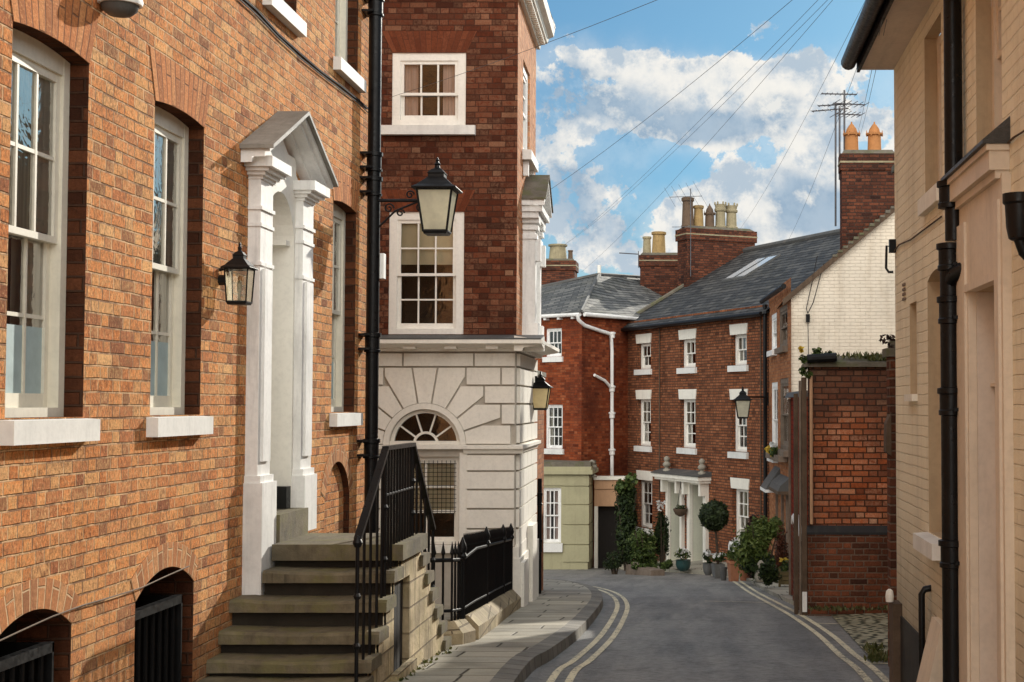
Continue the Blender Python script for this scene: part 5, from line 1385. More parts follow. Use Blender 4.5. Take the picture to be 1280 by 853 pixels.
m = MB(); m.tube([r2(722, 393), r2(723, 400), r2(731, 407), r2(748, 413), r2(761, 417), r2(764, 420), r2(765, 440), r2(765, 596)], .055, 8); m.build('pipe', M['white'], dp, smooth=60)
m = MB(); m.tube([r2(743, 469), r2(756, 476), r2(764, 485)], .045, 8); m.build('branch_pipe', M['white'], dp, smooth=60)
for py in (420, 487, 520, 566):
    c = r2(765, py); m = MB(); m.lathe(c, [(.056, -.08), (.085, -.06), (.085, .05), (.11, .06), (.11, .10), (.056, .12)], 10); m.build('collar', M['white'], dp, smooth=40)
# chimneys of the red house and the house further left
FX = Frame(0, 0, 1, .15)
def stack_px(name, x0, x1, Y, zb, py_top, dep, label, pots, **k):
    a = atY(x0, 400, Y); b = atY(x1, 400, Y); z1 = atY((x0+x1)/2, py_top, Y).z
    F = Frame(a.x, Y, 1, .0); return stack(name, F, 0, b.x-a.x, -dep, 0, zb, z1, label, pots=[((p-x0)/(x1-x0)*(b.x-a.x), -dep/2, r, h, mt, sy) for p, r, h, mt, sy in pots], **k)
stack_px('chimney_stack', 800, 849, 49.5, 3.0, 319, .9, 'squat round-topped brown chimney with two buff pots left of the five-pot stack', [(808, .15, .62, 'pot_pale', 'roll'), (823, .25, .78, 'pot_buff', 'roll')])
stack_px('chimney_stack', 669, 718, 55, 2.5, 326, 1.2, 'leftmost sooty chimney with a short square pot beside the white corner house', [(695, .36, .62, 'pot_pale', 'roll'), (711, .10, .40, 'pot_dark', 'roll')])
q = atY(791, 316, 49.0)
t = thing('tv_aerial', atY(798, 330, 49.2), 'thin horizontal aerial rod sticking out left of the squat two-pot chimney', 'aerial', 'rooftop aerials')
m = MB(); m.tube([atY(774, 316.5, 49.2), atY(798, 318, 49.2)], .02, 5); m.tube([atY(798, 335, 49.2), atY(798, 314, 49.2)], .015, 5); m.build('aerial_head', M['alu'], t)
fh = thing('slate_roof_house', (-7, 57, G(57)), 'distant house with a dark slate roof under the leftmost chimney', 'house')
a, b = atY(650, 372, 52), atY(722, 377, 52); c, d = atY(718, 352, 56), atY(640, 350, 56)
m = MB(); m.quad(a, b, c, d); m.quad(d, c, c+Vector((0, 4, -2)), d+Vector((0, 4, -2))); m.build('roof', M['slate'], fh)
m = MB(); 
for p, q in ((a, b), (b, b+Vector((0, 8, 0))), (a, a+Vector((0, 8, 0)))): m.quad(Vector((p.x, p.y+.3, -7)), Vector((q.x, q.y+.3, -7)), Vector((q.x, q.y+.3, p.z-.02)), Vector((p.x, p.y+.3, p.z-.02)))
m.build('wall', M['brick_red'], fh)
# ------------------------------------------------------------------ olive stucco front and the garage
YG = 41.9; gx = lambda px: atY(px, 600, YG).x; gz = lambda py: atY(700, py, YG).z
FO = Frame(gx(735), YG, 1, -.02)
ol = thing('stucco_annexe', (gx(705), YG, G(YG)), 'olive green banded stucco ground storey below the deep red brick house', 'building')
oz = [gz(y) for y in (703, 681, 656, 631, 608, 594)]
wo = op(gx(678.5)-gx(735), gx(701.5)-gx(735), gz(679), gz(610)); wo['reveal'] = .08
m = MB(); wall(m, FO, -5, 0, lambda u: -6, gz(585), [wo], .08); m.quad(FO.p(0, 0, -6), FO.p(0, -2.5, -6), FO.p(0, -2.5, gz(585)), FO.p(0, 0, gz(585))); m.build('wall', M['olive'], ol)
m = MB()
for z0, z1 in zip(oz, oz[1:]):
    m.box(FO, wo['u1']+.06, .03, .0005, .035, z0+.015, z1-.015); m.box(FO, -5, wo['u0']-.06, .0005, .035, z0+.015, z1-.015)
    m.box(FO, .0005, .035, -1.2, .032, z0+.016, z1-.016)
m.box(FO, wo['u0']-.06, wo['u1']+.06, .0005, .034, gz(607), gz(594))
m.build('stucco_band', M['olive'], ol, bevel=.006)
m = MB(); m.box(FO, -5, .14, -2.3, .14, gz(593), gz(588)); m.box(FO, -5, .10, -2.3, .10, gz(588), gz(583.5)); m.build('cornice', M['olive'], ol, bevel=.008)
m = MB(); m.box(FO, -5, .08, -2.4, .02, gz(583.5), gz(578)); m.build('flat_roof', M['coping'], ol)
sash(ol, FO, wo, .05, 3, 2, 2, fw=.06, st=.035, bar=.03, deep=False, curtain='curtain_pink', cside='both', cw=.35, sill=(.09, .25, .05), mat='white')
ga = thing('garage', (gx(758), YG+.6, G(YG)), 'peach stucco garage head over a dark open carriage entrance', 'garage')
YP = 42.8; px_ = lambda p: atY(p, 600, YP).x; pz = lambda p: atY(760, p, YP).z
FP = Frame(px_(743), YP, 1, 0)
W_ = px_(785)-px_(743)
m = MB(); m.box(FP, 0, W_, -.3, 0, pz(633), pz(612)); m.box(FP, 0, W_, -.3, .03, pz(612)+.012, pz(600)); m.build('stucco_head', M['peach'], ga, bevel=.006)
m = MB(); m.box(FP, -.02, W_, -.5, .08, pz(600), pz(596)); m.build('coping', M['lintel'], ga, bevel=.01)
m = MB(); m.box(FP, .0, .10, -.3, -.005, -6, pz(633)); m.build('door_post', M['lintel'], ga)
m = MB(); m.box(FP, .1, W_, -.29, -.22, -6, pz(633)-.002); m.build('entrance_interior', M['dark'], ga)
q = atY(740, 592, YP-.3)
t = thing('finial_ornament', (q.x, q.y, pz(596)), 'small dark urn ornament at the end of the peach garage coping', 'ornament')
MB().lathe((q.x, q.y, pz(596)), [(.14, 0), (.14, .05), (.06, .09), (.13, .2), (.15, .3), (.08, .36), (.11, .42), (.02, .5)], 10).build('urn', M['statue'], t, smooth=50)
# black bollards in front of the olive front
for px, s, h in ((679.5, 'left', .85), (690.5, 'right', 1.0)):
    q = atG(px, 706, .09)
    t = thing('bollard', (q.x, q.y, q.z), '%s of the two black bollards before the olive stucco window' % s, 'bollard', 'black bollards')
    MB().lathe((q.x, q.y, q.z), [(.15, 0), (.15, .10), (.11, .14), (.10, h*.72), (.13, h*.75), (.13, h*.80), (.10, h*.83), (.11, h*.95), (.05, h)], 12).build('post', M['black'], t, smooth=40)

# ------------------------------------------------------------------ white gable house
A1 = (1.95, 32.0)
FW = Frame(B[0]+.02, B[1]-.05, A1[0]-B[0], A1[1]-B[1]); LWH = sqrt((A1[0]-B[0])**2 + (A1[1]-B[1])**2)
FG2 = Frame(A1[0]+.02, A1[1], 1, 0)
wh = thing('gable_house', (A1[0]+2, A1[1]+2, G(32)), 'house with a whitewashed brick gable end facing down the street and a timber shopfront side', 'house')
g0 = FG2.hit(990, 364, .03); g1 = FG2.hit(1117, 259, .03); sl = (g1[1]-g0[1])/(g1[0]-g0[0]); XA = 2.42
def gtop(u): return g0[1]-.08 + sl*(u-g0[0]) if u < XA else g0[1]-.08 + sl*(XA-g0[0]) - sl*(u-XA)
m = MB()
m.poly([FG2.p(0, 0, -6), FG2.p(2*XA, 0, -6), FG2.p(2*XA, 0, gtop(2*XA)), FG2.p(XA, 0, gtop(XA)), FG2.p(0, 0, gtop(0))]); m.build('gable_wall', M['white_brick'], wh)
wops = []
ZW = FW.hz(975, 371)
def fwu(px): return FW.hu(px)
for (a, b, y1, y0) in ((964.5, 971, 392, 438), (974.5, 984.5, 382, 434), (964.5, 972, 478, 570), (975, 985.5, 473, 562)):
    o = op(fwu(a), fwu(b), FW.hz((a+b)/2, y0), FW.hz((a+b)/2, y1)); o['reveal'] = .05; wops.append(o)
m = MB(); wall(m, FW, 0, LWH, lambda u: -6, ZW+.25, wops, .05); m.build('front_wall', M['brick_orange'], wh)
for i, o in enumerate(wops):
    sash(wh, FW, o, .01, 2, 1, 1, fw=.12, st=.06, bar=.03, deep=False, sill=(.12, .14, .05), mat=['white', 'timber_grey'][i % 2], sillmat=['white', 'timber_grey'][i % 2], curtain='curtain' if i == 0 else None, cside='full')
m = MB(); yb = 37.6-32
lo = gtop(-.12)
m.quad(FG2.p(-.16, .10, lo), FG2.p(XA, .10, gtop(XA)+.1), FG2.p(XA, -yb, gtop(XA)+.1), FG2.p(-.16, -yb, lo)); m.quad(FG2.p(2*XA, .1, gtop(2*XA)), FG2.p(XA, .10, gtop(XA)+.1), FG2.p(XA, -yb, gtop(XA)+.1), FG2.p(2*XA, -yb, gtop(2*XA)))
m.build('roof', M['slate'], wh)
m = MB(); m.prism(FG2, [(-.18, lo-.12), (XA, gtop(XA)-.04), (XA, gtop(XA)+.10), (-.18, lo+.02)], .0, .11); m.build('verge_board', M['timber'], wh)
m = MB(); R = random.Random(3)
for k in range(26):
    u = .9 + k*.115; z = gtop(u)+.10; m.box(FG2, u, u+.10, -.06, .13, z-.01, z+.035+R.uniform(0, .02))
m.build('verge_tiles', M['coping'], wh)
m = MB(); m.tube([FW.p(-.1, .17, ZW+.08), FW.p(LWH+.1, .17, ZW+.05)], .06, 8); m.tube([FW.p(.06, .1, ZW), FW.p(.06, .1, -4.2)], .05, 8); m.build('gutter', M['black'], wh)
z4 = [FG2.hz(1000, y) for y in (497, 492)]
m = MB(); m.box(FG2, -.02, .62, -.02, .05, FG2.hz(1000, 502), FG2.hz(1000, 494)); m.build('lead_flashing', M['lead'], wh)
# shop hood (two small canopies) on the street side
for (a, b, y0, y1, mt) in ((955, 968, 612, 585, 'lead'), (969, 985, 608, 592, 'lead')):
    u0, u1 = FW.hu(968 if a < 960 else 972), FW.hu(975 if a < 960 else 987)
    zt_, zb_ = FW.hz(975, y1), FW.hz(975, y0)
    ex = .34 if a < 960 else .26
    m = MB(); m.hexa([FW.p(u0, ex, zb_), FW.p(u1, ex, zb_), FW.p(u1, 0, zb_), FW.p(u0, 0, zb_), FW.p(u0, ex*.8, zb_+.12), FW.p(u1, ex*.8, zb_+.12), FW.p(u1, 0, zt_), FW.p(u0, 0, zt_)])
    h_ = m.build('door_canopy', M['lead'], wh, bevel=.01)
    m = MB(); m.box(FW, u0-.01, u1+.01, 0, ex+.01, zb_-.07, zb_-.001); m.build('canopy_board', M['white'] if a < 960 else M['timber'], h_)
m = MB()
for px in (972, 979, 985): u = FW.hu(px); m.box(FW, u-.06, u+.06, .0, .05, -4.5, FW.hz(975, 612))
m.build('shopfront_post', M['timber_grey'], wh)
t = thing('window_box', FW.p(FW.hu(977), .15, FW.hz(977, 572)), 'window box of yellow and white flowers under the upper window of the whitewashed house', 'window box')
m = MB(); m.box(FW, FW.hu(968), FW.hu(985), .02, .22, FW.hz(977, 575), FW.hz(977, 568)); m.build('box', M['timber_grey'], t)
c = FW.p(FW.hu(977), .14, FW.hz(977, 565))
leaves(MB(), c, (.18, .75, .20), 420, .10, seed=4).build('foliage', M['leaf_mid'], t)
leaves(MB(), c+Vector((-.1, .3, .02)), (.14, .35, .16), 110, .09, seed=5, asp=.9).build('yellow_flowers', M['flower_yellow'], t)
leaves(MB(), c+Vector((-.05, 0, .16)), (.12, .7, .08), 60, .08, seed=6, asp=.9).build('white_flowers', M['flower_white'], t)
# big chimney on the gable
cx0, cx1 = FG2.hu(1054), FG2.hu(1122)
stack('chimney_stack', FG2, cx0, cx1, -.62, -.12, 2.2, FG2.hz(1080, 191), 'tall red brown chimney with two orange pots on the whitewashed gable', mat='brick_chimney', courses=2, fl=.03, flaunch=True,
      pots=[(FG2.hu(1068), -.37, .155, .62, 'pot_orange', 'louvre'), (FG2.hu(1097), -.37, .155, .62, 'pot_orange', 'louvre')])
# aerials beside it
YA = 32.6
def aer(px, pyb, pyt, heads, label):
    b, t_ = atY(px, pyb, YA), atY(px, pyt, YA); t = thing('tv_aerial', b, label, 'aerial', 'rooftop aerials'); aerial(t, b, t_, heads, r=.022)
za = lambda py: atY(1040, py, YA).z
aer(1044.5, 283, 128, [(za(137), -1, .4, .85, 7, .20)], 'longest aerial mast reaching lowest beside the tall two-pot chimney')
aer(1049.5, 225, 133, [(za(131), -1, .3, .75, 7, .18)], 'middle aerial mast between two others left of the tall two-pot chimney')
aer(1055.5, 205, 113, [(za(118), -1, -.1, .8, 8, .18), (za(130), 1, .25, .75, 6, .42), (za(143), 1, .25, .6, 6, .42)], 'right aerial mast with a wide comb head standing at the tall two-pot chimney')
# wire clamp on the gable
h = FG2.hit(1010, 399, .05); t = thing('cable_clamp', FG2.p(h[0], .05, h[1]), 'black cable clamp with a drop wire on the whitewashed gable', 'cable clamp')
p = lambda x, y: FG2.p(FG2.hu(x, .05), .05, FG2.hz(x, y, .05))
m = MB(); m.tube([p(1010, 393), p(1010, 403)], .045, 8); m.build('clamp_body', M['black'], t)
m = MB(); m.tube([p(1010, 392), p(1008, 386), p(1015, 355), p(1022, 320)], .010, 5); m.tube([p(1010, 392), p(1017, 378), p(1024, 352), p(1030, 330)], .010, 5); m.tube([p(1010, 403), p(1011, 470)], .008, 5); m.build('drop_wire', M['wire'], t)
# street lamp on the terrace / gable house corner
ua_ = FT.hu(957)
def att3(c):
    w = FT.p(FT.hu(960), .02, c.z+.50)
    return [([w, (c.x+.1, c.y, c.z+.50), (c.x, c.y, c.z+.44)], .022), ([w+Vector((0, 0, -.2)), w+Vector((0, 0, .12))], .03)]
ironlamp(928.5, 522, 36.2, .42, .75, 'dark street lantern on a straight bracket before the right-hand terrace window', att3)
# ------------------------------------------------------------------ cream painted house on the right
XR = 1.50
FRW = Frame(XR, 0, 0, -1)       # u = -Y
def RU(px, d=0.0): return FRW.hu(px, d)
def RZ(px, py, d=0.0): return FRW.hz(px, py, d)
cr = thing('cream_house', (XR, 9.0, G(9)), 'cream painted brick house with a black downpipe and a blocked doorcase on the right', 'house')
UE = -11.35
def opr(far, near, y_bot, y_top, at=None): 
    a, b = RU(far), RU(near)
    return op(min(a, b), max(a, b), RZ(far, y_bot), RZ(far, y_top))
U1 = op(RU(1158), RU(1158)+.68, RZ(1158, 246), 2.45); U2 = op(RU(1223), RU(1223)+.68, RZ(1223, 196), 2.45)
L1_ = op(RU(1160), RU(1160)+.70, RZ(1160, 664), RZ(1160, 352), .05)
SLT = op(RU(1137.5), RU(1146), RZ(1138, 493), RZ(1138, 380))
DR = op(RU(1221), RU(1257), -2.3, RZ(1221, 365)); DR['reveal'] = .10
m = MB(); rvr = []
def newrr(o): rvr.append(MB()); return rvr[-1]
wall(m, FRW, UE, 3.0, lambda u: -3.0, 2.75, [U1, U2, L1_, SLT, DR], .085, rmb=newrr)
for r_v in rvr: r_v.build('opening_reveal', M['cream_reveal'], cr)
m.build('wall', M['cream_brick'], cr)
m = MB(); m.quad(FRW.p(UE, 0, -3), FRW.p(UE, -7, -3), FRW.p(UE, -7, 2.75), FRW.p(UE, 0, 2.75)); m.quad(FRW.p(3, 0, -3), FRW.p(3, -7, -3), FRW.p(3, -7, 2.75), FRW.p(3, 0, 2.75)); m.quad(FRW.p(UE, -7, -3), FRW.p(3, -7, -3), FRW.p(3, -7, 2.75), FRW.p(UE, -7, 2.75)); m.build('end_wall', M['cream_brick'], cr)
for o in (U1, U2):
    sash(cr, FRW, o, .085, 2, 2, 2, fw=.06, mat='cream', sill=(.045, .12, .05), sillmat='lintel', curtain='curtain')
sash(cr, FRW, L1_, .085, 2, 2, 2, fw=.06, mat='cream', sill=(.10, .11, .05), sillmat='white_sill', curtain='curtain')
m = MB(); m.box(FRW, SLT['u0'], SLT['u1'], -.12, -.08, SLT['z0'], SLT['z1']); w = m.build('slot_window', M['cream_dull'], cr)
m = MB(); m.box(FRW, SLT['u0']-.03, SLT['u1']+.03, -.05, .04, SLT['z0']-.05, SLT['z0']-.001); m.build('sill', M['lintel'], w, bevel=.005)
# plinth
m = MB(); m.box(FRW, UE-.012, RU(1207)-.02, -.05, .015, -3, -1.56); m.build('plinth', M['black_paint'], cr, bevel=.005)
m = MB()
for k in range(4): m.box(FRW, RU(1130), RU(1133), -.01, .012, RZ(1130, 376-k*6), RZ(1130, 373-k*6))
m.build('air_brick', M['timber_grey'], cr)
# eaves: soffit, fascia, gutter
m = MB(); m.box(FRW, UE-.03, 3.0, -.06, .26, 2.60, 2.63); m.build('soffit', M['cream_dull'], cr)
m = MB(); m.box(FRW, UE-.03, 3.0, .262, .285, 2.58, 2.74); m.build('fascia', M['black'], cr)
m = MB(); m.tube([FRW.p(UE-.06, .345, 2.665), FRW.p(3, .345, 2.665)], .06, 14); m.build('gutter', M['black_gloss'], cr, smooth=60)
m = MB(); m.quad(FRW.p(UE-.05, .36, 2.70), FRW.p(3, .36, 2.70), FRW.p(3, -3.4, 4.3), FRW.p(UE-.05, -3.4, 4.3)); m.quad(FRW.p(UE-.05, -7.3, 2.70), FRW.p(3, -7.3, 2.70), FRW.p(3, -3.4, 4.3), FRW.p(UE-.05, -3.4, 4.3)); m.build('roof', M['slate'], cr)
m = MB(); m.poly([FRW.p(UE-.002, 0, 2.7), FRW.p(UE-.002, -7, 2.7), FRW.p(UE-.002, -3.4, 4.25)]); m.build('gable', M['cream_brick'], cr)
# doorcase
ua, ub = RU(1206), RU(1266)
m = MB()
zc = RZ(1206, 318)
m.box(FRW, ua, DR['u0'], .0005, .045, -2.3, 1.12); m.box(FRW, DR['u1'], ub, .0005, .045, -2.3, 1.12); m.box(FRW, DR['u0'], DR['u1'], .001, .044, DR['z1'], 1.12)
m.box(FRW, ua+.05, DR['u0']-.03, .045, .06, -2.3, 1.0); m.box(FRW, DR['u1']+.03, ub-.04, .045, .06, -2.3, 1.0)
for e, z in ((.02, DR['z1']+.04),): m.box(FRW, DR['u0']-.03, DR['u1']+.03, .044, .06, DR['z1'], z)
dcr = m.build('doorcase', M['cream'], cr, bevel=.005)
m = MB(); u_a, u_b = RU(1186, .1), RU(1264)
m.box(FRW, u_a, u_b+.0, .0005, .07, 1.10, 1.14); m.box(FRW, u_a-.0, u_b+.01, .0008, .10, 1.14, 1.235); m.box(FRW, u_a-.02, u_b+.02, .001, .115, 1.235, 1.265); m.build('canopy', M['cream'], dcr, bevel=.006)
m = MB(); m.hexa([FRW.p(u_a-.03, .135, 1.266), FRW.p(u_b+.03, .135, 1.266), FRW.p(u_b+.03, 0, 1.266), FRW.p(u_a-.03, 0, 1.266), FRW.p(u_a-.03, .135, 1.285), FRW.p(u_b+.03, .135, 1.285), FRW.p(u_b+.03, 0, 1.40), FRW.p(u_a-.03, 0, 1.40)]); m.build('canopy_lead', M['lead_crumpled'], dcr)
m = MB(); m.box(FRW, DR['u0']-.01, DR['u1']+.01, -.16, -.095, -2.3, DR['z1']+.01); m.box(FRW, DR['u0']+.0005, DR['u0']+.012, -.096, .0, -2.3, DR['z1']-.001); d_ = m.build('blocked_door', M['cream_dull'], dcr)
m = MB(); m.box(FRW, DR['u0'], DR['u1'], -.095, -.07, RZ(1225, 485, -.1), RZ(1225, 481, -.1)); m.build('door_rail', M['cream'], d_)
# rainwater pipe, two sections with a swan-neck
yp = 8.35; xp = XR-.085
t = thing('drainpipe', (xp, yp, -2.0), 'fat black drainpipe with heavy collars on the cream painted wall', 'drainpipe')
pz_ = lambda py: atX(1190, py, xp).z
m = MB(); m.tube([(xp+.02, yp-.03, 2.62), (xp+.02, yp-.03, pz_(300))], .052, 18); m.tube([(xp, yp, pz_(318)), (xp, yp, -2.2)], .058, 18); m.build('pipe', M['black_gloss'], t, smooth=60)
for py in (240, 318, 385, 500, 690):
    z = pz_(py); r = .058; y = yp if py > 300 else yp-.03
    MB().lathe((xp, y, z), [(r*1.0, -.09), (r*1.22, -.085), (r*1.22, -.06), (r*1.12, -.055), (r*1.12, .03), (r*1.34, .035), (r*1.34, .065), (r*1.02, .07)], 18).build('collar', M['black_gloss'], t, smooth=35)
    m = MB(); m.box(FRW, -yp-.10, -yp+.10, .0, .085, z-.065, z-.045); m.build('pipe_bracket', M['black_gloss'], t)
z = pz_(350)
m = MB(); m.tube([(xp, yp, z-.02), (xp+.02, yp-.06, z+.03), (XR-.01, yp-.22, z+.06)], .05, 14); m.build('branch_pipe', M['black_gloss'], t, smooth=60)
# hopper head at the edge of the frame
q = atX(1274, 262, XR-.07)
t = thing('rainwater_hopper', (q.x, q.y, q.z), 'black rainwater hopper at the right edge beside the canopy of the cream doorcase', 'hopper')
MB().lathe((q.x, q.y, q.z-.08), [(.035, -.06), (.05, -.05), (.06, .0), (.065, .10), (.075, .11), (.075, .15), (.06, .15)], 14).build('hopper', M['black_gloss'], t, smooth=35)
m = MB(); m.box(FRW, -q.y-.045, -q.y+.045, .0005, .03, q.z-.05, q.z+.06); m.tube([(q.x, q.y, q.z-.13), (q.x+.02, q.y, q.z-.19), (XR-.002, q.y, q.z-.24)], .028, 10); m.build('hopper_outlet', M['black_gloss'], t, smooth=50)
# hooked bracket at the far corner
h = FRW.hit(1117, 318); t = thing('hook_bracket', FRW.p(h[0], 0, h[1]), 'black iron hook bracket at the far corner of the cream wall', 'bracket')
y = 11.30; z = h[1]
m = MB(); m.tube([(XR, y, z+.04), (XR-.07, y, z+.05), (XR-.075, y, z-.12), (XR-.055, y, z-.15), (XR-.02, y, z-.15)], .010, 6); m.build('hook', M['black'], t, smooth=60)
m = MB(); m.box(FRW, -y-.03, -y+.03, .001, .05, z-.0, z+.10); m.build('hook_plate', M['black'], t)
P = [FRW.p(*(lambda q: (q[0], .012, q[1]))(FRW.hit(px, py))) for px, py in ((1119, 315), (1126, 306), (1140, 300), (1160, 285), (1179, 271))]
cable('wall_cable', P, .006, 'thin brown cable looping from the corner hook along the cream wall', mat='timber')
P = [FRW.p(*(lambda q: (q[0], .012, q[1]))(FRW.hit(px, py))) for px, py in ((1211, 218), (1228, 206), (1250, 190), (1270, 172), (1290, 160))]
cable('wall_cable', P, .005, 'thin brown cable under the upper right sill of the cream wall', mat='timber')
# standpipe + splash wedge
a, b = FRW.hit(1152, 737, .06), FRW.hit(1153, 838, .06)
t = thing('standpipe', FRW.p(b[0], .06, b[1]), 'short black pipe bent into the foot of the cream wall', 'pipe')
m = MB(); m.tube([FRW.p(a[0], .06, b[1]-.1), FRW.p(a[0], .06, a[1]-.03), FRW.p(a[0], .04, a[1]), FRW.p(a[0], -.01, a[1]+.01)], .022, 10); m.build('pipe', M['black_gloss'], t, smooth=60)
h = FRW.hit(1172, 815); u = h[0]
m = MB(); m.hexa([FRW.p(u-.02, .20, G(9)-.05), FRW.p(u+.42, .20, G(9)-.05), FRW.p(u+.42, .0, G(9)-.05), FRW.p(u-.02, .0, G(9)-.05), FRW.p(u+.03, .04, -1.33), FRW.p(u+.40, .04, -1.33), FRW.p(u+.40, .0, -1.33), FRW.p(u+.03, .0, -1.33)])
o = m.build('guard_stone', M['cream'], None, bevel=.008); tag(o, 'cream painted sloping guard stone at the foot of the fat black drainpipe', 'guard stone')

# ------------------------------------------------------------------ old brick outbuilding behind the yard
YO = 18.8
FB_ = Frame(atY(1012, 600, YO).x, YO, 1, -.03)
bu = lambda px: FB_.hu(px); bz = lambda py: FB_.hz(1060, py)
ob = thing('brick_outbuilding', FB_.p(.6, 0, G(YO)), 'weathered red brick garden building with a mossy coping and dark plinth ledge', 'outbuilding')
W2 = 1.85
m = MB(); m.box(FB_, 0, W2, -.5, 0, bz(668), bz(459)); m.build('wall', M['brick_old'], ob, bevel=.01)
m = MB(); m.box(FB_, -.03, W2, -.5, .075, -3.2, bz(668)); m.build('base_wall', M['brick_plinth'], ob, bevel=.012)
m = MB(); m.sweep(FB_, [(.0, bz(667)), (.078, bz(668)-.001), (.078, bz(665)), (.0, bz(657))], -.04, W2); m.build('plinth_ledge', M['black_paint'], ob, bevel=.005)
m = MB(); m.box(FB_, -.08, W2, -.56, .07, bz(459), bz(455)); m.sweep(FB_, [(.05, bz(455)), (.05, bz(453)), (-.25, bz(444)), (-.5, bz(453)), (-.5, bz(455))], -.05, W2); m.build('coping', M['coping'], ob, bevel=.012)
m = MB(); m.tube([FB_.p(-.03, .10, bz(449)), FB_.p(.34, .12, bz(447))], .055, 10); m.build('gutter', M['black'], ob)
m = MB(); m.tube([FB_.p(.02, .06, bz(470)), FB_.p(.02, .06, bz(655))], .022, 8); m.build('pink_pipe', M['peach'], ob, smooth=60)
m = MB(); m.box(FB_, -.10, -.035, -.12, .03, -3.0, bz(472)); m.box(FB_, -.19, -.135, -.35, -.2, -3.0, bz(492)); m.build('timber_post', M['timber'], ob, bevel=.008)
m = MB(); m.box(FB_, -.128, -.105, -.2, -.02, -3.0, bz(476)); m.build('post_strip', M['timber_grey'], ob)
m = MB(); m.box(FB_, -.098, -.04, .031, .05, G(YO)+.05, G(YO)+.30); m.build('white_band', M['white'], ob)
# weeds and flowers on the coping
t = thing('wall_plants', FB_.p(.1, -.1, bz(446)), 'leafy plants trailing over the left end of the mossy brick coping', 'plant')
for k, (px, py, rx, rz_, n) in enumerate(((1014, 451, .16, .15, 170), (1030, 445, .18, .10, 120), (1008, 462, .10, .14, 90))):
    c = FB_.p(bu(px), .03, bz(py)); leaves(MB(), c, (rx, .14, rz_), n, .075, seed=20+k).build('foliage', M['leaf_mid'], t)
c = FB_.p(bu(1001), .06, bz(437)); leaves(MB(), c, (.05, .05, .04), 14, .06, seed=31, asp=.9).build('yellow_flower', M['flower_yellow'], t)
mb = MB(); R = random.Random(9)
for k in range(34): q = FB_.p(R.uniform(.15, 1.3), R.uniform(-.3, .05), bz(449)); weed(mb, q.x, q.y, q.z, .10, 6, R)
mb.build('stems', M['leaf_dry'], t)
t2 = thing('coping_weeds', FB_.p(1.05, 0, bz(452)), 'low grassy weeds along the right part of the mossy brick coping', 'plant')
mb = MB(); R = random.Random(10)
for k in range(40): q = FB_.p(R.uniform(.75, 1.2), R.uniform(-.2, .06), bz(452)); weed(mb, q.x, q.y, q.z, .09, 6, R)
mb.build('foliage', M['leaf_dry'], t2)
# pier at the cream house corner
FPi = Frame(1.545, 12.3, 1, 0)
pi_ = thing('brick_pier', (1.62, 12.1, G(12.2)), 'narrow weathered brick pier with a ragged stone cap against the cream house corner', 'pier')
zt = FPi.hz(1110, 446)
m = MB(); m.box(FPi, .03, .55, -.2, .0, -3, zt); m.build('brickwork', M['brick_plinth'], pi_, bevel=.02)
m = MB(); m.box(FPi, .0, .6, -.25, .03, zt, zt+.07); m.box(FPi, -.02+.06, .5, -.2, -.0, zt+.07, zt+.13); m.box(FPi, .13, .5, -.2, .01, zt+.13, FPi.hz(1113, 412)); m.build('ragged_cap', M['coping'], pi_, bevel=.02)
leaves(MB(), FPi.p(.03, .0, zt+.13), (.07, .10, .09), 60, .045, seed=40).build('foliage', M['leaf_purple'], pi_)
m = MB(); m.prism(FPi, [(-.005, FPi.hz(1105, 565)), (.04, FPi.hz(1105, 570)), (.04, FPi.hz(1105, 515)), (.0, FPi.hz(1105, 530))], -.15, .02); m.build('broken_brick', M['timber'], pi_)
q = atG(1114, 842)
t = thing('timber_post', (1.47, 11.3, G(11.3)), 'dark timber gatepost with a pale metal cap at the cream house corner', 'post')
zc_ = atY(1113, 752, 11.2).z
m = MB(); m.box(W0, 1.43, 1.54, -11.28, -11.05, -2.6, zc_); m.build('post', M['timber'], t, bevel=.012)
m = MB(); c = atY(1112, 744, 11.1); m.lathe((c.x, c.y, c.z-.05), [(.028, 0), (.032, .04), (.026, .08), (.01, .095)], 10); m.build('cap', M['sash'], t, smooth=60)
# red painted annexe strip and the white-topped low wall beside it
FA_ = Frame(1.44, 20.0, 0, -1); 
ra = thing('red_annexe', (1.5, 21.5, G(21)), 'narrow red painted brick annexe between the whitewashed gable and the garden building', 'annexe')
m = MB(); m.hexa([Vector(v) for v in ((1.45, 20.2, -4), (3.2, 20.2, -4), (3.2, 23.2, -4), (1.42, 23.2, -4), (1.45, 20.2, .12), (3.2, 20.2, .12), (3.2, 23.2, .12), (1.42, 23.2, .12))]); m.build('wall', M['red_paint'], ra, bevel=.01)
m = MB(); m.hexa([Vector(v) for v in ((1.36, 20.1, .12), (3.25, 20.1, .12), (3.25, 23.3, .12), (1.33, 23.3, .12), (1.40, 20.1, .20), (3.25, 20.1, .32), (3.25, 23.3, .32), (1.37, 23.3, .20))]); m.build('roof', M['lead'], ra)
m = MB(); m.tube([(1.41, 23.15, -3.5), (1.41, 23.15, .1)], .03, 8); m.tube([(1.40, 20.25, -3), (1.40, 20.25, .1)], .04, 8); m.build('pipe', M['timber_grey'], ra)
lwl = thing('low_wall', (1.38, 20.6, G(20.6)), 'low brick wall with a white rounded coping beside the red annexe', 'wall')
za_, zb2 = atX(997, 652, 1.38).z, atX(1003, 668, 1.38).z
m = MB(); m.hexa([Vector(v) for v in ((1.33, 19.6, -3.5), (1.42, 19.6, -3.5), (1.42, 21.4, -3.5), (1.33, 21.4, -3.5), (1.33, 19.6, za_-.12), (1.42, 19.6, za_-.12), (1.42, 21.4, za_), (1.33, 21.4, za_))]); m.build('brickwork', M['brick_plinth'], lwl)
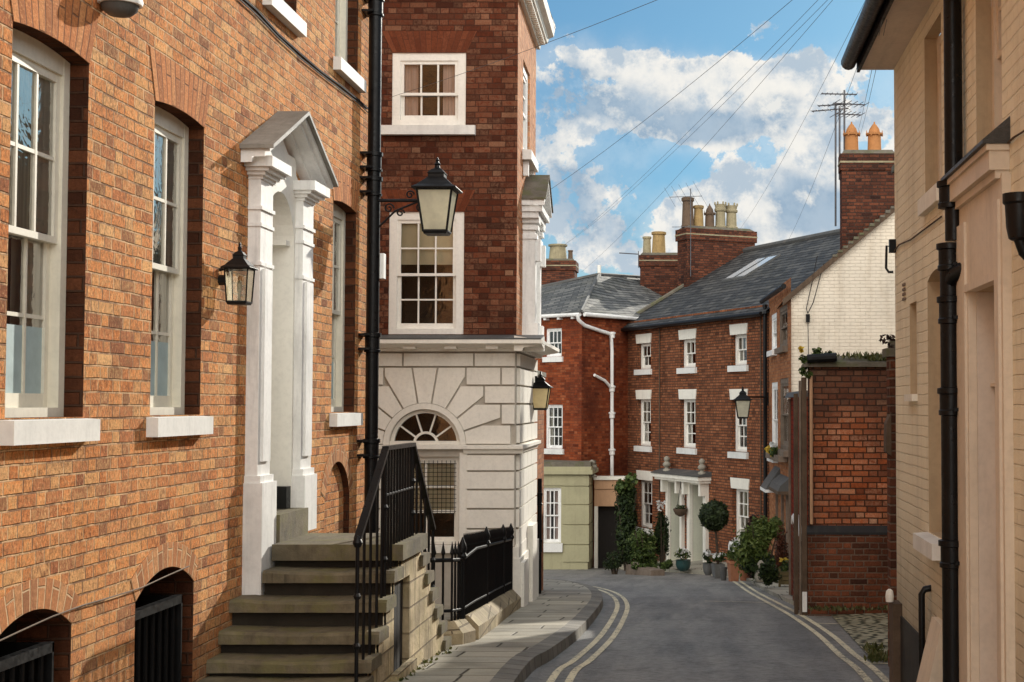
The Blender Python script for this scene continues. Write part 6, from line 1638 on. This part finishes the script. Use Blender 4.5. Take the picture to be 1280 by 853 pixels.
m = MB(); m.tube([(1.375, 19.55, za_-.10), (1.375, 21.4, za_+.03), (1.375, 21.5, za_-.05)], .062, 10); m.build('white_coping', M['white'], lwl, smooth=60)

# unseen block added behind the cream house to shade road and pavement
FRE = Frame(3.32, 12.6, 0, 1)
rw = thing('shade_block', (5.2, 18, G(18)), 'added unseen brick block behind the cream house that shades the pavement', 'house')
m = MB(); m.box(W0, 3.32, 7.5, -24.7, -12.6, -4.0, 3.9); m.box(W0, 3.78, 7.45, -27.6, -24.7, -4.2, 3.9); m.build('wall', M['brick_old'], rw)
m = MB(); m.box(W0, 3.22, 7.6, -24.75, -12.55, 3.9, 4.0); m.box(W0, 3.76, 7.55, -27.7, -24.75, 3.901, 4.01); m.build('parapet', M['coping'], rw, bevel=.02)
# ------------------------------------------------------------------ plants and pots along the terrace
def g_at(px, py, up=.09): return atG(px, py, up)
def bush(name, label, px, pyb, pyt, wpx, mat, n, s, seed, trunk=True, asp=.5, dep=None, dy=0, cat='shrub', zoff=0, extra=None, lumps=9):
    b = g_at(px, pyb); b.y += dy; t_ = atY(px, pyt, b.y); x = atY(px, pyb, b.y).x
    h = t_.z - b.z; w = wpx/FPX*b.y/2
    t = thing(name, (x, b.y, b.z), label, cat)
    c = Vector((x, b.y, b.z + h/2))
    leaves(MB(), c, (w, dep or w*.8, h/2), int(n*2.2), s*.62, lumps=lumps+4, seed=seed, asp=asp).build('foliage', M[mat], t)
    if trunk:
        m = MB(); R = random.Random(seed)
        for k in range(5):
            a = R.uniform(0, 6.28); m.tube([(x+.04*cos(a), b.y+.04*sin(a), b.z-.05), (x+w*.35*cos(a), b.y+w*.3*sin(a), b.z+h*.45), (x+w*.6*cos(a), b.y+w*.5*sin(a), b.z+h*.8)], [.028, .018, .006], 5)
        m.build('stem', M['bark'], t)
    if extra:
        for (mt, rz0, nn, ss, nm) in extra: leaves(MB(), c + Vector((0, -.1, h*rz0)), (w*.8, w*.7, h*.16), int(nn*1.6), ss*.7, seed=seed+50, asp=.9).build(nm, M[mat if mt is None else mt], t)
    return t
bush('climbing_shrub', 'tall dark ivy-like climber between the garage opening and the left terrace window', 783, 712, 593, 44, 'leaf_dark', 2600, .17, 101, dy=.2, extra=[('leaf_mid', .36, 240, .16, 'pale_foliage')])
bush('garden_shrub', 'bushy green shrub under the left ground-floor terrace window', 806, 712, 652, 52, 'leaf_mid', 1500, .15, 102, dy=-.4)
bush('garden_shrub', 'low rounded dark bush at the left foot of the terrace planting', 768, 713, 690, 34, 'leaf_ball', 800, .12, 103, dy=-.5)
bush('climbing_rose', 'narrow dark climber with pale blossoms beside the left terrace door', 827, 712, 628, 22, 'leaf_ball', 1300, .13, 104, dy=.0, extra=[('flower_white', .46, 30, .10, 'blossom')])
bush('garden_shrub', 'small low plants at the foot of the left terrace door', 834, 713, 699, 22, 'leaf_mid', 420, .10, 105, dy=-.3, trunk=False)
bush('purple_shrub', 'dark purple leaved shrub in front of the right ground-floor terrace window', 944, 716, 624, 42, 'leaf_purple', 1700, .15, 106, dy=-3.6, extra=[('leaf_dark', -.1, 300, .15, 'green_foliage')])
bush('garden_shrub', 'large leafy green shrub below the purple shrub near the right yellow lines', 952, 722, 634, 76, 'leaf_fern', 3600, .15, 107, dy=-1.6, extra=[('leaf_dark', -.2, 700, .14, 'shaded_foliage')])
bush('russet_shrub', 'russet leaved shrub by the shopfront of the whitewashed house', 977, 728, 652, 24, 'leaf_red', 700, .11, 108, dy=.2)
bush('garden_shrub', 'low dark green plants left of the wooden planter', 961, 733, 700, 34, 'leaf_dark', 900, .11, 109, dy=-.1, trunk=False)
def pot_thing(name, label, px, pyb, pyt, wpx, mat, style, plant=None, dy=0, group=None, cat='flower pot', sq=False):
    b = g_at(px, pyb); b.y += dy; x = atY(px, pyb, b.y).x; h = atY(px, pyt, b.y).z - b.z; r = wpx/FPX*b.y/2
    t = thing(name, (x, b.y, b.z), label, cat, group)
    if style == 'taper': pr = [(r*.72, 0), (r*.96, h*.84), (r*1.06, h*.85), (r*1.06, h), (r*.92, h), (r*.9, h*.9)]
    elif style == 'bowl': pr = [(r*.5, 0), (r*.85, h*.25), (r, h*.6), (r*.96, h*.92), (r*1.04, h), (r*.9, h), (r*.88, h*.9)]
    else: pr = [(r*.9, 0), (r, h*.1), (r, h), (r*.88, h), (r*.86, h*.88)]
    MB().lathe((x, b.y, b.z), pr, 4 if sq else 18, rot=pi/4+.3).build('pot', M[mat], t, smooth=None if sq else 40, bevel=.01 if sq else 0)
    MB().lathe((x, b.y, b.z), [(r*.86, h*.88), (r*.1, h*.9)], 12).build('soil', M['earth'], t)
    if plant:
        pm, pn, ps, ph, flo = plant; pn = pn*2; ps = ps*.75
        leaves(MB(), (x, b.y, b.z+h+ph*.42), (r*1.15, r*1.1, ph*.6), pn, ps, seed=int(px)).build('foliage', M[pm], t)
        if flo: leaves(MB(), (x, b.y-.05, b.z+h+ph*.62), (r*1.1, r*1.1, ph*.4), flo[1], .085, seed=int(px)+1, asp=.95).build('flowers', M[flo[0]], t)
    return t
pot_thing('flower_pot', 'teal glazed bowl of pale flowers between the two terrace doors', 854, 712, 700, 19, 'teal_pot', 'bowl', ('leaf_mid', 160, .10, .38, ('flower_white', 26)), dy=-.3)
pot_thing('flower_pot', 'small dark blue pot on the step of the right terrace door', 873.5, 708, 697, 11, 'blue_pot', 'taper', None, dy=0)
pot_thing('flower_pot', 'round dark pot of white flowers left of the grey square planter', 885, 716, 704, 13, 'grey_pot', 'bowl', ('leaf_dark', 120, .09, .34, ('flower_white', 34)), dy=-.5)
pot_thing('planter', 'square terracotta planter full of grey-green flowers near the yellow line corner', 917, 719.5, 701, 19, 'terracotta', 'taper', ('leaf_mid', 240, .11, .50, ('flower_white', 34)), dy=-1.2, sq=True)
pot_thing('planter', 'smaller brown terracotta pot partly behind the green shrub', 931, 719, 703, 16, 'terracotta', 'taper', ('leaf_dark', 100, .10, .3, None), dy=-1.0)
pot_thing('bucket', 'small pale grey bucket between the grey and terracotta planters', 904.5, 719, 709, 9, 'lead', 'taper', None, dy=-1.0, cat='bucket')
# topiary
b = g_at(897.5, 717); b.y -= .8; x = atY(897.5, 717, b.y).x
r_ = 9/FPX*b.y; h_ = 17/FPX*b.y
t = thing('topiary_tree', (x, b.y, b.z), 'clipped ball topiary in a square grey planter before the right terrace door', 'topiary')
MB().lathe((x, b.y, b.z), [(r_*.85, 0), (r_*1.15, h_), (r_*1.0, h_), (r_, h_*.9)], 4, rot=pi/4+.3).build('planter', M['grey_pot'], t, bevel=.01)
cb = atY(892.5, 645, b.y); rb = 18.0/FPX*b.y
MB().tube([(x, b.y, b.z+h_*.8), (x-.02, b.y, (b.z+cb.z)/2), (cb.x, b.y, cb.z)], [.035, .028, .025], 7).build('stem', M['bark'], t)
mb = MB(); R = random.Random(77)
for k in range(3800):
    d = Vector((R.gauss(0, 1), R.gauss(0, 1), R.gauss(0, 1))).normalized(); p = cb + d*rb*R.uniform(.80, 1.0 + .10*max(0, sin(d.x*5+d.z*7)*cos(d.y*6)) + (.10 if R.random() < .04 else 0)); nn = (d + Vector((R.gauss(0, .5), R.gauss(0, .5), R.gauss(0, .5)))).normalized()
    a = nn.orthogonal().normalized(); a = Matrix.Rotation(R.uniform(0, 6.28), 3, nn) @ a; bb = nn.cross(a); s = R.uniform(.03, .06)
    mb.quad(p-a*s, p+bb*s*.5, p+a*s, p-bb*s*.5)
mb.build('clipped_ball', M['leaf_ball'], t)
MB().lathe(cb, [(rb*.8*cos(-pi/2+pi*k/8)+.001, rb*.8*sin(-pi/2+pi*k/8)) for k in range(9)], 12).build('ball_core', M['leaf_ball'], t, smooth=60)
leaves(MB(), (x, b.y-.05, b.z+h_+.12), (.26, .24, .16), 140, .09, seed=78).build('underplanting', M['leaf_mid'], t)
leaves(MB(), (x, b.y-.1, b.z+h_+.18), (.26, .24, .12), 24, .08, seed=79, asp=.9).build('flowers', M['flower_white'], t)
# hanging basket at the left terrace door
u, z = FT.hit(850.5, 636, .28); c = FT.p(u, .28, z)
t = thing('hanging_basket', c, 'small dark hanging basket in front of the left terrace door', 'hanging basket')
MB().lathe(c, [(.03, -.22), (.14, -.16), (.20, -.04), (.20, 0), (.17, 0), (.15, -.04)], 14).build('bowl', M['timber'], t, smooth=50)
m = MB(); tp = c + Vector((0, 0, .62))
for k in range(3): a = 2*pi*k/3; m.tube([c + Vector((.19*cos(a), .19*sin(a), 0)), tp], .006, 4)
m.tube([tp, tp + Vector((0, 0, .12)), FT.p(u, 0.02, tp.z+.12)], .010, 5); m.build('chain', M['black'], t)
leaves(MB(), c + Vector((0, 0, .03)), (.20, .20, .09), 90, .07, seed=88).build('foliage', M['leaf_dark'], t)
# stone trough
b = g_at(800, 713); b.y -= .55
F_ = Frame(atY(782, 713, b.y).x, b.y, FT.u[0], FT.u[1])
t = thing('stone_trough', (b.x, b.y, b.z), 'low stone trough at the kerb under the green terrace shrub', 'trough')
w_ = 1.5
m = MB(); m.box(F_, 0, w_, -.35, 0, b.z-.2, b.z+.20); m.box(F_, .05, w_-.05, -.30, -.05, b.z+.20, b.z+.202); m.build('trough', M['timber_grey'], t, bevel=.03)
m = MB(); leaves(m, F_.p(w_/2, -.17, b.z+.28), (w_*.45, .22, .14), 220, .10, seed=91); m.build('foliage', M['leaf_mid'], t)
# wooden planter by the gable house
b = g_at(981, 734, .06); F_ = Frame(atY(973, 734, b.y).x, b.y, 1, -.06); w_ = 17/FPX*b.y; h_ = atY(980, 713, b.y).z - b.z
t = thing('wooden_planter', (b.x, b.y, b.z), 'square mossy wooden planter at the edge of the side pavement', 'planter')
m = MB()
for k in range(3): m.box(F_, .02, w_-.02, -.32, -.01, b.z+.04+k*(h_-.06)/3, b.z+.03+(k+1)*(h_-.06)/3)
m.build('boards', M['planter_wood'], t, bevel=.004)
m = MB()
for uu in (0, w_-.04):
    for d in (0, -.33): m.box(F_, uu, uu+.04, d-.0-.03, d+.005, b.z-.03, b.z+h_+.02)
m.build('corner_post', M['planter_wood'], t, bevel=.004)
m = MB(); leaves(m, F_.p(w_/2, -.16, b.z+h_+.08), (w_*.55, .22, .16), 190, .08, seed=93); m.build('foliage', M['leaf_mid'], t)
leaves(MB(), F_.p(w_*.35, -.2, b.z+h_+.16), (.10, .1, .05), 16, .07, seed=94, asp=.9).build('flowers', M['flower_yellow'], t)
# pale stone among the plants
b = g_at(951, 722); b.y -= 2.0; x = atY(951, 722, b.y).x
o = MB().lathe((x, b.y, G(b.y)+.08), [(.10, 0), (.13, .08), (.10, .22), (.07, .34), (.02, .40)], 9).build('pale_stone', M['statue'], None, smooth=50); tag(o, 'pale leaning stone half hidden under the large green shrub', 'stone')

# ------------------------------------------------------------------ overhead wires
def wire(p0, Y0, p1, Y1, label, sag=.25, r=.006, nm='overhead_wire'):
    a, b = atY(p0[0], p0[1], Y0), atY(p1[0], p1[1], Y1); d = (b-a)
    a2, b2 = a, b + d*.25
    pts = [a2 + (b2-a2)*(k/24) - Vector((0, 0, sag*4*(k/24)*(1-k/24))) for k in range(25)]
    o = MB().tube(pts, r, 5).build(nm, M['wire_far'], None, smooth=60); tag(o, label, 'overhead wire', 'overhead wires')
wire((487, 122), 18.7, (815, -2), 12.5, 'wire crossing the upper corner house window and leaving the top edge nearest the house', .05, .0026)
wire((672, 248), 21.2, (985, -4), 13.5, 'wire running up to the right from the pediment of the corner house', .10, .0026)
wire((703, 308), 55, (1008, -3), 16, 'left strand of the close pair of wires rising from the leftmost chimney', .25, .0026)
wire((703, 308), 55, (1016, -3), 16, 'right strand of the close pair of wires rising from the leftmost chimney', .30, .0026)
wire((727, 340), 47, (1028, -3), 16, 'wire rising from the hipped roof apex to the top edge of the sky', .25, .0026)
wire((926, 285), 47, (1075, -4), 16, 'steep wire rising from beside the five-pot chimney', .25, .0026)
wire((984, 303), 40, (1066, 85), 17, 'steep wire from the slate ridge passing behind the gutter of the cream house', .2, .0026)
wire((1071, 170), 32.5, (1088, 92), 14, 'left of the two steepest wires over the tall two-pot chimney', .05, .0026)
wire((1075, 170), 32.5, (1093, 92), 14, 'right of the two steepest wires over the tall two-pot chimney', .05, .0026)
# ------------------------------------------------------------------ light and sky
SUN = Vector((1.0, 2.5, 1.04)).normalized()
sd = bpy.data.lights.new('sun', 'SUN'); sd.energy = 5.0; sd.angle = math.radians(.5); sd.color = (1.0, .94, .83)
so = bpy.data.objects.new('sun', sd); COL.objects.link(so); so.rotation_euler = (-SUN).to_track_quat('-Z', 'Y').to_euler(); so.location = (20, 60, 30)
W = bpy.data.worlds.new('World'); S.world = W; W.use_nodes = True; t = W.node_tree; t.nodes.clear()
class WN(NT):
    def __init__(s): s.t = t; s.out = t.nodes.new('ShaderNodeOutputWorld')
N = WN()
sky = N.n('ShaderNodeTexSky', sky_type='NISHITA'); sky.sun_disc = False; sky.sun_elevation = math.asin(SUN.z); sky.sun_rotation = atan2(SUN.x, SUN.y)
sky.air_density = 1.0; sky.dust_density = .35; sky.ozone_density = 2.5
D = N.n('ShaderNodeTexCoord').outputs['Generated']; x = N.xyz(D)
# direction slopes measured from the horizon (a: sideways, e: upwards)
yy = N.math('MAXIMUM', N.math('ABSOLUTE', x[1]), .05)
a = N.math('DIVIDE', x[0], yy); e = N.math('DIVIDE', x[2], yy)
warp = N.xyz(N.noise(D, 9.0, 5, .6).outputs['Color'])
aw = N.math('ADD', a, N.math('MULTIPLY', N.math('SUBTRACT', warp[0], .5), .055)); ew = N.math('ADD', e, N.math('MULTIPLY', N.math('SUBTRACT', warp[1], .5), .055))
def blob(px, py, rx, ry, amp):
    ca, ce = (px-PXC)/FPX, (HOR-py)/FPX
    da = N.math('DIVIDE', N.math('SUBTRACT', aw, ca), rx/FPX); de = N.math('DIVIDE', N.math('SUBTRACT', ew, ce), ry/FPX)
    r2 = N.math('ADD', N.math('MULTIPLY', da, da), N.math('MULTIPLY', de, de))
    return N.math('MULTIPLY', N.math('POWER', 2.718, N.math('MULTIPLY', r2, -1.0)), amp)
blobs = [(722, 72, 55, 26, .60), (800, 105, 60, 34, .62), (880, 100, 75, 30, .72), (965, 95, 70, 34, .80), (1020, 130, 55, 60, .80), (955, 160, 70, 45, .75), (880, 160, 70, 42, .85), (820, 140, 60, 35, .5),
         (715, 125, 60, 40, .35), (705, 185, 45, 45, .55), (745, 235, 38, 55, .55), (800, 215, 30, 40, .35), (700, 265, 40, 40, .25), (860, 262, 38, 26, .45), (930, 258, 42, 42, .72), (1010, 250, 55, 48, .95), (1060, 262, 40, 60, .6),
         (830, 300, 110, 38, .55), (930, 320, 120, 40, .55), (745, 325, 60, 30, .40), (560, 120, 120, 80, .5), (1180, 150, 110, 120, .6), (300, 200, 200, 90, .6), (1400, 100, 240, 150, .6)]
Bsum = None
for b_ in blobs:
    v = blob(*b_); Bsum = v if Bsum is None else N.math('ADD', Bsum, v)
gb = [(885, 160, 70, 26, 1.0), (835, 168, 50, 20, .6), (985, 132, 34, 26, .75), (1012, 265, 42, 46, 1.15), (722, 115, 55, 30, .75), (715, 235, 40, 55, .6), (800, 130, 45, 22, .5), (900, 300, 60, 20, .4), (1070, 280, 30, 40, .5), (760, 290, 40, 30, .4)]
Gsum = None
for b_ in gb:
    v = blob(*b_); Gsum = v if Gsum is None else N.math('ADD', Gsum, v)
n1 = N.noise(D, 20.0, 12, .64, .1).outputs[0]; n2 = N.noise(D, 4.0, 8, .6).outputs[0]; n3 = N.noise(D, 45.0, 9, .62).outputs[0]
mid = N.sstep(Bsum, .05, .45)
far_ = N.sstep(N.math('ABSOLUTE', a), .35, .9)          # away from the street the cloud cover follows the noise alone
dens = N.math('ADD', N.math('ADD', N.math('MAXIMUM', N.math('MULTIPLY', N.math('MINIMUM', Bsum, .85), .98), N.math('MULTIPLY', far_, .42)), N.math('MULTIPLY', N.math('SUBTRACT', n1, .5), 2.1)), N.math('ADD', N.math('MULTIPLY', N.math('SUBTRACT', n2, .5), .35), N.math('MULTIPLY', N.math('SUBTRACT', n3, .5), 1.0)))
alpha = N.sstep(dens, .39, .55)
back = N.math('MAXIMUM', N.sstep(x[1], -.12, -.86), N.math('MULTIPLY', N.sstep(x[2], .36, .80), .22))      # added fill light: unseen bright cloud behind the viewer and overhead
alpha = N.math('MAXIMUM', alpha, N.sstep(back, .0, .5, 0.0, .9))
# thick middles are grey-blue, edges towards the sun are bright
core = N.sstep(N.math('ADD', Gsum, N.math('ADD', N.math('MULTIPLY', N.math('SUBTRACT', n1, .5), -1.9), N.math('MULTIPLY', N.math('SUBTRACT', n3, .5), -.9))), .10, .62)
cl = N.mix(core, (1.0, .965, .90, 1), (.33, .46, .60, 1))
shade = N.sstep(N.math('ADD', dens, N.math('MULTIPLY', N.math('SUBTRACT', n3, .5), 1.2)), .45, 1.3)
cl = N.mix(N.math('MULTIPLY', shade, .45), cl, (.60, .68, .75, 1))
haze = N.sstep(e, .15, .02, 0.0, .45)
veil = N.math('MULTIPLY', N.sstep(N.math('ADD', Bsum, N.math('MULTIPLY', N.math('SUBTRACT', n2, .5), .9)), .05, .7), .32)
alpha = N.math('MAXIMUM', alpha, N.math('MAXIMUM', veil, N.math('MULTIPLY', haze, N.sstep(n2, .38, .6))))
ofs = N.n('ShaderNodeVectorMath', operation='ADD'); N.put(ofs.inputs[0], D); ofs.inputs[1].default_value = (.010, 0, .016)
n1s = N.noise(ofs.outputs[0], 20.0, 12, .64, .1).outputs[0]
rel = N.math('SUBTRACT', n1, n1s)
cl = N.mix(N.lin(rel, -.03, .10, 0, .85), cl, (.44, .56, .68, 1))
cl = N.mix(N.lin(rel, -.16, -.03, .8, 0), cl, (1.0, .97, .90, 1))
tint = N.mix(1.0, sky.outputs[0], N.mix(N.sstep(x[1], -.1, .6), (.85, .97, 1.05, 1), (.45, .73, .84, 1)), 'MULTIPLY')
glow = N.sstep(N.math('ADD', e, N.math('MULTIPLY', a, .0)), .30, .0)
tint = N.mix(N.math('MULTIPLY', glow, N.sstep(x[1], .2, .7)), tint, N.mix(1.0, tint, (.70, .76, .88, 1), 'MULTIPLY'))
bg1 = N.n('ShaderNodeBackground'); N.put(bg1.inputs[0], tint); bg1.inputs[1].default_value = .10
bg2 = N.n('ShaderNodeBackground'); cl = N.mix(back, cl, (1.0, .965, .90, 1)); N.put(bg2.inputs[0], cl); N.put(bg2.inputs[1], N.math('ADD', .95, N.math('MULTIPLY', back, 2.6)))
mx = N.n('ShaderNodeMixShader'); N.put(mx.inputs[0], alpha); t.links.new(bg1.outputs[0], mx.inputs[1]); t.links.new(bg2.outputs[0], mx.inputs[2]); t.links.new(mx.outputs[0], N.out.inputs[0])
S.view_settings.view_transform = 'Standard'; S.view_settings.look = 'None'; S.view_settings.exposure = 0; S.view_settings.gamma = 1
S.render.engine = 'CYCLES'; S.cycles.use_denoising = True; S.cycles.max_bounces = 8; S.cycles.transparent_max_bounces = 12
S.render.resolution_x = 1024; S.render.resolution_y = 682
